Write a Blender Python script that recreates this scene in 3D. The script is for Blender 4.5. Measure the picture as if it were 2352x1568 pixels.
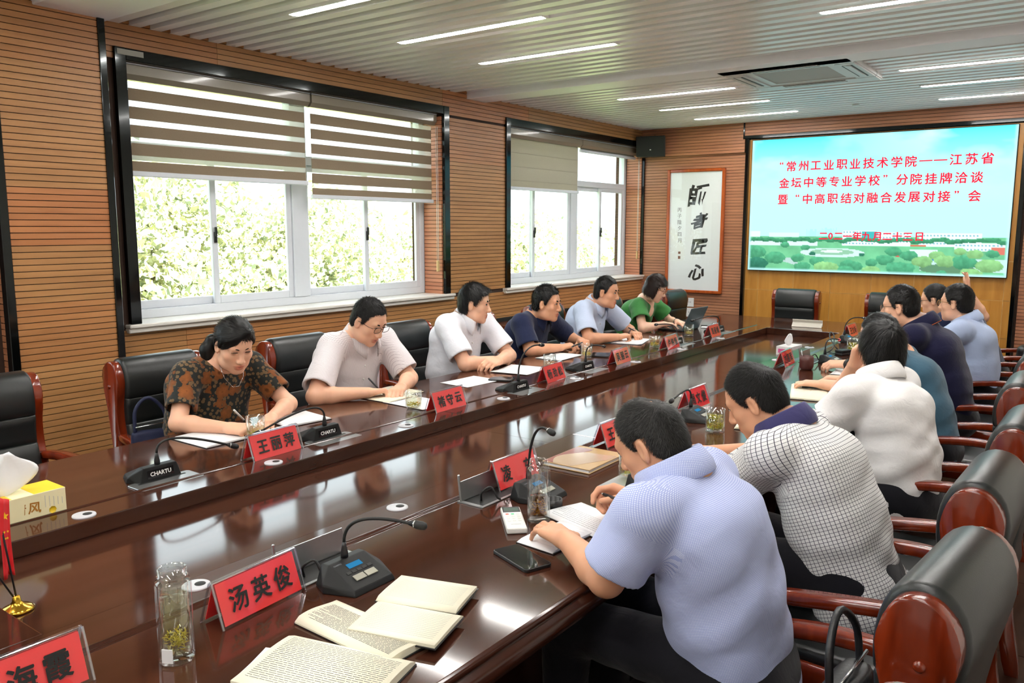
import bpy, bmesh, math, random
import numpy as np
from mathutils import Vector, Matrix

# ------------------------------------------------------------------ clear
for _o in list(bpy.data.objects):
    bpy.data.objects.remove(_o, do_unlink=True)
SC = bpy.context.scene
COL = SC.collection
random.seed(7)
RNG = np.random.default_rng(7)

# ------------------------------------------------------------------ camera
FPX, CYAW, CPITCH, CROLL = 1871.98, -0.6331, 0.1390, -0.0014   # focal length in pixels of the 2352x1568 frame
CAM = np.array([0.0, 0.0, 1.6])


def _cam_axes():
    cy, sy, cp, sp = math.cos(CYAW), math.sin(CYAW), math.cos(CPITCH), math.sin(CPITCH)
    f = np.array([sy * cp, cy * cp, -sp]); r = np.array([cy, -sy, 0.0]); d = np.cross(f, r)
    cr, sr = math.cos(CROLL), math.sin(CROLL)
    return np.array([cr * r + sr * d, -sr * r + cr * d, f])


CM = _cam_axes()
cam_d = bpy.data.cameras.new('camera')
cam = bpy.data.objects.new('camera', cam_d)
COL.objects.link(cam)
cam_d.sensor_fit = 'HORIZONTAL'; cam_d.sensor_width = 36.0
cam_d.lens = 36.0 * FPX / 2352.0
cam_d.clip_start = 0.05; cam_d.clip_end = 300
_m = Matrix.Identity(4)
for _i in range(3):
    _m[_i][0] = CM[0][_i]; _m[_i][1] = -CM[1][_i]; _m[_i][2] = -CM[2][_i]; _m[_i][3] = CAM[_i]
cam.matrix_world = _m
SC.camera = cam


def ray(u, v):
    return CM.T @ np.array([(u - 1176) / FPX, (v - 784) / FPX, 1.0])


def PZ(u, v, z):            # the point at height z seen at a pixel
    d = ray(u, v); return CAM + d * ((z - CAM[2]) / d[2])


def PX(u, v, x):            # the point on a plane of constant x
    d = ray(u, v); return CAM + d * (x / d[0])


def PY(u, v, y):
    d = ray(u, v); return CAM + d * (y / d[1])


# ------------------------------------------------------------------ world, sun, exposure
w = bpy.data.worlds.new('world'); SC.world = w; w.use_nodes = True
_bg = w.node_tree.nodes['Background']
_bg.inputs[0].default_value = (0.86, 0.94, 1.0, 1); _bg.inputs[1].default_value = 3.0
_sd = bpy.data.lights.new('sun', 'SUN'); _sd.energy = 40.0; _sd.angle = 0.01; _sd.color = (1.0, 0.95, 0.82)
sun = bpy.data.objects.new('sun', _sd); COL.objects.link(sun)
sun.rotation_euler = Vector((-0.62, 0.25, -0.74)).to_track_quat('-Z', 'Y').to_euler()
SC.view_settings.view_transform = 'Standard'; SC.view_settings.look = 'None'
SC.view_settings.gamma = 1.0; SC.view_settings.exposure = 0.48
SC.view_settings.use_curve_mapping = False
LAMP_STRENGTH = 60.0
SC.cycles.transparent_max_bounces = 24


# ------------------------------------------------------------------ materials
MATS = {}


def _mat(name):
    m = bpy.data.materials.new(name); m.use_nodes = True
    nt = m.node_tree; nt.nodes.clear()
    out = nt.nodes.new('ShaderNodeOutputMaterial')
    MATS[name] = m
    return m, nt, out


def N(nt, kind, **kw):
    n = nt.nodes.new(kind)
    for k, v in kw.items():
        if k.startswith('i_'):
            key = k[2:]
            n.inputs[int(key) if key.isdigit() else key.replace('_', ' ')].default_value = v
        else:
            setattr(n, k, v)
    return n


def c4(c):
    return (c[0], c[1], c[2], 1.0)


def srgb(r, g, b):
    f = lambda x: x / 12.92 if x <= 0.04045 else ((x + 0.055) / 1.055) ** 2.4
    return (f(r / 255), f(g / 255), f(b / 255))


def plain(name, col, rough=0.5, metal=0.0, spec=0.5, coat=0.0, var=0.06, scale=30.0, bump=0.0, bscale=200.0, sss=0.0, sheen=0.0):
    """principled surface with a little procedural colour variation"""
    m, nt, out = _mat(name)
    p = N(nt, 'ShaderNodeBsdfPrincipled', i_Roughness=rough, i_Metallic=metal)
    p.inputs['Specular IOR Level'].default_value = spec
    p.inputs['Coat Weight'].default_value = coat; p.inputs['Coat Roughness'].default_value = 0.06
    if sheen: p.inputs['Sheen Weight'].default_value = sheen
    if sss:
        p.inputs['Subsurface Weight'].default_value = sss
        p.inputs['Subsurface Radius'].default_value = (0.012, 0.005, 0.003); p.inputs['Subsurface Scale'].default_value = 1.0
    tc = N(nt, 'ShaderNodeTexCoord')
    no = N(nt, 'ShaderNodeTexNoise', i_Scale=scale, i_Detail=3.0)
    nt.links.new(tc.outputs['Object'], no.inputs['Vector'])
    mx = N(nt, 'ShaderNodeMix', data_type='RGBA')
    mx.inputs[6].default_value = c4([x * (1 - var) for x in col]); mx.inputs[7].default_value = c4([min(1, x * (1 + var)) for x in col])
    nt.links.new(no.outputs[0], mx.inputs[0]); nt.links.new(mx.outputs[2], p.inputs['Base Color'])
    if bump:
        nb = N(nt, 'ShaderNodeTexNoise', i_Scale=bscale, i_Detail=2.0)
        nt.links.new(tc.outputs['Object'], nb.inputs['Vector'])
        b = N(nt, 'ShaderNodeBump', i_Strength=bump, i_Distance=0.002)
        nt.links.new(nb.outputs[0], b.inputs['Height']); nt.links.new(b.outputs[0], p.inputs['Normal'])
    nt.links.new(p.outputs[0], out.inputs[0])
    return m


def wood(name, c1, c2, axis='Y', scale=2.0, stretch=14.0, rough=0.4, coat=0.0, spec=0.5, objcol=False, band=6.0):
    """grain running along one axis"""
    m, nt, out = _mat(name)
    p = N(nt, 'ShaderNodeBsdfPrincipled', i_Roughness=rough); p.inputs['Specular IOR Level'].default_value = spec
    p.inputs['Coat Weight'].default_value = coat; p.inputs['Coat Roughness'].default_value = 0.05
    tc = N(nt, 'ShaderNodeTexCoord'); mp = N(nt, 'ShaderNodeMapping')
    s = {'X': (1, stretch, stretch), 'Y': (stretch, 1, stretch), 'Z': (stretch, stretch, 1)}[axis]
    mp.inputs['Scale'].default_value = s
    oi = N(nt, 'ShaderNodeObjectInfo')
    ad = N(nt, 'ShaderNodeVectorMath', operation='SCALE'); ad.inputs[3].default_value = 37.0
    cb = N(nt, 'ShaderNodeCombineXYZ'); nt.links.new(oi.outputs['Random'], cb.inputs[0]); nt.links.new(oi.outputs['Random'], cb.inputs[2]); nt.links.new(oi.outputs['Random'], cb.inputs[1])
    nt.links.new(cb.outputs[0], ad.inputs[0]); nt.links.new(ad.outputs[0], mp.inputs['Location'])
    geo = N(nt, 'ShaderNodeNewGeometry')
    nt.links.new(geo.outputs['Position'], mp.inputs['Vector'])
    no = N(nt, 'ShaderNodeTexNoise', i_Scale=scale, i_Detail=5.0, i_Distortion=0.6)
    nt.links.new(mp.outputs[0], no.inputs['Vector'])
    ramp = N(nt, 'ShaderNodeValToRGB'); nt.links.new(no.outputs[0], ramp.inputs[0])
    ramp.color_ramp.elements[0].position = 0.3; ramp.color_ramp.elements[1].position = 0.7
    ramp.color_ramp.elements[0].color = c4(c1); ramp.color_ramp.elements[1].color = c4(c2)
    src = ramp.outputs[0]
    if objcol:
        mu = N(nt, 'ShaderNodeMix', data_type='RGBA', blend_type='MULTIPLY'); mu.inputs[0].default_value = 1.0
        nt.links.new(src, mu.inputs[6]); nt.links.new(oi.outputs['Color'], mu.inputs[7]); src = mu.outputs[2]
    nt.links.new(src, p.inputs['Base Color']); nt.links.new(p.outputs[0], out.inputs[0])
    return m


def emit(name, col, strength):
    m, nt, out = _mat(name)
    e = N(nt, 'ShaderNodeEmission', i_Strength=strength); e.inputs[0].default_value = c4(col)
    nt.links.new(e.outputs[0], out.inputs[0]); return m


def glassy(name, col=(1, 1, 1), refl=0.06, rough=0.0, tint=1.0):
    """thin clear sheet: lets light straight through and reflects a little"""
    m, nt, out = _mat(name)
    t = N(nt, 'ShaderNodeBsdfTransparent'); t.inputs[0].default_value = c4([x * tint for x in col])
    g = N(nt, 'ShaderNodeBsdfGlossy', i_Roughness=rough); g.inputs[0].default_value = (1, 1, 1, 1)
    lw = N(nt, 'ShaderNodeLayerWeight', i_Blend=0.5)
    pw = N(nt, 'ShaderNodeMath', operation='POWER'); pw.inputs[1].default_value = 3.5
    mx = N(nt, 'ShaderNodeMixShader')
    ml = N(nt, 'ShaderNodeMath', operation='MULTIPLY_ADD'); ml.inputs[1].default_value = 0.55; ml.inputs[2].default_value = refl * 0.5
    nt.links.new(lw.outputs['Facing'], pw.inputs[0]); nt.links.new(pw.outputs[0], ml.inputs[0]); nt.links.new(ml.outputs[0], mx.inputs[0])
    nt.links.new(t.outputs[0], mx.inputs[1]); nt.links.new(g.outputs[0], mx.inputs[2]); nt.links.new(mx.outputs[0], out.inputs[0])
    return m


def cloth_translucent(name, col, trans=0.4, rough=0.9, alpha=1.0, scale=400.0):
    m, nt, out = _mat(name)
    d = N(nt, 'ShaderNodeBsdfDiffuse'); t = N(nt, 'ShaderNodeBsdfTranslucent')
    tc = N(nt, 'ShaderNodeTexCoord'); no = N(nt, 'ShaderNodeTexNoise', i_Scale=scale, i_Detail=2.0)
    nt.links.new(tc.outputs['Object'], no.inputs['Vector'])
    mx = N(nt, 'ShaderNodeMix', data_type='RGBA'); mx.inputs[6].default_value = c4([x * 0.82 for x in col]); mx.inputs[7].default_value = c4([min(1, x * 1.15) for x in col])
    nt.links.new(no.outputs[0], mx.inputs[0]); nt.links.new(mx.outputs[2], d.inputs[0]); nt.links.new(mx.outputs[2], t.inputs[0])
    s = N(nt, 'ShaderNodeMixShader'); s.inputs[0].default_value = trans
    nt.links.new(d.outputs[0], s.inputs[1]); nt.links.new(t.outputs[0], s.inputs[2])
    last = s
    if alpha < 1:
        tr = N(nt, 'ShaderNodeBsdfTransparent'); s2 = N(nt, 'ShaderNodeMixShader'); s2.inputs[0].default_value = alpha
        nt.links.new(tr.outputs[0], s2.inputs[1]); nt.links.new(s.outputs[0], s2.inputs[2]); last = s2
    nt.links.new(last.outputs[0], out.inputs[0]); return m


# ------------------------------------------------------------------ mesh helpers
def mesh_np(name, verts, faces, smooth=False):
    """mesh from arrays; faces is (n,4), (n,3) or a list of tuples"""
    me = bpy.data.meshes.new(name)
    verts = np.asarray(verts, dtype=np.float32)
    if isinstance(faces, np.ndarray):
        n, k = faces.shape
        me.vertices.add(len(verts)); me.vertices.foreach_set('co', verts.ravel())
        me.loops.add(n * k); me.loops.foreach_set('vertex_index', faces.astype(np.int32).ravel())
        me.polygons.add(n)
        me.polygons.foreach_set('loop_start', np.arange(0, n * k, k, dtype=np.int32))
        me.polygons.foreach_set('loop_total', np.full(n, k, dtype=np.int32))
        me.update(calc_edges=True)
    else:
        me.from_pydata([tuple(map(float, v)) for v in verts], [], [tuple(f) for f in faces])
        me.update()
    if smooth:
        me.polygons.foreach_set('use_smooth', np.ones(len(me.polygons), dtype=bool))
    return me


def obj(name, me, mat=None, parent=None, loc=None, rot=None):
    if isinstance(me, bmesh.types.BMesh):
        m2 = bpy.data.meshes.new(name); me.to_mesh(m2); me.free(); me = m2
    o = bpy.data.objects.new(name, me); COL.objects.link(o)
    if mat is not None and me is not None and len(me.materials) == 0:
        me.materials.append(MATS[mat] if isinstance(mat, str) else mat)
    if parent is not None: o.parent = parent
    if loc is not None: o.location = loc
    if rot is not None: o.rotation_euler = rot
    return o


def tag(o, label, cat, group=None):
    o['label'] = label; o['category'] = cat
    if group: o['group'] = group
    return o


def thing(name, label, cat, loc=(0, 0, 0), rz=0.0, group=None):
    o = bpy.data.objects.new(name, None); COL.objects.link(o)
    o.empty_display_size = 0.05
    o.location = loc; o.rotation_euler = (0, 0, rz)
    return tag(o, label, cat, group)


def struct(o):
    o['kind'] = 'structure'; return o


def bx(bm, x0, x1, y0, y1, z0, z1):
    vs = [bm.verts.new(p) for p in ((x0, y0, z0), (x1, y0, z0), (x1, y1, z0), (x0, y1, z0), (x0, y0, z1), (x1, y0, z1), (x1, y1, z1), (x0, y1, z1))]
    for f in ((0, 3, 2, 1), (4, 5, 6, 7), (0, 1, 5, 4), (1, 2, 6, 5), (2, 3, 7, 6), (3, 0, 4, 7)):
        bm.faces.new([vs[i] for i in f])
    return vs


def box(x0, x1, y0, y1, z0, z1, bev=0.0, seg=2):
    bm = bmesh.new(); bx(bm, x0, x1, y0, y1, z0, z1)
    if bev: bmesh.ops.bevel(bm, geom=list(bm.edges), offset=bev, segments=seg, affect='EDGES', profile=0.6)
    return bm


def boxes(lst, bev=0.0):
    bm = bmesh.new()
    for b in lst: bx(bm, *b)
    if bev: bmesh.ops.bevel(bm, geom=list(bm.edges), offset=bev, segments=1, affect='EDGES')
    return bm


def prism(poly, z0, z1, bev=0.0, seg=2):
    """outline in x,y extruded in z"""
    bm = bmesh.new()
    a = [bm.verts.new((p[0], p[1], z0)) for p in poly]; b = [bm.verts.new((p[0], p[1], z1)) for p in poly]
    n = len(poly)
    fa = bm.faces.new(a[::-1]); fb = bm.faces.new(b)
    for i in range(n): bm.faces.new((a[i], a[(i + 1) % n], b[(i + 1) % n], b[i]))
    if bev:
        bmesh.ops.bevel(bm, geom=list(set(fa.edges) | set(fb.edges)), offset=bev, segments=seg, affect='EDGES', profile=0.6)
    bmesh.ops.recalc_face_normals(bm, faces=bm.faces)
    return bm


def lathe(profile, n=24, cap=True):
    """profile [(r,z)...] about z"""
    bm = bmesh.new(); rings = []
    for r, z in profile:
        if r < 1e-6: rings.append([bm.verts.new((0, 0, z))])
        else: rings.append([bm.verts.new((r * math.cos(2 * math.pi * i / n), r * math.sin(2 * math.pi * i / n), z)) for i in range(n)])
    for a, b in zip(rings[:-1], rings[1:]):
        if len(a) == 1 and len(b) == 1: continue
        if len(a) == 1:
            for i in range(n): bm.faces.new((a[0], b[(i + 1) % n], b[i]))
        elif len(b) == 1:
            for i in range(n): bm.faces.new((a[i], a[(i + 1) % n], b[0]))
        else:
            for i in range(n): bm.faces.new((a[i], a[(i + 1) % n], b[(i + 1) % n], b[i]))
    bmesh.ops.recalc_face_normals(bm, faces=bm.faces)
    for f in bm.faces: f.smooth = True
    return bm


def frames(pts):
    pts = [np.array(p, float) for p in pts]; n = len(pts); T = []
    for i in range(n):
        t = pts[min(i + 1, n - 1)] - pts[max(i - 1, 0)]; T.append(t / (np.linalg.norm(t) + 1e-12))
    u = np.cross(T[0], [0, 0, 1.0])
    if np.linalg.norm(u) < 1e-3: u = np.cross(T[0], [1.0, 0, 0])
    u /= np.linalg.norm(u); out = []
    for t in T:
        u = u - t * (u @ t); u /= (np.linalg.norm(u) + 1e-12); out.append((u, np.cross(t, u)))
    return pts, T, out


def tube(bm, pts, rad, n=8, cap=True):
    """round tube through points, radius a number or a list"""
    pts, T, fr = frames(pts)
    if not hasattr(rad, '__len__'): rad = [rad] * len(pts)
    rings = []
    for p, (u, v), r in zip(pts, fr, rad):
        rings.append([bm.verts.new(tuple(p + r * (math.cos(2 * math.pi * i / n) * u + math.sin(2 * math.pi * i / n) * v))) for i in range(n)])
    for a, b in zip(rings[:-1], rings[1:]):
        for i in range(n):
            f = bm.faces.new((a[i], a[(i + 1) % n], b[(i + 1) % n], b[i])); f.smooth = True
    if cap:
        bm.faces.new(rings[0][::-1]); bm.faces.new(rings[-1])
    return bm


def bez(p0, p1, p2, p3, n=12):
    p0, p1, p2, p3 = (np.array(p, float) for p in (p0, p1, p2, p3)); out = []
    for i in range(n + 1):
        t = i / n; out.append((1 - t) ** 3 * p0 + 3 * (1 - t) ** 2 * t * p1 + 3 * (1 - t) * t * t * p2 + t ** 3 * p3)
    return out


def catmull(pts, n=6):
    pts = [np.array(p, float) for p in pts]; P = [2 * pts[0] - pts[1]] + pts + [2 * pts[-1] - pts[-2]]; out = []
    for i in range(1, len(P) - 2):
        a, b, c, d = P[i - 1:i + 3]
        for k in range(n):
            t = k / n
            out.append(0.5 * ((2 * b) + (-a + c) * t + (2 * a - 5 * b + 4 * c - d) * t * t + (-a + 3 * b - 3 * c + d) * t ** 3))
    out.append(pts[-1]); return out


def smooth_bm(bm):
    for f in bm.faces: f.smooth = True
    return bm


def hull(pts, bev=0.0, seg=2):
    bm = bmesh.new(); vs = [bm.verts.new(p) for p in pts]
    r = bmesh.ops.convex_hull(bm, input=vs)
    bmesh.ops.delete(bm, geom=[v for v in r.get('geom_interior', []) if isinstance(v, bmesh.types.BMVert)], context='VERTS')
    bmesh.ops.dissolve_limit(bm, angle_limit=0.02, verts=bm.verts, edges=bm.edges)
    if bev: bmesh.ops.bevel(bm, geom=list(bm.edges), offset=bev, segments=seg, affect='EDGES', profile=0.6)
    return bm


_TXT = {}


def text_mesh(s, size=1.0, bold=0.0, spacing=1.0, extrude=0.0):
    """flat lettering centred on the origin in the x,y plane"""
    key = (s, size, bold, spacing, extrude)
    if key in _TXT: return _TXT[key]
    cu = bpy.data.curves.new('lettering', 'FONT'); cu.body = s; cu.size = size; cu.offset = bold; cu.space_character = spacing
    cu.resolution_u = 2; cu.extrude = extrude
    o = bpy.data.objects.new('tmp', cu); COL.objects.link(o)
    dg = bpy.context.evaluated_depsgraph_get()
    me = bpy.data.meshes.new_from_object(o.evaluated_get(dg))
    bpy.data.objects.remove(o, do_unlink=True); bpy.data.curves.remove(cu)
    co = np.zeros(len(me.vertices) * 3, dtype=np.float32); me.vertices.foreach_get('co', co); co = co.reshape(-1, 3)
    lo, hi = co.min(0), co.max(0); co -= (lo + hi) / 2; co[:, 2] -= co[:, 2].min()
    me.vertices.foreach_set('co', co.ravel()); me.update(); me['w'] = float(hi[0] - lo[0]); me['h'] = float(hi[1] - lo[1])
    _TXT[key] = me
    return me


def glyph_row(chars, size, pitch, bold=0.0, sx=1.0):
    """one mesh of single characters set at a fixed pitch along x, each centred in its cell"""
    V, F = [], []; n = len(chars); off = 0
    for i, ch in enumerate(chars):
        if ch == ' ': continue
        me = text_mesh(ch, size)
        co = np.zeros(len(me.vertices) * 3, dtype=np.float32); me.vertices.foreach_get('co', co); co = co.reshape(-1, 3).copy()
        co[:, 0] = co[:, 0] * sx + (i - (n - 1) / 2) * pitch
        for k, (dx, dy) in enumerate(((0, 0), (1, 0), (-1, 0), (0, 1), (0, -1), (0.7, 0.7), (-0.7, -0.7)) if bold else ((0, 0),)):      # stroke weight
            V.append(co + np.array([dx * bold, dy * bold, k * 1e-5], dtype=np.float32)); F += [tuple(v + off for v in p.vertices) for p in me.polygons]; off += len(co)
    return mesh_np('lettering', np.concatenate(V), F)


def basis(o, ex, ey, ez, loc):
    """place an object by its three axes"""
    M = Matrix.Identity(4)
    for i in range(3):
        M[i][0] = ex[i]; M[i][1] = ey[i]; M[i][2] = ez[i]; M[i][3] = loc[i]
    o.matrix_local = M
    return o


def unit(v):
    v = np.array(v, float); return v / (np.linalg.norm(v) + 1e-12)


def copy_tree(o, parent=None):
    c = o.copy(); COL.objects.link(c); c.parent = parent
    if parent is not None: c.matrix_parent_inverse = o.matrix_parent_inverse.copy()
    for ch in list(o.children): copy_tree(ch, c)
    return c


def rect_px(pts, z):
    """best rectangle on a height plane through four pixels given in order: centre, axis angle, length (edge 0-1), width (edge 1-2)"""
    q = [PZ(u, v, z) for u, v in pts]; c = sum(q) / 4
    e = (q[1] - q[0]) + (q[2] - q[3]); g = (q[2] - q[1]) + (q[3] - q[0])
    return c, math.atan2(e[1], e[0]), np.linalg.norm(e) / 2, np.linalg.norm(g) / 2
# ------------------------------------------------------------------ material library
wood('wall_plank', srgb(160, 112, 66), srgb(184, 134, 84), 'Y', 1.6, 10, 0.42, objcol=True)
wood('wall_plank_x', srgb(154, 106, 76), srgb(180, 130, 96), 'X', 1.6, 10, 0.42, objcol=True)
wood('veneer', srgb(176, 118, 42), srgb(200, 142, 62), 'Z', 2.0, 9, 0.35)
wood('table_wood', srgb(50, 26, 18), srgb(74, 41, 28), 'Y', 1.3, 12, 0.085, spec=0.62)
wood('table_edge', srgb(46, 22, 15), srgb(66, 33, 22), 'Y', 1.3, 12, 0.14, spec=0.45)
wood('chair_wood', srgb(96, 30, 10), srgb(132, 46, 18), 'Z', 3.0, 8, 0.16, coat=0.5)
wood('console_wood', srgb(84, 40, 24), srgb(112, 58, 36), 'Y', 2.0, 12, 0.25, coat=0.2)
wood('floor_wood', srgb(52, 34, 26), srgb(78, 54, 42), 'Y', 1.5, 8, 0.3, objcol=True)
wood('picture_wood', srgb(150, 66, 24), srgb(182, 88, 36), 'Z', 3, 8, 0.2, coat=0.3)
plain('groove', srgb(52, 32, 20), 0.8)
plain('black_steel', (0.018, 0.02, 0.02), 0.12, 0.9, coat=0.3, var=0.15)
plain('white_frame', srgb(214, 219, 226), 0.35, var=0.02)
plain('white_sill', srgb(226, 222, 214), 0.25, var=0.03, scale=8)
plain('ceiling_white', srgb(242, 239, 239), 0.3, spec=0.6, var=0.02)
plain('beam_white', srgb(246, 244, 250), 0.45, var=0.02)
plain('ceiling_void', srgb(170, 162, 156), 0.9)
plain('plaster', srgb(240, 234, 226), 0.8, var=0.03)
plain('aluminium', srgb(176, 178, 178), 0.3, 0.9, var=0.05, scale=60)
plain('plastic_white', srgb(226, 226, 222), 0.35, var=0.02)
plain('plastic_beige', srgb(214, 186, 132), 0.4)
plain('plastic_black', (0.012, 0.012, 0.013), 0.38, var=0.2)
plain('plastic_dark', (0.012, 0.0125, 0.013), 0.45, spec=0.28, var=0.15)
plain('rubber_black', (0.008, 0.008, 0.008), 0.55, var=0.2)
plain('speaker_black', (0.012, 0.013, 0.013), 0.7, bump=0.5, bscale=400)
plain('ac_white', srgb(206, 208, 208), 0.4, var=0.02)
plain('ac_grey', srgb(96, 100, 102), 0.6)
plain('leather', (0.010, 0.012, 0.012), 0.34, spec=0.55, var=0.25, bump=0.12, bscale=350)
plain('paper', srgb(236, 236, 238), 0.75, var=0.015)
plain('paper_cream', srgb(240, 235, 212), 0.75, var=0.015)
plain('paper_grey', srgb(206, 202, 190), 0.6, var=0.03)
plain('ink', srgb(70, 68, 70), 0.8)
plain('ink_pale', srgb(150, 152, 160), 0.8)
plain('ink_black', (0.01, 0.01, 0.01), 0.5)
plain('card_red', srgb(242, 58, 58), 0.45, var=0.03)
plain('flag_red', srgb(222, 40, 46), 0.6, var=0.05)
plain('flag_yellow', srgb(245, 200, 40), 0.5)
plain('gold', srgb(214, 168, 60), 0.18, 1.0)
plain('steel', srgb(190, 192, 194), 0.22, 1.0)
plain('clay', srgb(84, 44, 40), 0.4)
plain('tissue', srgb(244, 244, 246), 0.9, var=0.01)
plain('carton_cream', srgb(244, 234, 190), 0.5, var=0.04)
plain('carton_white', srgb(230, 226, 226), 0.5)
plain('carton_yellow', srgb(244, 205, 40), 0.5)
plain('carton_brown', srgb(176, 120, 40), 0.5)
plain('carton_pink', srgb(222, 90, 150), 0.5)
plain('tea_leaf', srgb(196, 178, 44), 0.6, var=0.3, scale=200)
plain('notebook_tan', srgb(186, 152, 104), 0.35, var=0.05)
plain('notebook_gloss', srgb(204, 176, 150), 0.12, coat=0.6)
plain('notebook_cover_red', srgb(150, 84, 74), 0.2, coat=0.4)
plain('phone_glass', (0.01, 0.011, 0.012), 0.05, spec=0.8)
plain('laptop_grey', srgb(96, 106, 112), 0.35, 0.6)
plain('art_paper', srgb(226, 232, 232), 0.5, var=0.015)
plain('bag_navy', srgb(28, 34, 66), 0.7, bump=0.3)
plain('bag_black', (0.012, 0.012, 0.014), 0.4, bump=0.4, bscale=120)
plain('button_silver', srgb(176, 174, 160), 0.35, 0.5)
plain('outlet_grey', srgb(196, 197, 202), 0.4, var=0.03)
plain('led_red', srgb(230, 40, 40), 0.4)
plain('tape', srgb(150, 150, 140), 0.5)
emit('lcd_blue', (0.05, 0.35, 0.7), 0.5)
emit('lcd_green', (0.45, 0.55, 0.45), 0.3)
emit('led_ring', (1.0, 0.08, 0.08), 2.0)
emit('lamp_glow', (1.0, 0.97, 0.93), LAMP_STRENGTH)
glassy('window_glass', (0.97, 1.0, 0.99), 0.04)
glassy('picture_glass', (1, 1, 1), 0.04)
glassy('acrylic', (0.98, 0.985, 1.0), 0.04)
glassy('tumbler_glass', (0.97, 0.99, 0.98), 0.22)
glassy('tea', (0.90, 0.92, 0.55), 0.02)
glassy('tea_pale', (0.96, 0.96, 0.84), 0.02)
glassy('tea_dark', (0.70, 0.48, 0.26), 0.02)
glassy('lens_glass', (0.98, 1.0, 0.99), 0.10)
cloth_translucent('blind_taupe', srgb(158, 142, 122), 0.30)
cloth_translucent('blind_sheer', srgb(232, 230, 226), 0.6, alpha=0.35)
cloth_translucent('blind_closed', srgb(196, 190, 176), 0.45)
plain('blind_cassette', srgb(130, 122, 106), 0.25, var=0.03, coat=0.3)

# ------------------------------------------------------------------ the room shell
XW, YF, XR, YB, ZC, ZTOP = -4.45, 8.62, 0.85, -2.6, 2.69, 2.92
ZS, ZT = 1.055, 2.50            # window opening: sill and head
W1 = (2.47, 5.10); W2 = (6.005, 8.585); W0 = (-1.6, 1.55)
WALLX0 = XW - 0.34
BT = 0.012                       # planks stand this proud of their dark backing


def wall_boxes():
    L = []
    X0, X1 = WALLX0, XW
    ys = [YB, W0[0], W0[1], W1[0], W1[1], W2[0], W2[1], YF + 0.3]
    for i in range(0, 8, 2): L.append((X0, X1, ys[i], ys[i + 1], 0, ZTOP))
    for a, b in (W0, W1, W2):
        L.append((X0, X1, a, b, 0, ZS - 0.03)); L.append((X0, X1, a, b, ZT, ZTOP))
    return L


wall_left = struct(obj('wall_left', boxes(wall_boxes()), 'groove'))
wall_far = struct(obj('wall_far', boxes([(WALLX0, XR + 0.2, YF, YF + 0.25, 0, ZTOP)]), 'groove'))
wall_right = struct(obj('wall_right', boxes([(XR, XR + 0.2, YB, YF, 0, ZTOP)]), 'plaster'))
wall_back = struct(obj('wall_back', boxes([(WALLX0, XR + 0.2, YB - 0.2, YB, 0, ZTOP)]), 'plaster'))
floor = struct(obj('floor', boxes([(WALLX0, XR + 0.2, YB - 0.2, YF + 0.25, -0.12, 0.0)]), 'floor_wood'))
floor.color = (0.8, 0.8, 0.8, 1)
ceiling = struct(obj('ceiling', boxes([(WALLX0, XR + 0.2, YB - 0.2, YF + 0.25, ZTOP, ZTOP + 0.12)]), 'ceiling_void'))

PITCH = 0.0318
_unit_box = {}


def plank_mesh(dx, dy, dz, mat):
    k = (round(dx, 4), round(dy, 4), round(dz, 4), mat)
    if k not in _unit_box:
        bm = box(0, dx, 0, dy, 0, dz)
        me = bpy.data.meshes.new('plank'); bm.to_mesh(me); bm.free(); me.materials.append(MATS[mat]); _unit_box[k] = me
    return _unit_box[k]


def planks_y(parent, x, segs, z0, z1, name='plank'):
    """horizontal planks on a wall of constant x; segs = [(y0, y1, tone)]"""
    n = int(round((z1 - z0) / PITCH))
    for i in range(n):
        for (a, b, tone) in segs:
            o = obj(name, plank_mesh(BT, b - a - 0.002, PITCH - 0.004, 'wall_plank'), None, parent, (x, a + 0.001, z0 + i * PITCH))
            t = tone[int(i * len(tone) / n)] if isinstance(tone, list) else tone
            k = random.uniform(0.96, 1.04)
            o.color = (t[0] * k, t[1] * k, t[2] * k, 1)


T0 = (1.0, 1.0, 1.0); T1 = (1.03, 0.93, 0.90); T2 = (1.06, 0.86, 0.82); T3 = (1.0, 1.02, 1.04)
planks_y(wall_left, XW, [(W1[1], W2[0], [T0, T0, T3, T1])], ZS, ZT)
planks_y(wall_left, XW, [(2.28, 2.75, T0), (2.75, 4.25, T1), (4.25, 6.4, T0), (6.4, YF, T1)], ZS - 0.03 - 23 * PITCH, ZS - 0.03)
planks_y(wall_left, XW, [(2.28, 3.05, T1), (3.05, 5.1, T0), (5.1, 6.3, T2), (6.3, YF, T0)], ZT + 0.004, ZT + 0.004 + 8 * PITCH)
# the window reveals (seen end on, pinkish laminate planks)
for (a, b) in (W1, W2):
    n = int((ZT - ZS) / PITCH)
    for i in range(n):
        o = obj('plank', plank_mesh(0.19, BT, PITCH - 0.004, 'wall_plank_x'), None, wall_left, (XW - 0.19, b - BT, ZS + i * PITCH)); o.color = (1.25, 1.05, 1.05, 1)

# projecting pillar between the windows
PY0, PY1, PXF = 1.76, 2.285, XW + 0.12
pillar = struct(obj('wall_pillar', boxes([(XW - 0.02, PXF, PY0, PY1, 0, ZTOP)]), 'groove'))
planks_y(pillar, PXF, [(PY0, PY1, [T0, T0, T1, T0, T2, T0, T0, T1])], 0.30, 2.70)
for i in range(75):
    o = obj('plank', plank_mesh(0.118, BT, PITCH - 0.004, 'wall_plank_x'), None, pillar, (XW + 0.004, PY0 - BT, 0.3 + i * PITCH)); o.color = (1.15, 1.0, 0.95, 1)
_tn = [0]


def trim(boxlist, mat='black_steel', bev=0.003):
    _tn[0] += 1
    return struct(obj('trim_%d' % _tn[0], boxes(boxlist, bev), mat))


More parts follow.
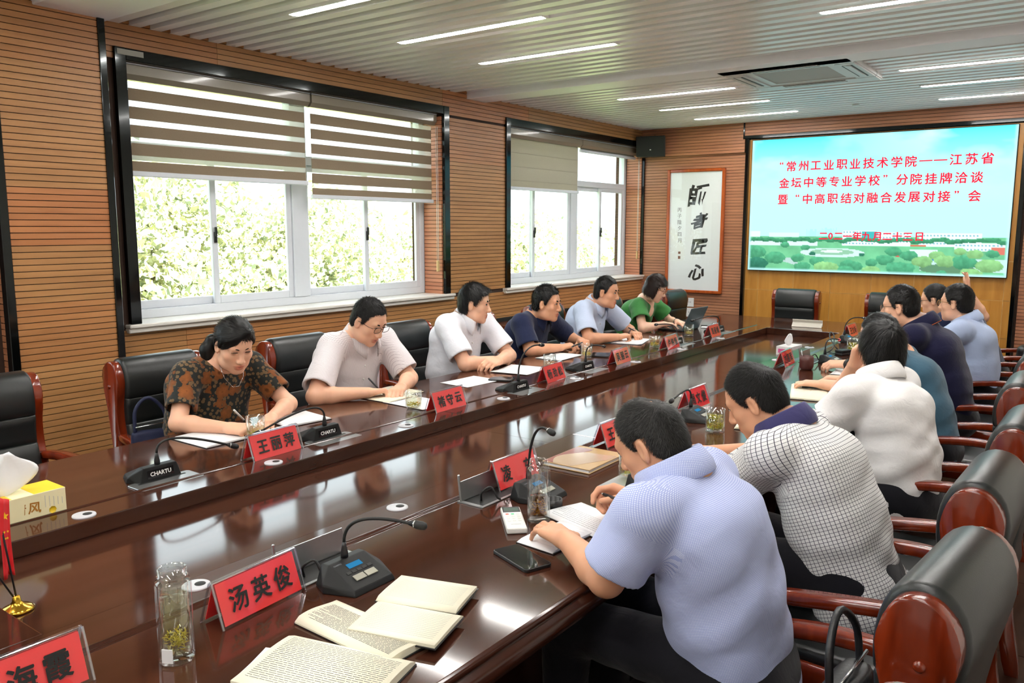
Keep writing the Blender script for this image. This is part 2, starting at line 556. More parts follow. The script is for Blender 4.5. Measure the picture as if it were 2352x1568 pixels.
trim([(PXF, PXF + 0.022, PY1 - 0.02, PY1 + 0.018, 0, 2.70)])
trim([(PXF - 0.03, PXF + 0.022, PY0 - 0.03, PY0 + 0.01, 0, 2.70)])
for (a, b) in (W1, W2):
    trim([(XW, XW + 0.03, a - 0.065, a, ZS, ZT + 0.065)])
    trim([(XW, XW + 0.026, a + 0.001, b - 0.001, ZT, ZT + 0.065)])
    trim([(XW, XW + 0.03, b, min(b + 0.065, YF - 0.005), ZS, ZT + 0.065)])
# strip of tape left on the top corner of the first trim
obj('tape_strip', boxes([(XW + 0.0305, XW + 0.032, 2.42, 2.57, 2.525, 2.555)]), 'tape', bpy.data.objects['trim_4'])

# far wall: grooved panelling joined (too fine to pick apart), frame around the screen, veneer panels below it
SX0, SX1, SZ0, SZ1 = -3.145, -0.762, 1.158, 2.502       # the LED screen
TX0, TX1 = -3.225, -0.68


def far_panel(x0, x1, z0, z1, y, tone):
    n = int(round((z1 - z0) / PITCH)); L = []
    for i in range(n):
        L.append((x0, x1, y - BT, y, z0 + i * PITCH, z0 + (i + 1) * PITCH - 0.004))
    o = obj('grooved_panelling', boxes(L), 'wall_plank_x', wall_far); o['kind'] = 'stuff'; o.color = (*tone, 1); return o


far_panel(XW, TX0 - 0.005, 0.02, 2.39, YF, (1.0, 0.92, 0.90))
far_panel(XW, TX0 - 0.01, 2.39, 2.70, YF - 0.05, (1.08, 0.98, 0.95))
far_panel(TX0 - 0.01, TX1, 2.555, 2.70, YF - 0.05, (1.06, 0.95, 0.92))
far_panel(TX1 + 0.02, XR, 0.02, 2.70, YF, (1.0, 0.88, 0.88))
obj('backing_strip', boxes([(XW, TX0 - 0.01, YF - 0.05, YF, 2.39, 2.72), (TX0 - 0.01, XR, YF - 0.05, YF, 2.555, 2.72)]), 'groove', wall_far)
trim([(TX0, TX0 + 0.035, YF - 0.06, YF, 0, 2.55)])
trim([(TX1 - 0.035, TX1, YF - 0.06, YF, 0, 2.55)])
trim([(TX0 - 0.03, TX1 + 0.02, YF - 0.065, YF - 0.002, 2.525, 2.56)])
trim([(TX0 - 0.03, TX0 - 0.012, YF - 0.066, YF - 0.05, 2.56, 2.70)])
pv = [TX0 + 0.036, -3.045, -2.672, -2.298, -1.909, -1.523, -1.14, -0.775, TX1 - 0.036]
pz = [0.0, 0.28, 0.60, 0.945, 1.30, 2.52]
for i in range(len(pv) - 1):
    for j in range(len(pz) - 1):
        obj('veneer_panel', box(pv[i] + 0.0015, pv[i + 1] - 0.0015, YF - 0.02, YF - 0.002, pz[j] + 0.0015, pz[j + 1] - 0.0015), 'veneer', wall_far)
plain('veneer_line', srgb(236, 214, 160), 0.6)
obj('joint_strip', boxes([(TX0, TX1, YF - 0.0165, YF - 0.002, 0, 2.52)]), 'veneer_line', wall_far)

# ------------------------------------------------------------------ ceiling: slats, beams, lamps, cassette
SL_P = 0.1222
slat_me = None


def slat(y, x0=XW + 0.002, x1=XR):
    global slat_me
    if slat_me is None:
        bm = bmesh.new()
        pr = [(-0.032, 0.0), (0.032, 0.0), (0.032, 0.085), (-0.032, 0.085)]
        vs = [[bm.verts.new((x, p[0], p[1])) for p in pr] for x in (x0, x1)]
        for i in range(4): bm.faces.new((vs[0][i], vs[0][(i + 1) % 4], vs[1][(i + 1) % 4], vs[1][i]))
        bm.faces.new(vs[0]); bm.faces.new(vs[1][::-1]); bmesh.ops.recalc_face_normals(bm, faces=bm.faces)
        slat_me = bpy.data.meshes.new('slat'); bm.to_mesh(slat_me); bm.free(); slat_me.materials.append(MATS['ceiling_white'])
    return obj('slat', slat_me, None, ceiling, (0, y, ZC))


y = 2.418
while y < 5.30: slat(y); y += SL_P
y = 5.80
while y < YF - 0.02: slat(y); y += SL_P
y = 1.86
while y > YB + 0.1: slat(y); y -= SL_P
trim([(XW, XR, 5.41, 5.66, 2.655, 2.80), (XW, XR, 5.404, 5.42, 2.712, 2.724)], 'beam_white', 0.004)
trim([(XW, XR, 1.955, 2.335, 2.665, 2.80)], 'beam_white', 0.004)

lamp_me = {}


def ceiling_lamp(x, y, label):
    t = thing('ceiling_lamp', label, 'ceiling lamp', (x, y, ZC - 0.004), 0, 'slim ceiling lamps between the slats')
    if not lamp_me:
        L, W = 1.03, 0.05
        f = bmesh.new()
        for b in ((-0.012, 0, -W / 2, W / 2, 0, 0.05), (L, L + 0.012, -W / 2, W / 2, 0, 0.05), (-0.012, L + 0.012, -W / 2 - 0.008, -W / 2, 0, 0.05), (-0.012, L + 0.012, W / 2, W / 2 + 0.008, 0, 0.05)): bx(f, *b)
        m1 = bpy.data.meshes.new('housing'); f.to_mesh(m1); f.free(); m1.materials.append(MATS['ceiling_white'])
        poly = [(0.0, -W / 2 + 0.02), (0.02, -W / 2), (L - 0.02, -W / 2), (L, -W / 2 + 0.02), (L, W / 2 - 0.02), (L - 0.02, W / 2), (0.02, W / 2), (0, W / 2 - 0.02)]
        b = prism(poly, -0.001, 0.03); m2 = bpy.data.meshes.new('diffuser'); b.to_mesh(m2); b.free(); m2.materials.append(MATS['lamp_glow'])
        lamp_me['h'] = m1; lamp_me['d'] = m2
    obj('housing', lamp_me['h'], None, t); obj('diffuser', lamp_me['d'], None, t)


rows = [(6.36, 'in the row just behind the ceiling beam'), (7.16, 'in the middle row between beam and screen wall'), (7.95, 'in the row closest to the screen wall'),
        (2.89, 'three rows in front of the ceiling beam'), (3.685, 'two rows in front of the ceiling beam'), (4.455, 'one row in front of the ceiling beam'),
        (1.30, 'in an added unseen row beside the pillar'), (0.45, 'in the second added unseen row before the pillar'), (-0.6, 'in the third added unseen row before the pillar'), (-1.5, 'in the added unseen row by the back wall')]  # out-of-view rows, added to light the room from the camera side
for yy, d in rows:
    ceiling_lamp(-3.535, yy, 'slim ceiling lamp, window side, ' + d)
    ceiling_lamp(-1.31, yy, 'slim ceiling lamp, aisle side, ' + d)

ac = thing('air_conditioner', 'square white ceiling cassette air conditioner with grey grille', 'air conditioner', (-1.885, 6.0, ZC))
AH = 0.44
fr = bmesh.new()
for b in ((-AH, AH, -AH - 0.03, -0.30, -0.035, 0.03), (-AH, AH, 0.30, AH + 0.03, -0.035, 0.03), (-AH, -0.30, -0.30, 0.30, -0.035, 0.03), (0.30, AH, -0.30, 0.30, -0.035, 0.03)): bx(fr, *b)
bmesh.ops.bevel(fr, geom=list(fr.edges), offset=0.008, segments=2, affect='EDGES')
obj('fascia', fr, 'ac_white', ac)
obj('grille_frame', boxes([(-0.30, 0.30, -0.30, -0.24, -0.028, 0.02), (-0.30, 0.30, 0.24, 0.30, -0.028, 0.02), (-0.30, -0.25, -0.24, 0.24, -0.028, 0.02), (0.25, 0.30, -0.24, 0.24, -0.028, 0.02)]), 'ac_white', ac)
obj('filter', boxes([(-0.25, 0.25, -0.24, 0.24, 0.0, 0.02)]), 'ac_grey', ac)
_gs = boxes([(-0.25, 0.25, 0, 0.0035, -0.024, 0.0)]); _gm = bpy.data.meshes.new('grille_bar'); _gs.to_mesh(_gm); _gs.free(); _gm.materials.append(MATS['ac_white'])
for i in range(38): obj('grille_bar', _gm, None, ac, (0, -0.235 + i * 0.0125, 0))
for sx, sy, horiz in ((0, -0.345, True), (0, 0.345, True), (-0.37, 0, False), (0.37, 0, False)):
    v = obj('outlet_flap', boxes([(-0.22, 0.22, -0.026, 0.026, -0.0385, -0.034)]), 'ac_white', ac, (sx, sy, 0), (0.12, 0, 0 if horiz else math.pi / 2))
    obj('outlet_slot', boxes([(-0.225, 0.225, -0.034, -0.026, -0.037, -0.034), (-0.225, 0.225, 0.026, 0.031, -0.037, -0.034)]), 'rubber_black', ac, (sx, sy, 0), (0, 0, 0 if horiz else math.pi / 2))
basis(obj('maker_name', text_mesh('HITACHI', 0.022), 'ink', ac), (1, 0, 0), (0, -1, 0), (0, 0, -1), (0.17, -0.41, -0.0355))
sp = tag(obj('sprinkler_cover', lathe([(0, -0.012), (0.03, -0.012), (0.034, 0.0), (0.034, 0.02), (0, 0.02)], 16), 'ac_white'), 'small square sensor in the slats in front of the screen', 'sensor')
sp.location = PZ(1966, 239, ZC)

# ------------------------------------------------------------------ windows
PANE_X = XW - 0.235


def window(idx, yr, mull):
    a, b = yr
    win = struct(thing('window_%d' % idx, '', '', (0, 0, 0)))
    del win['label']; del win['category']
    X0, X1 = PANE_X - 0.035, PANE_X + 0.035
    H0, H1, TR = ZS + 0.0, ZT, 2.035
    m0, m1 = mull
    F = [(X0, X1, a, a + 0.055, H0, H1), (X0, X1, b - 0.055, b, H0, H1), (X0, X1, a + 0.055, b - 0.055, H0, H0 + 0.055), (X0, X1, a + 0.055, b - 0.055, H1 - 0.05, H1),
         (X0, X1 + 0.01, m0, m1, H0 + 0.055, H1 - 0.05)]
    for p, q in ((a + 0.055, m0), (m1, b - 0.055)): F.append((X0, X1, p, q, TR, TR + 0.06))
    obj('frame', boxes(F, 0.004), 'white_frame', win)
    for p, q in ((a + 0.055, m0), (m1, b - 0.055)):
        mid = (p + q) / 2
        obj('pane', boxes([(PANE_X - 0.003, PANE_X + 0.003, p, q, TR + 0.06, H1 - 0.05)]), 'window_glass', win)
        for k, (s, e) in enumerate(((p, mid + 0.03), (mid - 0.03, q))):
            xo = PANE_X + (0.018 if k else -0.012)
            z0, z1 = H0 + 0.055, TR
            sash = obj('sash', boxes([(xo - 0.012, xo + 0.012, s, s + 0.042, z0, z1), (xo - 0.012, xo + 0.012, e - 0.042, e, z0, z1), (xo - 0.012, xo + 0.012, s + 0.042, e - 0.042, z0, z0 + 0.05), (xo - 0.012, xo + 0.012, s + 0.042, e - 0.042, z1 - 0.045, z1)], 0.003), 'white_frame', win)
            obj('pane', boxes([(xo - 0.003, xo + 0.003, s + 0.042, e - 0.042, z0 + 0.05, z1 - 0.045)]), 'window_glass', sash)
            if k: obj('latch', boxes([(xo + 0.012, xo + 0.026, s + 0.012, s + 0.03, 1.50, 1.57), (xo + 0.02, xo + 0.036, s + 0.014, s + 0.026, 1.54, 1.60)], 0.002), 'plastic_dark', sash)
    return win


window(1, W1, (3.735, 3.87)); window(2, W2, (7.37, 7.50)); window(3, W0, (-0.1, 0.03))
for (a, b), e1 in ((W1, 0.10), (W2, 0.02)):
    trim([(PANE_X - 0.03, XW + 0.055, a - 0.085, min(b + e1, YF - 0.002), ZS - 0.022, ZS), (XW - 0.2, XW + 0.04, a - 0.085, min(b + e1, YF - 0.002), ZS - 0.05, ZS - 0.022)], 'white_sill', 0.005)

# ------------------------------------------------------------------ blinds
BX = XW - 0.075


def zebra_blind(y0, y1, zb, label, closed=False, z_first=2.405, pitch=0.1005, gap=0.033):
    t = thing('roller_blind', label, 'blind', (BX, (y0 + y1) / 2, ZT), 0, 'striped roller blinds')
    h = (y1 - y0) / 2
    pr = [(-0.04, 0), (-0.04, -0.075), (-0.02, -0.088), (0.02, -0.088), (0.045, -0.06), (0.045, -0.01), (0.03, 0)]
    bm = bmesh.new(); A = [bm.verts.new((p[0], -h, p[1])) for p in pr]; B = [bm.verts.new((p[0], h, p[1])) for p in pr]
    bm.faces.new(A); bm.faces.new(B[::-1])
    for i in range(len(pr)): bm.faces.new((A[i], B[i], B[(i + 1) % len(pr)], A[(i + 1) % len(pr)]))
    bmesh.ops.recalc_face_normals(bm, faces=bm.faces)
    obj('cassette', bm, 'blind_cassette', t)
    obj('cassette_rail', boxes([(-0.03, 0.047, -h, h, -0.006, 0.004)]), 'white_frame', t)
    zb -= ZT
    top = -0.088; z = z_first - ZT
    if closed:
        n = 7; s = (top - zb) / n
        for i in range(n):
            obj('blind_band', boxes([(-0.004 + 0.004 * (i % 2), -0.001 + 0.004 * (i % 2), -h + 0.02, h - 0.02 - 0.008 * (i % 2), top - (i + 1) * s - 0.004, top - i * s)]), 'blind_closed', t)
    else:
        while z - gap > zb:
            lo = max(z - pitch, zb)
            obj('sheer_strip', boxes([(-0.001, 0.0, -h + 0.02, h - 0.02, z - gap, z)]), 'blind_sheer', t)
            if z - gap - 0.004 > lo: obj('blind_band', boxes([(-0.003, 0.001, -h + 0.02, h - 0.02, lo, z - gap)]), 'blind_taupe', t)
            z -= pitch
    obj('bottom_rail', boxes([(-0.012, 0.012, -h + 0.012, h - 0.005, zb - 0.03, zb)], 0.004), 'white_frame', t)
    return t


zebra_blind(2.49, 3.785, 1.915, 'striped taupe roller blind half down beside the pillar')
zebra_blind(3.80, 5.075, 1.825, 'striped taupe roller blind hanging lower, next to the wall between the windows')
zebra_blind(6.02, 7.325, 1.975, 'pale roller blind with stripes closed, on the window nearer the screen', True)
t = zebra_blind(7.335, 8.55, 2.40, 'roller blind rolled up to its cassette above the bare window by the speaker', True)
for yb in (5.085, 8.565):
    c = thing('blind_cord', 'thin white blind cord with small beige weight by the %s' % ('wall between the windows' if yb < 6 else 'far wall corner'), 'cord', (XW - 0.014, yb - 0.03, 1.3))
    bm = bmesh.new()
    for dy in (-0.009, 0.009): tube(bm, [(0, dy, 0.02), (0, dy, 1.10)], 0.002, 5)
    obj('cord', bm, 'plastic_white', c)
    obj('weight', box(-0.006, 0.006, -0.014, 0.014, -0.06, 0.03, 0.004), 'plastic_beige', c)

# ------------------------------------------------------------------ floor boards in the aisle on the right
_fl = {}
for i in range(9):
    for j in range(9):
        x0 = -0.50 + i * 0.125; y0 = -0.3 + j * 0.75 + (0.37 if i % 2 else 0)
        if 'm' not in _fl:
            bm = box(0, 0.122, 0, 0.746, 0, 0.006, 0.001, 1); _fl['m'] = bpy.data.meshes.new('floor_board'); bm.to_mesh(_fl['m']); bm.free(); _fl['m'].materials.append(MATS['floor_wood'])
        o = obj('floor_board', _fl['m'], None, floor, (x0, y0, 0.0)); k = random.uniform(0.8, 1.15); o.color = (k, k, k, 1)
# ------------------------------------------------------------------ screen on the far wall
scr = thing('led_screen', 'large wall screen showing red Chinese text over a campus view', 'screen', ((SX0 + SX1) / 2, YF - 0.07, SZ0))
obj('screen_housing', boxes([(SX0 - 0.006, SX1 + 0.006, YF - 0.066, YF - 0.02, SZ0 - 0.006, SZ1 + 0.006)], 0.003), 'plastic_black', scr).location = (-(SX0 + SX1) / 2, -(YF - 0.07), -SZ0)
NX, NZ = 330, 184


def _vn(x, y, seed, f):
    r = np.random.default_rng(seed); o = 0 * x
    a = 1.0
    for k in range(4):
        gx = r.random((64, 64)); X = x * f + 3.1; Y = y * f + 1.7
        i = np.floor(X).astype(int); j = np.floor(Y).astype(int); u = X - i; v = Y - j; u = u * u * (3 - 2 * u); v = v * v * (3 - 2 * v)
        g = lambda a_, b_: gx[a_ % 64, b_ % 64]
        o = o + a * ((g(i, j) * (1 - u) + g(i + 1, j) * u) * (1 - v) + (g(i, j + 1) * (1 - u) + g(i + 1, j + 1) * u) * v)
        a *= 0.5; f *= 2
    return o / 1.875


def screen_picture():
    """campus view: s across 0..1, t down 0..1"""
    s, t = np.meshgrid(np.linspace(0, 1, NX), np.linspace(0, 1, NZ), indexing='ij')
    asp = (SX1 - SX0) / (SZ1 - SZ0); x = s * asp
    top = np.array(srgb(86, 226, 252)); low = np.array(srgb(182, 252, 250))
    k = np.clip(t / 0.38, 0, 1)[..., None] ** 0.8
    img = top * (1 - k) + low * k
    cl = np.clip((_vn(x, t * 2.2, 3, 2.6) - 0.44) * 4.0, 0, 1) * np.clip(1 - t / 0.55, 0, 1)
    side = np.clip(np.abs(s - 0.42) * 1.9, 0, 1)
    cl = np.clip(cl * (0.45 + side), 0, 1)[..., None]
    img = img * (1 - cl) + np.array(srgb(196, 252, 252)) * cl
    rnd = np.random.default_rng(11)

    def rect(a, b, c, d, col): img[(s >= a) & (s < b) & (t >= c) & (t < d)] = srgb(*col)
    g = t > 0.735
    lawn = np.array(srgb(112, 190, 142)) * (0.75 + 0.5 * _vn(x, t, 5, 14))[..., None]
    img[g] = lawn[g]
    for i in range(22):                                           # distant tower blocks
        a = 0.25 + 0.0058 * i; rect(a, a + 0.004, 0.665 + 0.02 * rnd.random() + (0.015 if i < 11 else 0), 0.735, (166, 226, 236))
    rect(0.0, 0.05, 0.695, 0.74, (214, 244, 246)); rect(0.09, 0.22, 0.705, 0.74, (206, 242, 246))
    for a, b, c, d in ((0.40, 0.53, 0.69, 0.80), (0.53, 0.66, 0.70, 0.80), (0.69, 0.91, 0.71, 0.80), (0.82, 0.99, 0.775, 0.83)):
        rect(a, b, c, d, (222, 248, 248))
        nx = int((b - a) / 0.0125)
        for i in range(nx):
            for j in range(int((d - c) / 0.027)): rect(a + 0.003 + i * 0.0125, a + 0.0095 + i * 0.0125, c + 0.009 + j * 0.027, c + 0.02 + j * 0.027, (128, 176, 188))
    rect(0.475, 0.532, 0.695, 0.765, (74, 178, 178))
    pave = ((s - 0.36) / 0.13) ** 2 + ((t - 0.855) / 0.035) ** 2 < 1
    img[pave] = srgb(198, 230, 226)
    img[((s - 0.36) / 0.09) ** 2 + ((t - 0.85) / 0.022) ** 2 < 1] = srgb(140, 190, 160)
    img[((s - 0.36) / 0.045) ** 2 + ((t - 0.845) / 0.01) ** 2 < 1] = srgb(214, 236, 230)
    rect(0.0, 0.3, 0.775, 0.805, (206, 236, 234)); rect(0.66, 0.76, 0.82, 0.87, (210, 240, 238))
    img[(t > 0.90) & (t - 0.90 < (s - 0.1) * 0.5) & (s < 0.22) & (s > 0.1)] = srgb(176, 204, 200)
    img[(t > 0.88) & (s > 0.70) & (t < 0.97)] = srgb(186, 220, 216)
    img[((s - 0.80) / 0.1) ** 2 + ((t - 0.955) / 0.035) ** 2 < 1] = srgb(96, 140, 108)
    rect(0.66, 0.72, 0.79, 0.80, (206, 110, 90)); rect(0.945, 0.99, 0.80, 0.85, (206, 120, 104)); rect(0.61, 0.65, 0.86, 0.875, (200, 90, 84)); rect(0.73, 0.83, 0.888, 0.90, (44, 120, 190))

    def tree(cx, cy, rx, ry, col):
        d = ((s - cx) / rx) ** 2 + ((t - cy) / ry) ** 2 + (_vn(x, t, 9, 30) - 0.5) * 0.9
        m = d < 1
        sh = (1.12 - 0.5 * np.clip((t - cy) / ry * 0.5 + 0.5, 0, 1)) * (0.7 + 0.6 * _vn(x, t, 13, 46))
        img[m] = (np.array(srgb(*col)) * sh[..., None])[m]
    for cx in np.linspace(0.0, 0.98, 40): tree(cx, 0.752 + 0.02 * rnd.random(), 0.02, 0.015, (70, 150, 110))
    for cx, cy, r, c in ((0.03, 0.86, 0.05, 0), (0.04, 0.95, 0.05, 1), (0.12, 0.90, 0.045, 0), (0.16, 0.80, 0.02, 0), (0.22, 0.90, 0.03, 0), (0.30, 0.92, 0.032, 0), (0.24, 0.965, 0.035, 0), (0.34, 0.975, 0.05, 2), (0.44, 0.955, 0.045, 0), (0.42, 0.99, 0.035, 0), (0.25, 0.82, 0.02, 0),
                         (0.52, 0.99, 0.04, 2), (0.57, 0.90, 0.035, 0), (0.63, 0.965, 0.055, 0), (0.52, 0.92, 0.025, 0), (0.66, 0.87, 0.035, 0), (0.71, 0.905, 0.038, 2), (0.76, 0.86, 0.03, 2), (0.79, 0.90, 0.04, 2), (0.86, 0.905, 0.045, 0), (0.94, 0.925, 0.045, 2), (0.89, 0.85, 0.03, 2), (0.84, 0.83, 0.022, 2), (0.95, 0.845, 0.025, 0), (0.78, 0.985, 0.02, 0), (0.88, 0.985, 0.04, 2), (0.60, 0.84, 0.03, 0), (0.48, 0.865, 0.012, 1), (0.28, 0.865, 0.014, 1)):
        tree(cx, cy, r, r * 0.95 * 1.1, ((84, 168, 126), (58, 128, 104), (140, 198, 132))[c])
    e = np.minimum(np.minimum(s, 1 - s) * asp, 1 - t) / 0.022
    e = np.clip(1 - e, 0, 1)[..., None]
    img = img * (1 - e) + np.array(srgb(190, 252, 252)) * e
    V = np.stack([SX0 + s * (SX1 - SX0), np.full_like(s, YF - 0.068), SZ1 - t * (SZ1 - SZ0)], -1).reshape(-1, 3)
    idx = np.arange(NX * NZ).reshape(NX, NZ)
    F = np.stack([idx[:-1, :-1], idx[:-1, 1:], idx[1:, 1:], idx[1:, :-1]], -1).reshape(-1, 4)
    me = mesh_np('display', V, F)
    at = me.color_attributes.new('picture', 'FLOAT_COLOR', 'POINT')
    at.data.foreach_set('color', np.concatenate([img.reshape(-1, 3), np.ones((NX * NZ, 1))], 1).astype(np.float32).ravel())
    return me


m, nt, out = _mat('screen_picture')
e = N(nt, 'ShaderNodeEmission', i_Strength=1.0); a = N(nt, 'ShaderNodeVertexColor', layer_name='picture')
nt.links.new(a.outputs[0], e.inputs[0]); nt.links.new(e.outputs[0], out.inputs[0])
emit('screen_red', srgb(226, 36, 62), 1.0)
_off = (-(SX0 + SX1) / 2, -(YF - 0.07), -SZ0)
obj('display', screen_picture(), 'screen_picture', scr).location = _off


def screen_line(chars, u0, v0, u1, v1, size):
    """chars = [(character, crop u)]; heights from the two ends"""
    za = (PY(1700 + u0 / 3.607, 260 + v0 / 3.607, YF - 0.07)[2] + PY(1700 + u1 / 3.607, 260 + v1 / 3.607, YF - 0.07)[2]) / 2
    V, F, off = [], [], 0
    for ch, u in chars:
        me = text_mesh(ch, size if ch not in '\u201c\u201d' else size * 0.9, 0.0)
        co = np.zeros(len(me.vertices) * 3, dtype=np.float32); me.vertices.foreach_get('co', co); co = co.reshape(-1, 3)
        x = PY(1700 + u / 3.607, 560, YF - 0.07)[0]
        z = za + (0.035 if ch in '\u201c\u201d' else 0)
        for k, (dx, dz) in enumerate(((0, 0), (0.0022, 0.0008), (-0.0022, -0.0008), (0.0, 0.002), (0, -0.002))):
            V.append(np.stack([co[:, 0] + x + dx, np.full(len(co), YF - 0.0695 - k * 1e-5), co[:, 1] + z + dz], -1)); F += [tuple(i + off for i in p.vertices) for p in me.polygons]; off += len(co)
    obj('lettering', mesh_np('lettering', np.concatenate(V), F), 'screen_red', scr).location = _off


def _fix_x(s, us): return list(zip(s, us))


screen_line(_fix_x('\u201c常州工业职业技术学院\u2014\u2014江苏省', [313, 393, 492, 593, 700, 806, 914, 1024, 1137, 1253, 1370, 1490, 1610, 1735, 1863, 1993]), 393, 430, 1993, 386, 0.108)
screen_line(_fix_x('金坛中等专业学校\u201d分院挂牌洽谈', [342, 440, 541, 645, 750, 855, 965, 1078, 1168, 1307, 1422, 1543, 1665, 1790, 1918]), 342, 570, 1918, 540, 0.108)
screen_line(_fix_x('暨\u201c中高职结对融合发展对接\u201d会', [337, 455, 538, 640, 745, 855, 962, 1072, 1185, 1300, 1415, 1537, 1660, 1762, 1910]), 337, 705, 1910, 694, 0.108)
screen_line(_fix_x('二0二一年九月二十三日', [685, 745, 810, 885, 965, 1043, 1127, 1213, 1297, 1385, 1480]), 685, 1012, 1480, 1027, 0.092)

# ------------------------------------------------------------------ calligraphy, speaker, socket
art = thing('calligraphy_picture', 'framed black brush calligraphy on white paper under glass', 'picture', (-3.78, YF - 0.04, 0.875))
AX0, AX1, AZ0, AZ1 = -0.338, 0.338, 0.0, 1.366
obj('frame', boxes([(AX0, AX0 + 0.033, -0.02, 0.022, AZ0, AZ1), (AX1 - 0.033, AX1, -0.02, 0.022, AZ0, AZ1), (AX0 + 0.033, AX1 - 0.033, -0.02, 0.022, AZ0, AZ0 + 0.033), (AX0 + 0.033, AX1 - 0.033, -0.02, 0.022, AZ1 - 0.033, AZ1)], 0.006), 'picture_wood', art)
obj('paper', boxes([(AX0 + 0.03, AX1 - 0.03, 0.0, 0.018, AZ0 + 0.03, AZ1 - 0.03)]), 'art_paper', art)
for ch, px, py, sz, sk in (('師', 1604, 448, 0.25, 0.15), ('者', 1606, 507, 0.17, 0.3), ('匠', 1606, 566, 0.19, 0.15), ('心', 1601, 624, 0.19, 0.1)):
    q = PY(px, py, YF - 0.04)
    g = text_mesh(ch, sz, 0.006); g2 = g.copy(); co = np.zeros(len(g2.vertices) * 3, dtype=np.float32); g2.vertices.foreach_get('co', co); co = co.reshape(-1, 3)
    co[:, 0] += sk * co[:, 1] + 0.01 * np.sin(co[:, 1] * 40); co[:, 1] += 0.12 * co[:, 0] + 0.006 * np.sin(co[:, 0] * 50); g2.vertices.foreach_set('co', co.ravel()); g2.update()
    basis(obj('brush_character', g2, 'ink_black', art), (1, 0, 0), (0, 0, 1), (0, -1, 0), (q[0] + 3.78, -0.0015, q[2] - 0.875))
for i, ch in enumerate('丙子陰夕四月'):
    q = PY(1561, 482 + i * 14, YF - 0.04); basis(obj('inscription', text_mesh(ch, 0.055), 'ink', art), (1, 0, 0), (0, 0, 1), (0, -1, 0), (q[0] + 3.78, -0.0012, q[2] - 0.875))
q = PY(1560, 591, YF - 0.04)
plain('seal_red', srgb(120, 70, 66), 0.8)
obj('seal', boxes([(-0.014, 0.014, -0.0015, 0.0, -0.016, 0.016), (-0.014, 0.014, -0.0015, 0.0, 0.04, 0.066)]), 'seal_red', art, (q[0] + 3.78, 0, q[2] - 0.875))
obj('glazing', boxes([(AX0 + 0.032, AX1 - 0.032, -0.012, -0.010, AZ0 + 0.032, AZ1 - 0.032)]), 'picture_glass', art)

spk = thing('wall_speaker', 'black wall speaker in the upper corner beside the calligraphy', 'speaker', (-4.27, YF - 0.13, 2.38), 0.22)
obj('cabinet', hull([(-0.165, -0.10, 0.0), (0.165, -0.10, 0.0), (0.165, -0.13, 0.225), (-0.165, -0.13, 0.225), (-0.12, 0.09, 0.01), (0.12, 0.09, 0.01), (0.12, 0.09, 0.225), (-0.12, 0.09, 0.225)], 0.008), 'plastic_black', spk)
obj('grille', hull([(-0.155, -0.104, 0.01), (0.155, -0.104, 0.01), (0.155, -0.133, 0.215), (-0.155, -0.133, 0.215), (-0.15, -0.09, 0.012), (0.15, -0.09, 0.012), (0.15, -0.12, 0.21), (-0.15, -0.12, 0.21)], 0.003), 'speaker_black', spk)
obj('badge', boxes([(-0.008, 0.008, -0.118, -0.112, 0.07, 0.082)]), 'plastic_white', spk)
obj('bracket', boxes([(-0.03, 0.03, 0.07, 0.14, 0.08, 0.16)]), 'plastic_black', spk)
obj('cable', tube(bmesh.new(), bez((0, 0.05, 0.22), (0.02, 0.08, 0.27), (-0.03, 0.1, 0.29), (-0.02, 0.1, 0.34), 6), 0.003, 5), 'rubber_black', spk)
so = thing('wall_socket', 'two white wall sockets below the calligraphy picture', 'socket', (-3.815, YF - BT - 0.006, 0.60))
for dz in (0.0, 0.115):
    f = obj('socket_plate', box(-0.045, 0.045, -0.006, 0.006, dz, dz + 0.1, 0.003), 'plastic_white', so)
    obj('socket_hole', boxes([(-0.012, -0.008, -0.0068, -0.005, dz + 0.045, dz + 0.06), (0.008, 0.012, -0.0068, -0.005, dz + 0.045, dz + 0.06)]), 'rubber_black', f)

# ------------------------------------------------------------------ side console by the window wall
con = thing('side_console', 'low dark wooden console with open shelf under the window', 'console', (-4.2, 6.95, 0))
obj('carcass', boxes([(-0.235, 0.20, -1.3, 1.3, 0.10, 0.13), (-0.235, -0.22, -1.3, 1.3, 0.13, 0.72), (-0.22, 0.2, -1.3, -1.27, 0.13, 0.72), (-0.22, 0.2, 1.27, 1.3, 0.13, 0.72), (-0.22, 0.19, -0.015, 0.015, 0.13, 0.72)]), 'console_wood', con)
obj('worktop', box(-0.235, 0.24, -1.34, 1.34, 0.72, 0.755, 0.006), 'console_wood', con)
obj('shelf', box(-0.22, 0.17, -1.27, 1.27, 0.42, 0.44), 'console_wood', con)
obj('back_rail', box(-0.235, -0.20, -1.34, 1.34, 0.755, 0.79, 0.004), 'plastic_dark', con)
obj('plinth', box(-0.2, 0.17, -1.28, 1.28, 0.0, 0.10), 'plastic_black', con)

# ------------------------------------------------------------------ conference table
ZTB = 0.75
TL0, TL1, TR0, TR1 = -3.07, -2.343, -1.745, -0.962       # outer left, inner left, inner right, outer right
TYN, TYF0, TYF1, TY0 = 0.715, 6.88, 7.73, -0.12           # inner near, inner far, outer far, outer near
SEAMS = (2.80, 4.86)
tab = thing('conference_table', 'long dark glossy ring-shaped conference table with recessed centre panel', 'table', ((TL0 + TR1) / 2, 3.8, 0))
TO = (-(TL0 + TR1) / 2, -3.8, 0)


def tpart(name, bm, mat='table_wood'):
    o = obj(name, bm, mat, tab); o.location = TO; return o


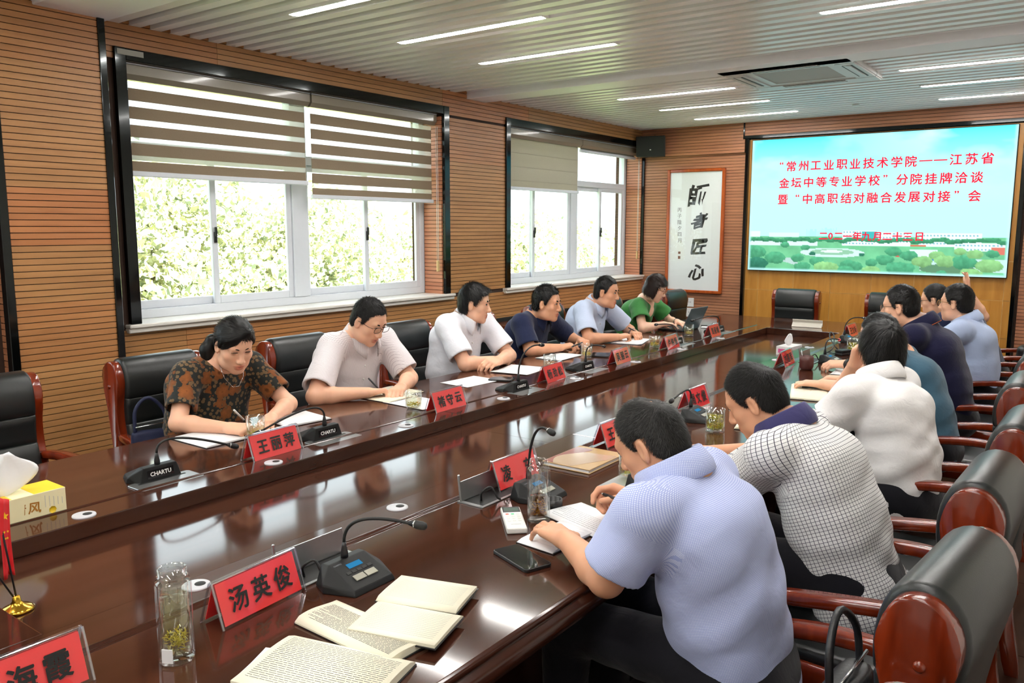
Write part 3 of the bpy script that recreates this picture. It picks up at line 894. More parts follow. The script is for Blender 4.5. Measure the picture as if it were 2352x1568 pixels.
ysplit = [TY0, SEAMS[0], SEAMS[1], TYF1]
BW = 0.128                                                # width of the border strip along the inner edge
for i in range(3):
    a, b = ysplit[i] + (0.0008 if i else 0), ysplit[i + 1] - (0.0008 if i < 2 else 0)
    tpart('tabletop', box(TL0, TL1 - BW, a, b, ZTB - 0.035, ZTB))
    tpart('tabletop', box(TR0 + BW, TR1, a, b, ZTB - 0.035, ZTB))
    a2, b2 = max(a, TYN), min(b, TYF0)
    tpart('inner_border', box(TL1 - BW, TL1, a2 if i else TYN - 0.13, b2 if i < 2 else TYF0 + 0.13, ZTB - 0.05, ZTB + 0.004, 0.003), 'table_wood')
    tpart('inner_border', box(TR0, TR0 + BW, a2 if i else TYN - 0.13, b2 if i < 2 else TYF0 + 0.13, ZTB - 0.05, ZTB + 0.004, 0.003), 'table_wood')
    tpart('centre_panel', box(TL1 - 0.02, TR0 + 0.02, a2 if i else TYN - 0.1, b2 if i < 2 else TYF0 + 0.1, 0.67, 0.698))
tpart('tabletop', box(TL1 - BW, TR0 + BW, TY0, TYN - 0.13, ZTB - 0.035, ZTB))
tpart('tabletop', box(TL1 - BW, TR0 + BW, TYF0 + 0.13, TYF1, ZTB - 0.035, ZTB))
tpart('inner_border', box(TL1, TR0, TYN - 0.13, TYN, ZTB - 0.05, ZTB + 0.004, 0.003))
tpart('inner_border', box(TL1, TR0, TYF0, TYF0 + 0.13, ZTB - 0.05, ZTB + 0.004, 0.003))
for xx, s in ((TL1, 1), (TR0, -1)):
    tpart('inner_fascia', boxes([(min(xx, xx - s * 0.02), max(xx, xx - s * 0.02), TYN, TYF0, 0.60, ZTB - 0.045)]), 'table_edge')
tpart('inner_fascia', boxes([(TL1, TR0, TYF0, TYF0 + 0.02, 0.60, ZTB - 0.045)]), 'table_edge')
tpart('inner_fascia', boxes([(TL1, TR0, TYN - 0.02, TYN, 0.60, ZTB - 0.045)]), 'table_edge')
# small moulding where the border strip meets the writing surface
for xx, s in ((TR0 + BW, 1), (TL1 - BW, -1)):
    bm = bmesh.new()
    pr = [(0, 0.004), (0.004, 0.0075), (0.010, 0.008), (0.014, 0.005), (0.017, 0.0025), (0.021, 0.003), (0.024, 0.0)]
    A = [bm.verts.new((xx + s * (p[0] - 0.002), TYN - 0.13, ZTB + p[1])) for p in pr]; B = [bm.verts.new((xx + s * (p[0] - 0.002), TYF0 + 0.13, ZTB + p[1])) for p in pr]
    for i in range(len(pr) - 1): bm.faces.new((A[i], A[i + 1], B[i + 1], B[i])).smooth = True
    bmesh.ops.recalc_face_normals(bm, faces=bm.faces)
    tpart('border_moulding', bm, 'table_edge')
# stepped outer edge moulding, one run per side
EP = [(0, 0.0), (0.010, -0.002), (0.014, -0.009), (0.009, -0.015), (0.012, -0.019), (0.026, -0.022), (0.034, -0.033), (0.033, -0.047), (0.024, -0.057), (0.012, -0.063), (0.010, -0.075), (0.0, -0.08)]


def edge_run(p0, p1, nrm):
    bm = bmesh.new(); p0, p1, nrm = np.array(p0), np.array(p1), np.array(nrm)
    A = [bm.verts.new((*(p0 + nrm * q[0]), ZTB + q[1])) for q in EP]; B = [bm.verts.new((*(p1 + nrm * q[0]), ZTB + q[1])) for q in EP]
    for i in range(len(EP) - 1): bm.faces.new((A[i], A[i + 1], B[i + 1], B[i])).smooth = True
    bm.faces.new(A); bm.faces.new(B[::-1]); bmesh.ops.recalc_face_normals(bm, faces=bm.faces)
    tpart('edge_moulding', bm, 'table_edge')


edge_run((TR1, TY0), (TR1, TYF1), (1, 0)); edge_run((TL0, TY0), (TL0, TYF1), (-1, 0)); edge_run((TL0, TYF1), (TR1, TYF1), (0, 1)); edge_run((TL0, TY0), (TR1, TY0), (0, -1))
for xx in (TL0 + 0.30, TR1 - 0.34):
    tpart('leg_panel', box(xx, xx + 0.04, TY0 + 0.2, TYF1 - 0.2, 0.0, 0.715), 'table_edge')
for yy in (TY0 + 0.25, TYF1 - 0.29): tpart('leg_panel', box(TL0 + 0.34, TR1 - 0.34, yy, yy + 0.04, 0, 0.66), 'table_edge')
# cable outlets in the border
_g1 = lathe([(0, 0.0), (0.029, 0.0), (0.0325, -0.001), (0.033, -0.003), (0.033, -0.004)], 28); _gm1 = bpy.data.meshes.new('cable_outlet'); _g1.to_mesh(_gm1); _g1.free(); _gm1.materials.append(MATS['outlet_grey'])
_g2 = lathe([(0, 0.0), (0.013, 0.0), (0.0135, -0.002)], 16); _gm2 = bpy.data.meshes.new('cable_opening'); _g2.to_mesh(_gm2); _g2.free(); _gm2.materials.append(MATS['rubber_black'])
GY = [1.12, 1.80, 2.49, 3.19, 3.87, 4.59, 5.28, 5.98]
for yy in GY:
    for xx, dy in ((TL1 - 0.05, 0.0), (TR0 + 0.05, -0.08)):
        o = obj('cable_outlet', _gm1, None, tab, (xx + TO[0], yy + dy + TO[1], ZTB + 0.008))
        obj('cable_opening', _gm2, None, o, (0.004, 0.008, 0.0006))

# ------------------------------------------------------------------ chairs
PLATE = [(-0.20, 0.40), (-0.205, 0.50), (-0.232, 0.62), (-0.258, 0.74), (-0.262, 0.84), (-0.236, 0.93), (-0.244, 0.99), (-0.272, 1.038), (-0.322, 1.055), (-0.372, 1.045), (-0.410, 1.008), (-0.422, 0.955),
         (-0.398, 0.88), (-0.372, 0.79), (-0.345, 0.67), (-0.325, 0.55), (-0.318, 0.42), (-0.335, 0.22), (-0.37, 0.0), (-0.325, 0.0), (-0.285, 0.22), (-0.262, 0.38)]
CUSH = [(-0.165, 0.46), (-0.172, 0.54), (-0.188, 0.598), (-0.199, 0.603), (-0.198, 0.609), (-0.205, 0.66), (-0.220, 0.742), (-0.232, 0.748), (-0.226, 0.754), (-0.226, 0.80), (-0.218, 0.868), (-0.229, 0.874), (-0.217, 0.88), (-0.212, 0.93), (-0.220, 0.985), (-0.245, 1.035),
        (-0.285, 1.062), (-0.33, 1.068), (-0.378, 1.055), (-0.415, 1.02), (-0.432, 0.965), (-0.425, 0.91), (-0.392, 0.80), (-0.362, 0.67), (-0.343, 0.55), (-0.333, 0.46)]


def slim(P):      # narrow the upper part of a side outline
    return [(-0.325 + (x + 0.325) * (1 - 0.26 * min(1, max(0, (z - 0.5) / 0.25))), z) for x, z in P]


PLATE, CUSH = slim(PLATE), slim(CUSH)


def xz_extrude(poly, y0, y1, bev, seg=3, sub=1):
    pts = [(float(p[0]), float(p[1])) for p in poly]
    bm = prism([(p[0], p[1]) for p in pts], y0, y1, bev, seg)
    for v in bm.verts:
        x, yv, z = v.co; v.co = (x, z, yv)
    bmesh.ops.recalc_face_normals(bm, faces=bm.faces)
    return bm


def smooth_poly(poly, n=3):
    P = [np.array(p) for p in poly]; m = len(P); out = []
    for i in range(m):
        a, b, c, d = P[i - 1], P[i], P[(i + 1) % m], P[(i + 2) % m]
        for k in range(n):
            t = k / n; out.append(0.5 * ((2 * b) + (-a + c) * t + (2 * a - 5 * b + 4 * c - d) * t * t + (-a + 3 * b - 3 * c + d) * t ** 3))
    return out


def sweep_rect(pts, w, h, side=None, bev=0.006):
    """board of width w (sideways) and thickness h along a path"""
    bm = bmesh.new(); pts = [np.array(p, float) for p in pts]; rings = []
    for i, p in enumerate(pts):
        t = unit(pts[min(i + 1, len(pts) - 1)] - pts[max(i - 1, 0)]); s = np.array(side if side is not None else (0, 1.0, 0)); s = unit(s - t * (s @ t)); u = np.cross(t, s)
        ww = w[i] if hasattr(w, '__len__') else w; hh = h[i] if hasattr(h, '__len__') else h
        c = min(bev, ww * 0.3, hh * 0.3)
        rings.append([bm.verts.new(tuple(p + s * a + u * b)) for a, b in ((-ww / 2, -hh / 2 + c), (-ww / 2 + c, -hh / 2), (ww / 2 - c, -hh / 2), (ww / 2, -hh / 2 + c), (ww / 2, hh / 2 - c), (ww / 2 - c, hh / 2), (-ww / 2 + c, hh / 2), (-ww / 2, hh / 2 - c))])
    for a, b in zip(rings[:-1], rings[1:]):
        for i in range(8): bm.faces.new((a[i], a[(i + 1) % 8], b[(i + 1) % 8], b[i])).smooth = True
    bm.faces.new(rings[0]); bm.faces.new(rings[-1][::-1]); bmesh.ops.recalc_face_normals(bm, faces=bm.faces)
    return bm


def make_chair():
    t = thing('conference_chair', 'chair', 'chair')
    cu = smooth_poly(CUSH, 2)
    nn = len(cu); P2 = np.array(cu); tg = np.roll(P2, -4, 0) - np.roll(P2, 4, 0); nr = np.stack([tg[:, 1], -tg[:, 0]], 1); nr /= np.linalg.norm(nr, axis=1)[:, None]
    cen = P2.mean(0); sg = 1 if ((P2[34] - cen) @ nr[34]) > 0 else -1
    secs = [(-0.222, 0.02), (-0.219, 0.009), (-0.211, 0.002), (-0.2, 0.0), (0.2, 0.0), (0.211, 0.002), (0.219, 0.009), (0.222, 0.02)]
    VV = np.concatenate([np.stack([(P2 - sg * nr * ins)[:, 0], np.full(nn, yy), (P2 - sg * nr * ins)[:, 1]], 1) for yy, ins in secs])
    FF = [(k * nn + i, k * nn + (i + 1) % nn, (k + 1) * nn + (i + 1) % nn, (k + 1) * nn + i) for k in range(len(secs) - 1) for i in range(nn)]
    FF += [tuple(range(nn))[::-1], tuple((len(secs) - 1) * nn + i for i in range(nn))]
    bk = bmesh.new(); bk.from_mesh(mesh_np('b', VV, FF, True)); bmesh.ops.recalc_face_normals(bk, faces=bk.faces); obj('backrest', bk, 'leather', t)
    for s in (-1, 1):
        pl = smooth_poly(PLATE, 3)
        a, b = (0.218, 0.262) if s > 0 else (-0.262, -0.218)
        p = obj('side_panel', smooth_bm(xz_extrude(pl, a, b, 0.007, 2)), 'chair_wood', t)
        cap = lathe([(0.011, 0.0), (0.010, 0.004), (0.006, 0.007), (0, 0.008)], 12)
        obj('screw_cap', cap, 'chair_wood', p, (-0.335, 0.262 * s, 0.93), (-math.pi / 2 * s, 0, 0))
        path = catmull([(-0.275, 0.245 * s, 0.685), (-0.15, 0.275 * s, 0.69), (0.0, 0.292 * s, 0.675), (0.13, 0.285 * s, 0.65), (0.21, 0.268 * s, 0.628), (0.245, 0.262 * s, 0.595)], 4)
        n = len(path); obj('armrest', sweep_rect(path, [0.045 + 0.02 * math.sin(math.pi * i / (n - 1)) for i in range(n)], [0.034] * (n - 4) + [0.04, 0.042, 0.036, 0.024]), 'chair_wood', t)
        path = catmull([(0.225, 0.258 * s, 0.615), (0.20, 0.25 * s, 0.48), (0.205, 0.25 * s, 0.25), (0.225, 0.25 * s, 0.0)], 4)
        obj('leg', sweep_rect(path, 0.044, [0.05 - 0.001 * i for i in range(len(path))]), 'chair_wood', t)
        path = catmull([(-0.27, 0.247 * s, 0.42), (-0.05, 0.262 * s, 0.425), (0.2, 0.25 * s, 0.42)], 4)
        obj('seat_rail', sweep_rect(path, 0.03, 0.075), 'chair_wood', t)
    bm = box(-0.25, 0.265, -0.232, 0.232, 0.395, 0.485, 0.035, 4); smooth_bm(bm); obj('seat', bm, 'leather', t)
    obj('front_rail', box(0.19, 0.225, -0.23, 0.23, 0.37, 0.425, 0.006), 'chair_wood', t)
    obj('back_rail', box(-0.30, -0.26, -0.22, 0.22, 0.37, 0.425, 0.006), 'chair_wood', t)
    return t


_chair0 = make_chair(); _chair_used = [False]


def chair(x, y, rz, label, group='conference chairs round the table'):
    if _chair_used[0]: t = copy_tree(_chair0)
    else: t = _chair0; _chair_used[0] = True
    t.location = (x, y, 0); t.rotation_euler = (0, 0, rz); t.scale = (0.97, 0.86, 0.94); t['label'] = label; t['group'] = group
    return t


CL = 'black leather chair with wooden frame, '
PI = math.pi
LCX = -3.33
chair(LCX, 1.33, 0.03, CL + 'empty, in front of the pillar')
chair(LCX, 2.09, 0.0, CL + 'behind the woman in floral blouse')
chair(LCX, 2.93, 0.02, CL + 'behind the writing man in spectacles')
chair(LCX, 3.78, 0.0, CL + 'behind the man with crossed arms')
chair(LCX, 4.47, 0.0, CL + 'behind the navy-shirted man leaning forward')
chair(LCX + 0.01, 5.38, 0.0, CL + 'behind the man in pale blue')
chair(LCX + 0.07, 6.25, 0.0, CL + 'behind the woman in green')
chair(LCX + 0.22, 7.27, -0.05, CL + 'empty, between green-topped woman and calligraphy')
chair(-0.50, 0.94, PI - 0.05, CL + 'empty, beside the chair holding the black bag')
chair(-0.505, 1.685, PI - 0.10, CL + 'of the man in fine blue check')
chair(-0.525, 2.36, PI - 0.04, CL + 'of the man in grid-checked shirt')
chair(-0.51, 3.08, PI - 0.02, CL + 'of the person in plain white')
chair(-0.57, 3.86, PI, CL + 'of the person in teal')
chair(-0.58, 4.70, PI, CL + 'of the man in navy polo')
chair(-0.60, 5.55, PI, CL + 'of the light blue shirted man')
chair(-0.64, 6.42, PI, CL + 'of the man with raised hand')
chair(-0.64, 7.25, PI, CL + 'holding a black bag near the screen')
chair(-2.49, 7.83, -PI / 2, CL + 'empty at the table head, fully visible')
chair(-1.62, 7.85, -PI / 2, CL + 'empty at the table head, partly hidden')
# ------------------------------------------------------------------ people: one continuous surface each, grown from distance fields
class Field:
    def __init__(s, lo, hi, h):
        s.h = h; s.lo = np.array(lo, float); n = np.ceil((np.array(hi) - s.lo) / h).astype(int) + 1
        s.ax = [(s.lo[i] + h * np.arange(n[i])).astype(np.float32) for i in range(3)]
        s.v = np.full(tuple(n), 1.0, dtype=np.float32)

    def box(s, lo, hi):
        a = np.clip(np.floor((np.array(lo) - s.lo) / s.h).astype(int), 0, np.array(s.v.shape)); b = np.clip(np.ceil((np.array(hi) - s.lo) / s.h).astype(int) + 1, 0, np.array(s.v.shape))
        sl = tuple(slice(a[i], b[i]) for i in range(3))
        return sl, (s.ax[0][sl[0]][:, None, None], s.ax[1][sl[1]][None, :, None], s.ax[2][sl[2]][None, None, :])

    def add(s, fn, lo, hi, k=0.01, mode='u'):
        m = k + 2 * s.h
        sl, P = s.box(np.array(lo) - m, np.array(hi) + m)
        v = s.v[sl]
        if v.size == 0: return
        d = fn(P).astype(np.float32)
        if mode == 'u':
            hh = np.clip(0.5 + 0.5 * (v - d) / k, 0, 1); s.v[sl] = v * (1 - hh) + d * hh - k * hh * (1 - hh)
        elif mode == 's':
            d = -d; hh = np.clip(0.5 - 0.5 * (v - d) / k, 0, 1); s.v[sl] = v * (1 - hh) + d * hh + k * hh * (1 - hh)


def f_cone(a, b, ra, rb):
    a = np.array(a, float); b = np.array(b, float); ab = b - a; L2 = float(ab @ ab) + 1e-12

    def fn(P):
        x, y, z = P[0] - a[0], P[1] - a[1], P[2] - a[2]
        t = np.clip((x * ab[0] + y * ab[1] + z * ab[2]) / L2, 0, 1)
        return np.sqrt((x - t * ab[0]) ** 2 + (y - t * ab[1]) ** 2 + (z - t * ab[2]) ** 2) - (ra + (rb - ra) * t)
    r = max(ra, rb)
    return fn, np.minimum(a, b) - r, np.maximum(a, b) + r


def f_ell(c, R, rad):
    """ellipsoid; R rows are its unit axes"""
    c = np.array(c, float); R = np.array(R, float); rad = np.array(rad, float); mn = rad.min()

    def fn(P):
        x, y, z = P[0] - c[0], P[1] - c[1], P[2] - c[2]; s = 0; g = 0
        for i in range(3):
            q = (x * R[i, 0] + y * R[i, 1] + z * R[i, 2]) / rad[i]; s = s + q * q; g = g + (q / rad[i]) ** 2
        k0 = np.sqrt(s); return k0 * (k0 - 1) / (np.sqrt(g) + 1e-9)
    e = np.abs(R * rad[:, None]).sum(0)
    return fn, c - e, c + e


def f_oval(a, b, L, w0, d0, w1, d1, p=2.4):
    """limb or trunk section with an oval cross-section: half-width along L, half-depth across"""
    a = np.array(a, float); b = np.array(b, float); ab = b - a; n = np.linalg.norm(ab); A = ab / n; L = unit(np.array(L) - A * (np.array(L) @ A)); D = np.cross(A, L)

    def fn(P):
        x, y, z = P[0] - a[0], P[1] - a[1], P[2] - a[2]
        s = x * A[0] + y * A[1] + z * A[2]; t = np.clip(s / n, 0, 1); e = s - t * n
        l = x * L[0] + y * L[1] + z * L[2]; d = x * D[0] + y * D[1] + z * D[2]
        w = w0 + (w1 - w0) * t; q = d0 + (d1 - d0) * t
        r = (np.abs(l / w) ** p + np.abs(d / q) ** p + np.abs(e / q) ** p) ** (1 / p)
        return (r - 1) * np.minimum(w, q)
    r = max(w0, d0, w1, d1)
    return fn, np.minimum(a, b) - r, np.maximum(a, b) + r


def surface(F):
    v = F.v; ins = v < 0
    c = np.zeros(tuple(np.array(v.shape) - 1), dtype=np.int8)
    for i in (0, 1):
        for j in (0, 1):
            for k in (0, 1): c += ins[i:v.shape[0] - 1 + i, j:v.shape[1] - 1 + j, k:v.shape[2] - 1 + k]
    act = (c > 0) & (c < 8)
    I, J, K = np.nonzero(act); n = len(I)
    idx = np.full(c.shape, -1, dtype=np.int32); idx[I, J, K] = np.arange(n)
    pos = np.zeros((n, 3), dtype=np.float32); cnt = np.zeros(n, dtype=np.float32)
    for axis in range(3):
        o1, o2 = [q for q in range(3) if q != axis]
        for p in (0, 1):
            for q in (0, 1):
                A = [0, 0, 0]; A[o1] = p; A[o2] = q; B = list(A); B[axis] = 1
                va = v[I + A[0], J + A[1], K + A[2]]; vb = v[I + B[0], J + B[1], K + B[2]]
                m = (va < 0) != (vb < 0); t = np.where(m, va / np.where(m, va - vb, 1), 0)
                for d in range(3): pos[:, d] += m * ((A[d]) + (t if d == axis else 0))
                cnt += m
    pos /= cnt[:, None]
    pos += np.stack([I, J, K], 1); pos = pos * F.h + F.lo.astype(np.float32)
    Q = []
    for axis in range(3):
        o1, o2 = ((1, 2), (2, 0), (0, 1))[axis]
        sl = [slice(None)] * 3; s2 = [slice(None)] * 3; sl[axis] = slice(0, -1); s2[axis] = slice(1, None)
        a = ins[tuple(sl)]; b = ins[tuple(s2)]
        ch = a != b
        e = np.array(np.nonzero(ch)).T
        ok = (e[:, o1] > 0) & (e[:, o2] > 0) & (e[:, o1] < v.shape[o1] - 1) & (e[:, o2] < v.shape[o2] - 1); e = e[ok]

        def cell(d1, d2):
            q = e.copy(); q[:, o1] += d1; q[:, o2] += d2; return idx[q[:, 0], q[:, 1], q[:, 2]]
        quad = np.stack([cell(-1, -1), cell(0, -1), cell(0, 0), cell(-1, 0)], 1)
        fl = ~a[e[:, 0], e[:, 1], e[:, 2]]
        quad[fl] = quad[fl][:, ::-1]; Q.append(quad)
    Q = np.concatenate(Q); Q = Q[(Q >= 0).all(1)]
    return pos, Q


def relax(V, Q, it=1, k=0.5):
    n = len(V)
    a = Q.ravel(); b = np.roll(Q, -1, 1).ravel()
    for _ in range(it):
        S = np.zeros_like(V); C = np.zeros(n, dtype=np.float32)
        for d in range(3): S[:, d] = np.bincount(a, V[b, d], n) + np.bincount(b, V[a, d], n)
        C = np.bincount(a, minlength=n) + np.bincount(b, minlength=n)
        V = V * (1 - k) + k * S / np.maximum(C, 1)[:, None]
    return V.astype(np.float32)


def normals(V, Q):
    n = np.cross(V[Q[:, 2]] - V[Q[:, 0]], V[Q[:, 3]] - V[Q[:, 1]]); N_ = np.zeros_like(V)
    for d in range(3):
        for k in range(4): N_[:, d] += np.bincount(Q[:, k], n[:, d], len(V))
    return N_ / (np.linalg.norm(N_, axis=1)[:, None] + 1e-12)


def wav(P, seed, f, n=5):
    r = np.random.default_rng(seed); o = np.zeros(len(P))
    for _ in range(n):
        k = r.normal(size=3); k *= f * r.uniform(0.6, 1.5) / np.linalg.norm(k); o += np.sin(P @ k + r.uniform(0, 6.28))
    return o / n


def ball_axes(f, up):
    f = unit(f); up = unit(np.array(up) - f * (np.array(up) @ f)); return np.array([np.cross(up, f), f, up])   # left, forward, up


def rot_head(yaw, pitch, roll):
    yaw, pitch, roll = (math.radians(q) for q in (yaw, pitch, roll))
    f = np.array([math.cos(yaw) * math.cos(pitch), math.sin(yaw) * math.cos(pitch), -math.sin(pitch)])
    up = np.array([math.cos(yaw) * math.sin(pitch), math.sin(yaw) * math.sin(pitch), math.cos(pitch)])
    l = np.cross(up, f); up2 = math.cos(roll) * up + math.sin(roll) * l
    return ball_axes(f, up2)


def skin_mat(name, col):
    m, nt, out = _mat(name)
    p = N(nt, 'ShaderNodeBsdfPrincipled', i_Roughness=0.46); p.inputs['Specular IOR Level'].default_value = 0.4
    p.inputs['Subsurface Weight'].default_value = 0.12; p.inputs['Subsurface Radius'].default_value = (0.010, 0.004, 0.002); p.inputs['Subsurface Scale'].default_value = 1.0
    tc = N(nt, 'ShaderNodeTexCoord'); no = N(nt, 'ShaderNodeTexNoise', i_Scale=18.0, i_Detail=4.0); nt.links.new(tc.outputs['Object'], no.inputs['Vector'])
    mx = N(nt, 'ShaderNodeMix', data_type='RGBA'); mx.inputs[6].default_value = c4([col[0] * 0.93, col[1] * 0.88, col[2] * 0.86]); mx.inputs[7].default_value = c4([min(1, q * 1.06) for q in col]); nt.links.new(no.outputs[0], mx.inputs[0])
    at = N(nt, 'ShaderNodeAttribute', attribute_name='lips'); m2 = N(nt, 'ShaderNodeMix', data_type='RGBA'); m2.inputs[7].default_value = c4([col[0] * 0.78, col[1] * 0.46, col[2] * 0.48])
    nt.links.new(at.outputs['Fac'], m2.inputs[0]); nt.links.new(mx.outputs[2], m2.inputs[6])
    a3 = N(nt, 'ShaderNodeAttribute', attribute_name='stubble'); m3 = N(nt, 'ShaderNodeMix', data_type='RGBA'); m3.inputs[7].default_value = c4([col[0] * 0.30, col[1] * 0.28, col[2] * 0.30])
    nt.links.new(a3.outputs['Fac'], m3.inputs[0]); nt.links.new(m2.outputs[2], m3.inputs[6])
    nt.links.new(m3.outputs[2], p.inputs['Base Color']); nt.links.new(p.outputs[0], out.inputs[0]); return m


skin_mat('skin_fair', srgb(240, 198, 172)); skin_mat('skin_mid', srgb(232, 182, 152)); skin_mat('skin_tan', srgb(220, 164, 130))


def hair_mat(name, col, rough=0.42):
    m, nt, out = _mat(name)
    p = N(nt, 'ShaderNodeBsdfPrincipled', i_Roughness=rough); p.inputs['Specular IOR Level'].default_value = 0.28
    at = N(nt, 'ShaderNodeAttribute', attribute_name='shade'); mx = N(nt, 'ShaderNodeMix', data_type='RGBA')
    mx.inputs[6].default_value = c4([q * 0.6 for q in col]); mx.inputs[7].default_value = c4([min(1, q * 1.7) for q in col]); nt.links.new(at.outputs['Fac'], mx.inputs[0])
    nt.links.new(mx.outputs[2], p.inputs['Base Color']); nt.links.new(p.outputs[0], out.inputs[0])


hair_mat('hair_black', (0.0045, 0.004, 0.004)); hair_mat('hair_brown', (0.016, 0.008, 0.006)); hair_mat('hair_grey', (0.017, 0.016, 0.015), 0.5); hair_mat('hair_shorn', (0.008, 0.0072, 0.007), 0.55)


# cloth -------------------------------------------------------------
def cloth_mat(name, col, kind='plain', col2=None, pitch=0.012, line=0.16, rough=0.85, trans=0.0):
    m, nt, out = _mat(name)
    p = N(nt, 'ShaderNodeBsdfPrincipled', i_Roughness=rough); p.inputs['Specular IOR Level'].default_value = 0.2; p.inputs['Sheen Weight'].default_value = 0.15
    at = N(nt, 'ShaderNodeAttribute', attribute_name='weave'); tc = N(nt, 'ShaderNodeTexCoord')
    src = None
    if kind == 'check':
        sp_ = N(nt, 'ShaderNodeSeparateXYZ'); nt.links.new(at.outputs['Vector'], sp_.inputs[0]); fs = []
        for i in (0, 1):
            d = N(nt, 'ShaderNodeMath', operation='DIVIDE'); d.inputs[1].default_value = pitch; nt.links.new(sp_.outputs[i], d.inputs[0])
            f = N(nt, 'ShaderNodeMath', operation='FRACT'); nt.links.new(d.outputs[0], f.inputs[0])
            l = N(nt, 'ShaderNodeMath', operation='LESS_THAN'); l.inputs[1].default_value = line; nt.links.new(f.outputs[0], l.inputs[0]); fs.append(l)
        mxm = N(nt, 'ShaderNodeMath', operation='MAXIMUM'); nt.links.new(fs[0].outputs[0], mxm.inputs[0]); nt.links.new(fs[1].outputs[0], mxm.inputs[1])
        mx = N(nt, 'ShaderNodeMix', data_type='RGBA'); mx.inputs[6].default_value = c4(col); mx.inputs[7].default_value = c4(col2); nt.links.new(mxm.outputs[0], mx.inputs[0]); src = mx.outputs[2]
    elif kind == 'floral':
        vo = N(nt, 'ShaderNodeTexVoronoi', i_Scale=13.0); vo.inputs['Randomness'].default_value = 0.85; nt.links.new(tc.outputs['Object'], vo.inputs['Vector'])
        v2 = N(nt, 'ShaderNodeTexVoronoi', i_Scale=52.0); nt.links.new(tc.outputs['Object'], v2.inputs['Vector'])
        no = N(nt, 'ShaderNodeTexNoise', i_Scale=48.0, i_Detail=1.0); nt.links.new(tc.outputs['Object'], no.inputs['Vector'])
        ad = N(nt, 'ShaderNodeMath', operation='MULTIPLY_ADD'); ad.inputs[1].default_value = 0.55; nt.links.new(no.outputs[0], ad.inputs[0]); nt.links.new(vo.outputs['Distance'], ad.inputs[2])
        r1 = N(nt, 'ShaderNodeValToRGB'); nt.links.new(ad.outputs[0], r1.inputs[0]); e = r1.color_ramp.elements
        e[0].position = 0.26; e[0].color = c4(srgb(90, 50, 24)); e[1].position = 0.78; e[1].color = c4(srgb(40, 42, 40)); r1.color_ramp.interpolation = 'LINEAR'
        q = e.new(0.42); q.color = c4(srgb(142, 84, 40)); q = e.new(0.70); q.color = c4(srgb(118, 70, 36))
        r2 = N(nt, 'ShaderNodeValToRGB'); nt.links.new(v2.outputs['Distance'], r2.inputs[0]); r2.color_ramp.interpolation = 'CONSTANT'
        r2.color_ramp.elements[0].color = c4(srgb(110, 88, 62)); r2.color_ramp.elements[1].position = 0.42; r2.color_ramp.elements[1].color = c4(srgb(38, 40, 38))
        gt = N(nt, 'ShaderNodeMath', operation='GREATER_THAN'); gt.inputs[1].default_value = 0.72; nt.links.new(ad.outputs[0], gt.inputs[0])
        mx = N(nt, 'ShaderNodeMix', data_type='RGBA'); nt.links.new(gt.outputs[0], mx.inputs[0]); nt.links.new(r1.outputs[0], mx.inputs[6]); nt.links.new(r2.outputs[0], mx.inputs[7]); src = mx.outputs[2]
    else:
        no = N(nt, 'ShaderNodeTexNoise', i_Scale=300.0); nt.links.new(tc.outputs['Object'], no.inputs['Vector'])
        mx = N(nt, 'ShaderNodeMix', data_type='RGBA'); mx.inputs[6].default_value = c4([q * 0.92 for q in col]); mx.inputs[7].default_value = c4([min(1, q * 1.06) for q in col]); nt.links.new(no.outputs[0], mx.inputs[0]); src = mx.outputs[2]
    nt.links.new(src, p.inputs['Base Color'])
    nb = N(nt, 'ShaderNodeTexNoise', i_Scale=22.0, i_Detail=3.0, i_Distortion=1.2); nt.links.new(tc.outputs['Object'], nb.inputs['Vector'])
    b = N(nt, 'ShaderNodeBump', i_Strength=0.22, i_Distance=0.010); nt.links.new(nb.outputs[0], b.inputs['Height']); nt.links.new(b.outputs[0], p.inputs['Normal'])
    nt.links.new(p.outputs[0], out.inputs[0]); return m


cloth_mat('cloth_floral', None, 'floral')
cloth_mat('cloth_palecheck', srgb(228, 222, 224), 'check', srgb(190, 180, 186), 0.007, 0.14)
cloth_mat('cloth_white', srgb(230, 232, 240)); cloth_mat('cloth_white_warm', srgb(236, 234, 234))
cloth_mat('cloth_navy', srgb(30, 38, 68)); cloth_mat('cloth_navy_dark', srgb(28, 28, 58)); cloth_mat('cloth_paleblue', srgb(196, 210, 236)); cloth_mat('cloth_skyblue', srgb(184, 200, 234))
cloth_mat('cloth_green', srgb(62, 128, 66)); cloth_mat('cloth_teal', srgb(58, 92, 112))
cloth_mat('cloth_bluecheck', srgb(206, 214, 240), 'check', srgb(158, 170, 220), 0.0034, 0.38)
cloth_mat('cloth_grid', srgb(232, 232, 232), 'check', srgb(50, 50, 70), 0.0105, 0.12)
cloth_mat('cloth_trouser', (0.008, 0.008, 0.012)); cloth_mat('cloth_collar_navy', srgb(62, 60, 104))
plain('orange_piping', srgb(180, 84, 40), 0.7)
plain('shoe_black', (0.01, 0.01, 0.01), 0.3)
plain('eye_white', srgb(222, 214, 208), 0.3); plain('eye_dark', (0.012, 0.008, 0.006), 0.15)
plain('brow_hair', (0.010, 0.008, 0.007), 0.8, spec=0.1); plain('lip_dark', srgb(112, 52, 50), 0.6)
plain('spectacle_dark', (0.03, 0.025, 0.022), 0.25, 0.4); plain('spectacle_gold', srgb(190, 150, 90), 0.25, 0.9); plain('spectacle_amber', srgb(176, 96, 40), 0.25)


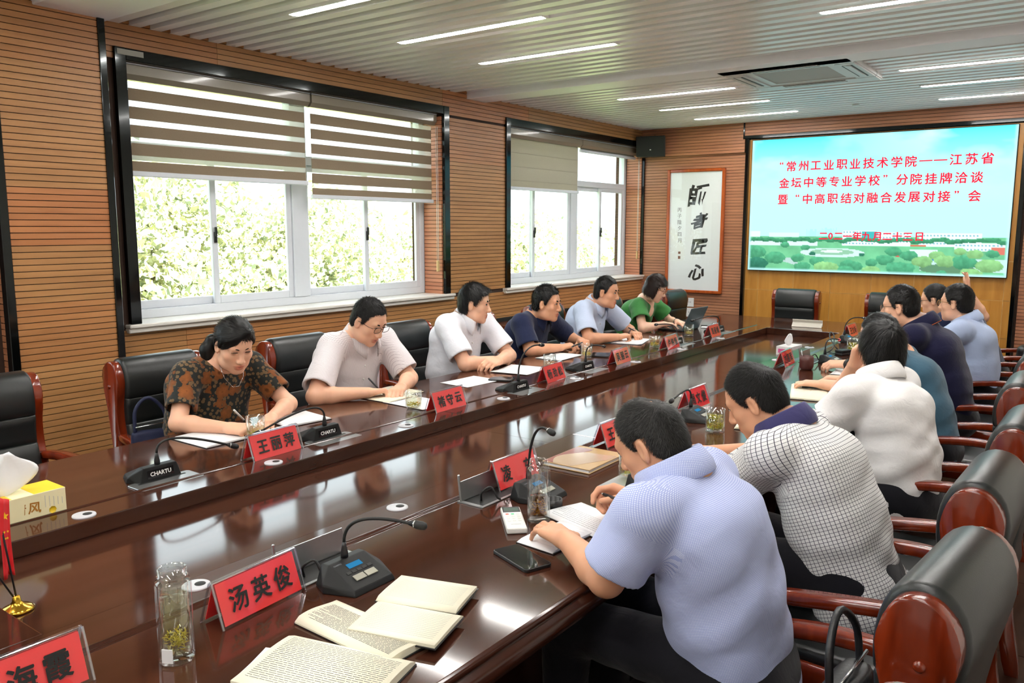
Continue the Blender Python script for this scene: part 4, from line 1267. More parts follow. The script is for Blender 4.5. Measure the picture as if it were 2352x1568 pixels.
HAND_POSES = {  # curl angles (three joints) for index, middle, ring, little; thumb (towards fingers, towards palm)
    'flat': ([(10, 15, 10), (10, 15, 10), (12, 18, 12), (14, 20, 12)], (0.5, 0.25)),
    'spread': ([(2, 22, 18), (0, 24, 20), (4, 26, 20), (8, 28, 20)], (0.2, 0.2)),
    'relax': ([(25, 35, 20), (30, 40, 25), (35, 42, 25), (38, 45, 28)], (0.7, 0.5)),
    'write': ([(48, 42, 22), (55, 55, 30), (65, 70, 40), (70, 75, 45)], (1.0, 0.75)),
    'fist': ([(60, 75, 45), (65, 80, 50), (70, 80, 50), (72, 82, 50)], (0.9, 0.7)),
    'type': ([(20, 40, 25), (20, 42, 25), (22, 42, 25), (25, 40, 25)], (0.6, 0.5)),
    'hold': ([(28, 48, 30), (50, 62, 35), (60, 66, 38), (62, 66, 38)], (1.0, 0.6)),
}


def hand(F, wrist, fdir, palm, right, pose, s=1.0):
    """palm, four fingers and a thumb; returns the pinch point between thumb and index"""
    W = np.array(wrist, float); f = unit(fdir); n = unit(np.array(palm, float) - f * (np.array(palm, float) @ f))
    T = np.cross(f, n) * (1 if right else -1)
    curls, (ta, tb) = HAND_POSES[pose]
    base = [(0.029, 0.087), (0.0095, 0.091), (-0.0105, 0.086), (-0.0285, 0.076)]
    lens = [(0.043, 0.026, 0.021), (0.047, 0.030, 0.022), (0.043, 0.028, 0.021), (0.034, 0.021, 0.019)]
    rad = [0.0092, 0.0095, 0.009, 0.0078]
    tips = []
    for i, ((to, fo), ln, r, cu) in enumerate(zip(base, lens, rad, curls)):
        k0 = W + (f * 0.006 + T * to * 0.55) * s; k1 = W + (f * fo + T * to - n * 0.004) * s
        fn = f_cone(k0, k1, 0.0165 * s, 0.0125 * s); F.add(*fn, k=0.012)
        p = k1; a = 0; sp_ = (to * 1.6)
        for j in range(3):
            a += math.radians(cu[j]); d = unit(f * math.cos(a) + n * math.sin(a) + T * sp_ * (0.6 if cu[0] < 20 else 0.15)); q = p + d * ln[j] * s
            F.add(*f_cone(p, q, r * s * (1.08 - 0.08 * j), r * s * (1.0 - 0.1 * j)), k=0.004); p = q
        tips.append(p)
    b0 = W + (f * 0.016 + T * 0.022 + n * 0.006) * s
    d1 = unit(f * 0.62 + T * (0.75 - 0.3 * ta) + n * tb * 0.8); b1 = b0 + d1 * 0.046 * s
    d2 = unit(f * 0.85 + T * (0.35 - 0.45 * ta) + n * tb * 0.7); b2 = b1 + d2 * 0.034 * s
    d3 = unit(f * 0.95 + T * (0.15 - 0.45 * ta) + n * tb * 0.4); b3 = b2 + d3 * 0.026 * s
    F.add(*f_cone(b0, b1, 0.016 * s, 0.0125 * s), k=0.010); F.add(*f_cone(b1, b2, 0.0118 * s, 0.0105 * s), k=0.004); F.add(*f_cone(b2, b3, 0.0105 * s, 0.0085 * s), k=0.004)
    return (tips[0] + b3) / 2, b1


KX, KY = 0.95, 0.90      # head breadth and depth against its height
KV = np.array([KX, KY, 1.0])


def head_field(F, C, R, s, fat=1.0, nose=1.0):
    """skull, face, ears; R rows = left, forward, up"""
    def W(x, y, z): return np.array(C) + (R[0] * x * KX + R[1] * y * KY + R[2] * z) * s
    def E(x, y, z, rx, ry, rz, k=0.02, mode='u', Rr=None): F.add(*f_ell(W(x, y, z), R if Rr is None else Rr, np.array([rx, ry, rz]) * KV * s), k=k, mode=mode)
    E(0, -0.014, 0.030, 0.074, 0.094, 0.084); E(0, 0.030, 0.035, 0.063, 0.058, 0.056)
    E(0, 0.026, -0.030, 0.061 * fat, 0.062, 0.066, 0.025); E(0, 0.024, -0.068, 0.053 * fat, 0.058, 0.042, 0.025); E(0, 0.062, -0.096, 0.028 * fat, 0.022, 0.019, 0.02)
    for q in (-1, 1):
        E(q * 0.041, 0.052, -0.020, 0.022 * fat, 0.024, 0.020, 0.018); E(q * 0.036, 0.020, -0.074, 0.024 * fat, 0.030, 0.028, 0.02)
    F.add(*f_cone(W(-0.036, 0.076, 0.027), W(0.036, 0.076, 0.027), 0.0125 * s, 0.0125 * s), k=0.012)
    for q in (-1, 1):
        E(q * 0.031, 0.0955, 0.010, 0.018, 0.011, 0.0105, 0.008, 's')
        E(q * 0.031, 0.0765, 0.010, 0.0155, 0.0125, 0.0115, 0.005)
    F.add(*f_cone(W(0, 0.083, 0.014), W(0, 0.103 * nose, -0.026), 0.0085 * s, 0.0115 * s), k=0.010)
    E(0, 0.1045 * nose, -0.031, 0.0125, 0.0115, 0.0105, 0.008)
    for q in (-1, 1): E(q * 0.0125, 0.0955, -0.0345, 0.0085, 0.0105, 0.008, 0.006)
    E(0, 0.0835, -0.060, 0.024, 0.010, 0.0075, 0.008); E(0, 0.082, -0.0715, 0.020, 0.010, 0.008, 0.006)
    E(0, 0.0965, -0.0652, 0.023, 0.007, 0.0016, 0.003, 's')
    for q in (-1, 1):
        Rr = np.array([unit(R[0] + q * R[1] * 0.35), unit(R[1] - q * R[0] * 0.35), R[2]])
        E(q * 0.0785, -0.010, -0.004, 0.0075, 0.0185, 0.031, 0.006, 'u', Rr); E(q * 0.0835, -0.004, -0.002, 0.0055, 0.0095, 0.017, 0.004, 's', Rr)
    return W


def hairline(style, q):
    """signed: positive where hair grows; q in head units (left, forward, up)"""
    x, y, z = q[:, 0], q[:, 1], q[:, 2]
    front, nape = {'high': (0.060, -0.055), 'mid': (0.070, -0.060), 'low': (0.066, -0.085)}[style]
    ax = np.abs(x)
    # front line: a height above the brows that drops at the temples and behind the ears
    top = np.where(y > 0.02, front - 0.25 * np.maximum(ax - 0.045, 0) * 0, front)
    s_front = z - (front + 0.05 * (y - 0.085)) + np.maximum(0, 0.064 - y) * 1.7
    over_ear = (y > -0.031) & (y < 0.007)
    s_side = np.where(y <= -0.031, z - nape - 0.9 * np.maximum(0, y + 0.06) , np.where(over_ear, z - 0.024, np.where(y < 0.032, z + 0.008, z - 0.008 - (y - 0.032) * 1.2)))
    return np.minimum(s_front, s_side + 0.0)


def build_hair(F_h, C, R, s, P, style):
    """hair cap as one surface plus loose strands, both in one mesh"""
    C = np.array(C)
    t = style['t']; lo, hi = C - 0.19 * s, C + 0.19 * s
    if style.get('long'): lo = lo - np.array([0.03, 0.03, 0.10])
    F = Field(lo, hi, F_h)
    def W(x, y, z): return C + (R[0] * x * KX + R[1] * y * KY + R[2] * z) * s
    F.add(*f_ell(W(0, -0.014, 0.031), R, np.array([0.074 * KX + t, 0.094 * KY + t, 0.084 + style.get('top', t)]) * s), k=0.01)
    F.add(*f_ell(W(0, -0.055, -0.015), R, np.array([0.062 * KX + t * 0.8, 0.052 * KY + t * 0.7, 0.075]) * s), k=0.02)
    if style.get('fringe'):
        for x0, y0, z0, x1, y1, z1, r in style['fringe']: F.add(*f_cone(W(x0, y0, z0), W(x1, y1, z1), r * s, r * 0.7 * s), k=0.02)
    if style.get('bob'):
        for q in (-1, 1):
            F.add(*f_ell(W(q * 0.066, -0.018, -0.025), R, np.array([0.028, 0.062, 0.085]) * s), k=0.02)
            F.add(*f_ell(W(q * 0.05, 0.046, 0.055), R, np.array([0.030, 0.030, 0.036]) * s), k=0.02)
        F.add(*f_ell(W(0, -0.065, -0.04), R, np.array([0.072, 0.045, 0.075]) * s), k=0.02)
    V, Q = surface(F)
    q = (((V - C) / s) @ R.T) / KV
    hl = hairline(style['line'], q)
    if style.get('fringe') or style.get('bob'):
        ex = style.get('keep')
        if ex is not None: hl = np.maximum(hl, ex(q))
    # let the lower/outer edge sink into the skin so that the hair ends softly
    N_ = normals(V, Q)
    sink = np.clip(hl / 0.012, 0, 1)
    amp = style.get('rough', 0.004)
    V = V + N_ * (amp * s * wav(q, 5, 170, 7) * sink + amp * 0.6 * wav(q, 8, 60, 5) * sink)[:, None]
    keep = (hl[Q] > 0.0).all(1)
    if style.get('bald') is not None:
        bx_, by_, bz_, br_ = style['bald']; d = np.linalg.norm(q - np.array([bx_, by_, bz_]), axis=1); V = V - N_ * ((t + 0.006) * s * np.exp(-(d / (br_ * 0.8)) ** 2))[:, None]
    Q = Q[keep]
    V = V - N_ * ((1 - np.clip(hl / 0.016, 0, 1)) * (t + 0.001) * s)[:, None] * 0.9
    used = np.unique(Q); mp = np.full(len(V), -1); mp[used] = np.arange(len(used)); V = V[used]; Q = mp[Q]; N_ = N_[used]; q = q[used]; hl = hl[used]
    shade = np.full(len(V), 0.25) + 0.2 * wav(q, 21, 120, 5)
    # strands
    ns = style.get('n', 3000); rr = np.random.default_rng(style.get('seed', 1))
    tri = rr.integers(0, len(Q), ns); w4 = rr.random((ns, 4)); w4 /= w4.sum(1)[:, None]
    p0 = (V[Q[tri]] * w4[:, :, None]).sum(1); n0 = (N_[Q[tri]] * w4[:, :, None]).sum(1); q0 = (((p0 - C) / s) @ R.T) / KV; h0 = (hl[Q[tri]] * w4).sum(1)
    whorl = np.array(style.get('whorl', (0.01, -0.075, 0.085)))
    fl = q0 - whorl; fl = fl @ R; fl = fl - n0 * (fl * n0).sum(1)[:, None]; fl /= (np.linalg.norm(fl, axis=1)[:, None] + 1e-6)
    if style.get('comb') is not None:
        cb = np.array(style['comb']) @ R; cb = cb - n0 * (n0 @ cb)[:, None]; fl = fl * 0.4 + cb
    fl += rr.normal(size=fl.shape) * style.get('mess', 0.25); fl /= (np.linalg.norm(fl, axis=1)[:, None] + 1e-6)
    ln = style.get('len', 0.02) * s * rr.uniform(0.6, 1.25, ns) * np.clip(0.25 + h0 / 0.05, 0.25, 1)
    if style.get('bald') is not None:
        bx_, by_, bz_, br_ = style['bald']; d = np.linalg.norm(q0 - np.array([bx_, by_, bz_]), axis=1); okk = rr.random(ns) < np.clip((d / br_) ** 2, 0.12, 1)
    else: okk = np.ones(ns, bool)
    lift = style.get('lift', 0.5)
    wd = style.get('w', 0.0011) * s
    side = np.cross(fl, n0); side /= (np.linalg.norm(side, axis=1)[:, None] + 1e-6)
    a = p0 - n0 * 0.001; b = a + (fl * 0.55 + n0 * lift * 0.55) * ln[:, None]; c = b + (fl * 0.62 + n0 * lift * 0.1 - np.array([0, 0, 0.25]) * style.get('droop', 0.3)) * ln[:, None] * 0.6
    SV = np.stack([a - side * wd, a + side * wd, b + side * wd * 0.8, b - side * wd * 0.8, c + side * wd * 0.15, c - side * wd * 0.15], 1)[okk]
    m = len(SV); base = len(V) + 6 * np.arange(m)[:, None]
    SQ = np.concatenate([base + np.array([[0, 1, 2, 3]]), base + np.array([[3, 2, 4, 5]])])
    V2 = np.concatenate([V, SV.reshape(-1, 3)]); Q2 = np.concatenate([Q, SQ]).astype(np.int32)
    sh = np.concatenate([shade, np.repeat(rr.uniform(0, 1, ns)[okk], 6)])
    return V2, Q2, sh


def add_attr(me, name, val, typ='FLOAT'):
    at = me.attributes.new(name, typ, 'POINT')
    at.data.foreach_set('value' if typ == 'FLOAT' else 'vector', np.asarray(val, dtype=np.float32).ravel())


def collar_mesh(base, axis, fwd, a, b, h, flare, drop, gap=0.35, point=0.03):
    """folded shirt collar round the neck: stand, fold, outer flap"""
    ax = unit(axis); f = unit(np.array(fwd) - ax * (np.array(fwd) @ ax)); l = np.cross(ax, f); V, Fc = [], []; n = 40
    for i in range(n + 1):
        t = -1 + 2 * i / n; ang = math.pi + t * (math.pi - gap)            # 0 = front
        fr = max(0, abs(t) - 0.72) / 0.28
        d = f * math.cos(ang) * b + l * math.sin(ang) * a; u = unit(d)
        hh = h * (1 - 0.45 * abs(t) ** 2)
        p = base + d
        low = -ax * (drop + point * fr ** 1.3) + u * (flare + 0.012 * fr)
        for q in (p - ax * 0.012, p + ax * hh, p + ax * (hh + 0.004) + u * 0.005, p + ax * hh + u * 0.010, p + ax * (hh * 0.2) + u * (flare * 0.7 + 0.004) + low * 0.4, p + ax * 0.004 + low + u * 0.004, p + low + u * 0.0, p + ax * hh * 0.5 + u * 0.004): V.append(q)
    for i in range(n):
        for k in range(8): Fc.append((i * 8 + k, i * 8 + (k + 1) % 8, (i + 1) * 8 + (k + 1) % 8, (i + 1) * 8 + k))
    Fc += [tuple(range(8)), tuple(n * 8 + k for k in range(8))[::-1]]
    bm = bmesh.new(); bm.from_mesh(mesh_np('collar', np.array(V), Fc, True)); bmesh.ops.recalc_face_normals(bm, faces=bm.faces)
    return bm


def SQ(v): return abs(v) ** 0.62 * (1 if v > 0 else -1)


def spectacles(parent, W, R, s, mat, wire=0.0014, lw=0.0255, lh=0.0155):
    sp_ = bmesh.new()
    for q in (-1, 1):
        ring = [W(q * 0.033 + lw * SQ(math.cos(a)), 0.1045 - 0.10 * (abs(q * 0.033 + lw * SQ(math.cos(a))) ** 2) * 6 * 0.6, 0.006 + lh * SQ(math.sin(a))) for a in np.linspace(0, 2 * math.pi, 21)]
        tube(sp_, ring, wire * s, 6, False)
        tube(sp_, [W(q * 0.058, 0.088, 0.012), W(q * 0.074, 0.07, 0.013), W(q * 0.0795, 0.02, 0.012), W(q * 0.080, -0.012, 0.008), W(q * 0.079, -0.03, -0.010)], wire * s, 6)
    tube(sp_, [W(-0.009, 0.107, 0.010), W(0, 0.110, 0.013), W(0.009, 0.107, 0.010)], wire * s, 6)
    o = obj('spectacles', sp_, mat, parent)
    for q in (-1, 1):
        bm = bmesh.new(); vs = [bm.verts.new(tuple(W(q * 0.033 + lw * SQ(math.cos(a)) * 0.97, 0.1040 - 0.36 * (q * 0.033 + lw * SQ(math.cos(a))) ** 2, 0.006 + lh * 0.97 * SQ(math.sin(a))))) for a in np.linspace(0, 2 * math.pi, 21)[:-1]]
        bm.faces.new(vs); obj('lens', bm, 'lens_glass', o)
    return o


def person(label, group=None, **c):
    """c: hip, yaw, neck, head, look=(yaw,pitch,roll), arms={'R':..,'L':..}, shirt, skin, hair ..."""
    h = c.get('h', 0.004); s = c.get('s', 1.0); fem = c.get('fem', False)
    yaw = math.radians(c['yaw']); fw = np.array([math.cos(yaw), math.sin(yaw), 0]); lf = np.array([-math.sin(yaw), math.cos(yaw), 0]); up = np.array([0, 0, 1.0])
    hip = np.array(c['hip'], float); neck = np.array(c['neck'], float); C = np.array(c['head'], float); R = rot_head(*c['look'])
    hs = c.get('hs', 1.0)
    root = thing('person', label, 'person', (float(hip[0]), float(hip[1]), 0), 0, group); O = np.array([hip[0], hip[1], 0.0])

    def put(name, me, mat, parent=None):
        o = obj(name, me, mat, parent or root)
        if parent is None: o.location = tuple(-O)
        return o
    spine = unit(neck - hip); sw = c.get('sw', 0.185 if not fem else 0.165); bw = c.get('bw', 1.0)
    tw = c.get('twist', 0.0); lf2 = unit(lf * math.cos(math.radians(tw)) - fw * math.sin(math.radians(tw)))
    SH = {'L': neck + lf2 * sw - up * 0.055 + fw * c.get('shf', 0.01), 'R': neck - lf2 * sw - up * 0.055 + fw * c.get('shf', 0.01)}
    for k in ('L', 'R'):
        if 'sh' + k in c: SH[k] = SH[k] + np.array(c['sh' + k])
    arms = c['arms']
    knee = {k: hip + fw * 0.40 + lf * q * 0.12 + up * 0.02 for k, q in (('L', 1), ('R', -1))}; foot = {k: knee[k] + fw * c.get('ff', 0.02) - up * (hip[2] + 0.02 - 0.08) for k in knee}
    # ---- body: head, neck, trunk core, arms, hands, legs: one surface
    pts = [C + 0.16, C - 0.16, hip - 0.1, neck + 0.1] + [np.array(a['w']) + e for a in arms.values() for e in (0.14, -0.14)] + [np.array(a['e']) + e for a in arms.values() for e in (0.06, -0.06)] + [SH[k] + e for k in SH for e in (0.1, -0.1)]
    pts += [knee[k] + e for k in knee for e in (0.06, -0.06)]
    lo = np.min(pts, 0); hi = np.max(pts, 0); lo[2] = min(lo[2], hip[2] - 0.1)
    F = Field(lo, hi, h)
    W = head_field(F, C, R, s * hs, c.get('fat', 1.0))
    ng = c.get('ng', 1.0)
    F.add(*f_cone(W(0, -0.022, -0.055), neck + (0, 0, -0.01), 0.052 * ng * s, 0.058 * ng * s), k=0.03)
    F.add(*f_cone(neck - spine * 0.02, hip, 0.062, 0.07), k=0.04)
    for k, q in (('L', 1), ('R', -1)):
        F.add(*f_cone(neck - up * 0.02, SH[k], 0.05, 0.045), k=0.03)
        F.add(*f_cone(hip + lf * q * 0.08, knee[k] - fw * 0.02, 0.045, 0.04), k=0.03)
    F.add(*f_ell(neck + fw * 0.030 - up * 0.080, np.array([lf, fw, up]), (0.085, 0.038, 0.085)), k=0.03)
    pinch = {}
    ar = c.get('ar', 0.86 if fem else 1.0)
    for k, a in arms.items():
        e, w_ = np.array(a['e'], float), np.array(a['w'], float)
        F.add(*f_cone(SH[k], e, 0.050 * ar, 0.041 * ar), k=0.02)
        mid = e + (w_ - e) * 0.28
        F.add(*f_cone(e, mid, 0.040 * ar, 0.0415 * ar), k=0.02); F.add(*f_cone(mid, w_, 0.0415 * ar, 0.0265 * ar), k=0.02)
        if a.get('hand', True): pinch[k] = hand(F, w_, a.get('f', w_ - e), a.get('n', (0, 0, -1)), k == 'R', a.get('pose', 'relax'), a.get('hsz', 0.92 if fem else 1.0))
    V, Q = surface(F)
    V = relax(V, Q, 1, 0.35)
    me = mesh_np('body', V, Q, True)
    q = (((V - C) / (s * hs)) @ R.T) / KV
    lip = np.zeros(len(V)); nearh = np.linalg.norm(q, axis=1) < 0.2
    dl = np.minimum(((q[:, 0] / 0.025) ** 2 + ((q[:, 2] + 0.0605) / 0.0065) ** 2), ((q[:, 0] / 0.021) ** 2 + ((q[:, 2] + 0.072) / 0.008) ** 2))
    lip[(q[:, 1] > 0.07) & nearh] = np.clip(1.6 - dl, 0, 1)[(q[:, 1] > 0.07) & nearh]
    add_attr(me, 'lips', lip * c.get('lip', 0.85))
    hl = hairline(c['hair']['line'], q)
    st = np.where(nearh, np.clip((hl + 0.004) / 0.016, 0, 1) * c['hair'].get('scalp', 0.8), 0)
    if c['hair'].get('bald') is not None:
        b4 = c['hair']['bald']; st *= np.clip((np.linalg.norm(q - np.array(b4[:3]), axis=1) / b4[3]) ** 1.5, 0.1, 1)
    add_attr(me, 'stubble', st)
    body = put('body', me, c.get('skin', 'skin_mid'))
    # ---- eyes and brows
    hsz = s * hs
    for k in (-1, 1):
        op = c.get('eye', 1.0)
        bm = bmesh.new(); bmesh.ops.create_uvsphere(bm, u_segments=14, v_segments=8, radius=1.0)
        for v in bm.verts:
            x, y, z = v.co; v.co = W(k * 0.031 + x * 0.0135, 0.0785 + y * 0.0115, 0.0085 + z * 0.0056 * op)
        for f_ in bm.faces: f_.smooth = True
        e_ = put('eye', bm, 'eye_white' if op > 0.3 else 'eye_dark')
        if op > 0.3:
            bm = bmesh.new(); bmesh.ops.create_uvsphere(bm, u_segments=10, v_segments=6, radius=1.0)
            gx = c.get('gaze', 0.0)
            for v in bm.verts:
                x, y, z = v.co; v.co = W(k * 0.031 + gx * 0.006 + x * 0.0068, 0.0838 + y * 0.0080, 0.0090 + z * 0.0058 * op)
            for f_ in bm.faces: f_.smooth = True
            o = obj('iris', bm, 'eye_dark', e_)
        bm = bmesh.new()
        path = [W(k * x, y, z) for x, y, z in ((0.013, 0.0915, 0.0255), (0.024, 0.0905, 0.0295), (0.036, 0.0845, 0.0305), (0.047, 0.0745, 0.0255))]
        tube(bm, catmull(path, 3), [r * hsz * c.get('brow', 1.0) for r in (0.003, 0.0042, 0.0048, 0.005, 0.005, 0.0048, 0.0044, 0.0038, 0.003, 0.0018)], 6)
        put('eyebrow', bm, 'brow_hair')
        bm = bmesh.new(); tube(bm, [W(k * 0.018, 0.0875, 0.0105), W(k * 0.026, 0.0905, 0.0135), W(k * 0.036, 0.0885, 0.0135), W(k * 0.045, 0.0805, 0.0095)], 0.0017 * hsz, 5)
        put('eyelashes', bm, 'brow_hair')
    bm = bmesh.new(); tube(bm, [W(-0.021, 0.0815, -0.0655), W(-0.010, 0.0895, -0.0650), W(0, 0.0915, -0.0656), W(0.010, 0.0895, -0.0650), W(0.021, 0.0815, -0.0655)], [0.0007 * hsz, 0.0014 * hsz, 0.0015 * hsz, 0.0014 * hsz, 0.0007 * hsz], 5); put('lip_line', bm, 'lip_dark')
    # ---- hair
    HV, HQ, shd = build_hair(c.get('hh', 0.0042), C, R, s * hs, None, c['hair'])
    me = mesh_np('hair', HV, HQ, True); add_attr(me, 'shade', shd)
    hair_o = put('hair', me, c['hair'].get('mat', 'hair_black'))
    if c.get('tail'):
        Ft = Field(C - 0.22, C + 0.15, 0.005)
        p = [W(*v) for v in c['tail']]
        for a_, b_, r0, r1 in zip(p[:-1], p[1:], (0.022, 0.03, 0.034, 0.028), (0.03, 0.034, 0.028, 0.012)): Ft.add(*f_cone(a_, b_, r0, r1), k=0.015)
        tv, tq = surface(Ft); tv = tv + normals(tv, tq) * (0.003 * wav(tv, 3, 200, 6))[:, None]
        mt = mesh_np('ponytail', tv, tq, True); add_attr(mt, 'shade', 0.3 + 0.2 * wav(tv, 4, 150)); put('ponytail', mt, 'hair_black')
    if c.get('specs'): put_specs = spectacles(root, W, R, s * hs, c['specs'], c.get('wire', 0.0014)); put_specs.location = tuple(-O)
    # ---- shirt
    hS = c.get('hshirt', 0.006)
    sl = c.get('sleeve', 0.62); sr = c.get('sr', 0.068 * (0.9 if fem else 1.0)); so = c.get('sout', 0.072 * (0.92 if fem else 1.0))
    ends = {k: SH[k] + (np.array(arms[k]['e']) - SH[k]) * sl for k in arms}
    pts = [hip - 0.22, hip + 0.22, neck + 0.12, neck - 0.22] + [SH[k] + e for k in SH for e in (0.12, -0.12)] + [ends[k] + e for k in ends for e in (0.1, -0.1)]
    F = Field(np.min(pts, 0), np.max(pts, 0), hS)
    belly = c.get('belly', 0.125); bend = c.get('bend', 0.03)
    wst = hip + (neck - hip) * 0.34 - fw * bend * 0.6; chs = hip + (neck - hip) * 0.70 - fw * bend
    hp = hip - spine * c.get('hem', 0.02)
    F.add(*f_oval(hp, wst, lf, 0.170 * bw, 0.130 * bw, 0.160 * bw, belly * bw), k=0.03)
    F.add(*f_oval(wst, chs, lf2, 0.160 * bw, belly * bw, 0.168 * bw, 0.118 * bw), k=0.05)
    top = neck - spine * 0.075
    F.add(*f_oval(chs, top, lf2, 0.166 * bw, 0.112 * bw, (sw - 0.03) * 1.0, 0.078), k=0.05)
    for k in arms:
        F.add(*f_cone(neck - up * 0.045 - fw * 0.012, SH[k] + up * 0.004, 0.058 * (0.9 if fem else 1), 0.062 * (0.92 if fem else 1)), k=0.045)
        F.add(*f_cone(SH[k], ends[k], sr, so), k=0.035)
    # cut the sleeve ends flat, hollow them, and open the neck
    nb = neck + fw * (0.020 + c.get('cfo', 0.018)) + up * c.get('cz', -0.014)
    for k in arms:
        ax = unit(np.array(arms[k]['e']) - SH[k]); e0 = ends[k]

        def cut(P, ax=ax, e0=e0, r=so + 0.014):
            x, y, z = P[0] - e0[0], P[1] - e0[1], P[2] - e0[2]; a_ = x * ax[0] + y * ax[1] + z * ax[2]
            rad = np.sqrt(np.maximum((x - a_ * ax[0]) ** 2 + (y - a_ * ax[1]) ** 2 + (z - a_ * ax[2]) ** 2, 0)); return np.maximum(-a_, np.maximum(rad - r, a_ - 0.06))
        F.add(cut, e0 - 0.16, e0 + 0.16, 0.004, 's')
        fn = f_cone(e0 - ax * 0.02, e0 + ax * 0.02, so - 0.016, so - 0.010); F.add(fn[0], fn[1], fn[2], 0.006, 's')
    fn = f_cone(nb - fw * 0.008 - up * 0.012, nb + up * 0.1 + fw * 0.02, c.get('hole', 0.058) * ng, 0.085); F.add(fn[0], fn[1], fn[2], 0.01, 's')
    if c.get('vneck'):
        fn = f_cone(nb + fw * 0.035 + up * 0.005, nb + fw * 0.10 - up * c['vneck'], c.get('vr', 0.034), 0.010); F.add(fn[0], fn[1], fn[2], 0.01, 's')
    V, Q = surface(F); V = relax(V, Q, 2, 0.5); Nn = normals(V, Q)
    rel = V - hip; hgt = rel @ spine
    am = c.get('fold', 1.0)
    d1 = wav(np.stack([(V @ lf) * 0.45, (V @ fw) * 0.45, V[:, 2] * 1.0], 1), c.get('seed', 3), 75, 6); d2 = wav(V, c.get('seed', 3) + 40, 42, 5)
    tot = 0.0042 * am * np.sign(d1) * np.abs(d1) ** 0.8 * (1.25 - np.clip(hgt / 0.5, 0, 1) * 0.8) + 0.0035 * am * d2
    # creases that run from the armpits
    for k in arms:
        pit = SH[k] - up * 0.10 - fw * 0.02; dv = V - pit; rr_ = np.linalg.norm(dv, axis=1); ang = np.arctan2(dv[:, 2], dv @ (lf * (1 if k == 'L' else -1)) + 0.5 * (dv @ fw))
        tot += 0.0 * am * np.sin(ang * 7 + c.get('seed', 3)) * np.exp(-(rr_ / 0.13) ** 2) * np.clip(rr_ / 0.04, 0, 1)
    hemf = np.clip(1 - hgt / 0.10, 0, 1); tot += 0.006 * am * hemf * wav(V, c.get('seed', 3) + 9, 48, 4)
    V = V + Nn * tot[:, None]
    me = mesh_np('shirt', V, Q, True)
    uv = np.zeros((len(V), 3)); ang = np.arctan2((V - hip - np.outer(hgt, spine)) @ lf, -(V - hip - np.outer(hgt, spine)) @ fw); uv[:, 0] = ang * 0.165; uv[:, 1] = hgt
    for k in arms:
        ax = unit(np.array(arms[k]['e']) - SH[k]); dv = V - SH[k]; al = dv @ ax; rad = np.linalg.norm(dv - np.outer(al, ax), axis=1); outd = dv @ (lf * (1 if k == 'L' else -1))
        m = (al > 0.02) & (rad < so + 0.045) & (outd > -0.02)
        a1 = unit(np.cross(ax, up)); a2 = np.cross(ax, a1); uv[m, 0] = np.arctan2(dv[m] @ a2, dv[m] @ a1) * so; uv[m, 1] = al[m]
    add_attr(me, 'weave', uv, 'FLOAT_VECTOR')
    shirt = put('shirt' if not fem else 'blouse', me, c['shirt'])
    nax = unit(W(0, -0.02, -0.05) - neck)
    if c.get('collar', True):
        cb = nb
        bm = collar_mesh(cb, unit(up + fw * 0.35 + nax * 0.25), fw, 0.067 * ng, 0.078 * ng, 0.034, 0.018, 0.034, c.get('gap', 0.42), c.get('point', 0.038))
        me = bpy.data.meshes.new('collar'); bm.to_mesh(me); bm.free()
        vv = np.zeros(len(me.vertices) * 3, dtype=np.float32); me.vertices.foreach_get('co', vv); vv = vv.reshape(-1, 3); a_ = np.arctan2((vv - cb) @ lf, -(vv - cb) @ fw); add_attr(me, 'weave', np.stack([a_ * 0.07, (vv - cb) @ up, 0 * a_], 1), 'FLOAT_VECTOR')
        co = put('collar', me, c.get('collar_mat', c['shirt']))
        if c.get('piping'):
            n_ = 40; pv_ = vv.reshape(-1, 8, 3)[:, 5, :]; bm = bmesh.new(); tube(bm, [p for p in pv_], 0.0022, 5); o = obj('piping', bm, c['piping'], co)
    if c.get('placket'):
        # row of small buttons down the front
        for i in range(4):
            t_ = 0.10 + 0.075 * i; pt = neck - spine * t_
            d = np.linalg.norm((V - pt) - np.outer((V - pt) @ fw, fw), axis=1); d[(V - pt) @ fw < 0] = 9; j = int(np.argmin(d))
            b = lathe([(0.0055, 0), (0.0055, 0.002), (0, 0.0025)], 10); o = put('button', b, 'plastic_white'); basis(o, unit(np.cross(up, Nn[j])), unit(np.cross(Nn[j], np.cross(up, Nn[j]))), Nn[j], V[j] + Nn[j] * 0.001 - O)
    # ---- trousers and shoes
    lo = np.minimum(hip, np.minimum(foot['L'], foot['R'])) - 0.2; hi = np.maximum(hip, np.maximum(knee['L'], knee['R'])) + 0.2; lo[2] = 0.05
    F = Field(lo, hi, 0.011)
    F.add(*f_oval(hip - up * 0.02 - fw * 0.02, hip + spine * 0.05, lf, 0.165 * bw, 0.125 * bw, 0.150 * bw, 0.115 * bw), k=0.03)
    for k, q_ in (('L', 1), ('R', -1)):
        F.add(*f_cone(hip + lf * q_ * 0.08, knee[k], 0.088, 0.068), k=0.04); F.add(*f_cone(knee[k], foot[k], 0.066, 0.055), k=0.03)
    V, Q = surface(F); V = V + normals(V, Q) * (0.004 * wav(V, 2, 60, 5))[:, None]; V = V.astype(np.float32)
    put('trousers', mesh_np('trousers', V, Q, True), 'cloth_trouser')
    for k in foot:
        bm = hull([tuple(foot[k] + fw * a_ + lf * b_ + up * (z_ - foot[k][2])) for a_, b_, z_ in ((-0.07, -0.03, 0.004), (-0.07, 0.03, 0.004), (0.10, -0.045, 0.004), (0.10, 0.045, 0.004), (0.19, 0, 0.004), (0.18, 0, 0.03), (-0.07, 0, 0.09), (0.04, -0.03, 0.10), (0.04, 0.03, 0.10), (0.12, 0, 0.06))], 0.01)
        put('shoe', smooth_bm(bm), 'shoe_black')
    return root, pinch, W, O
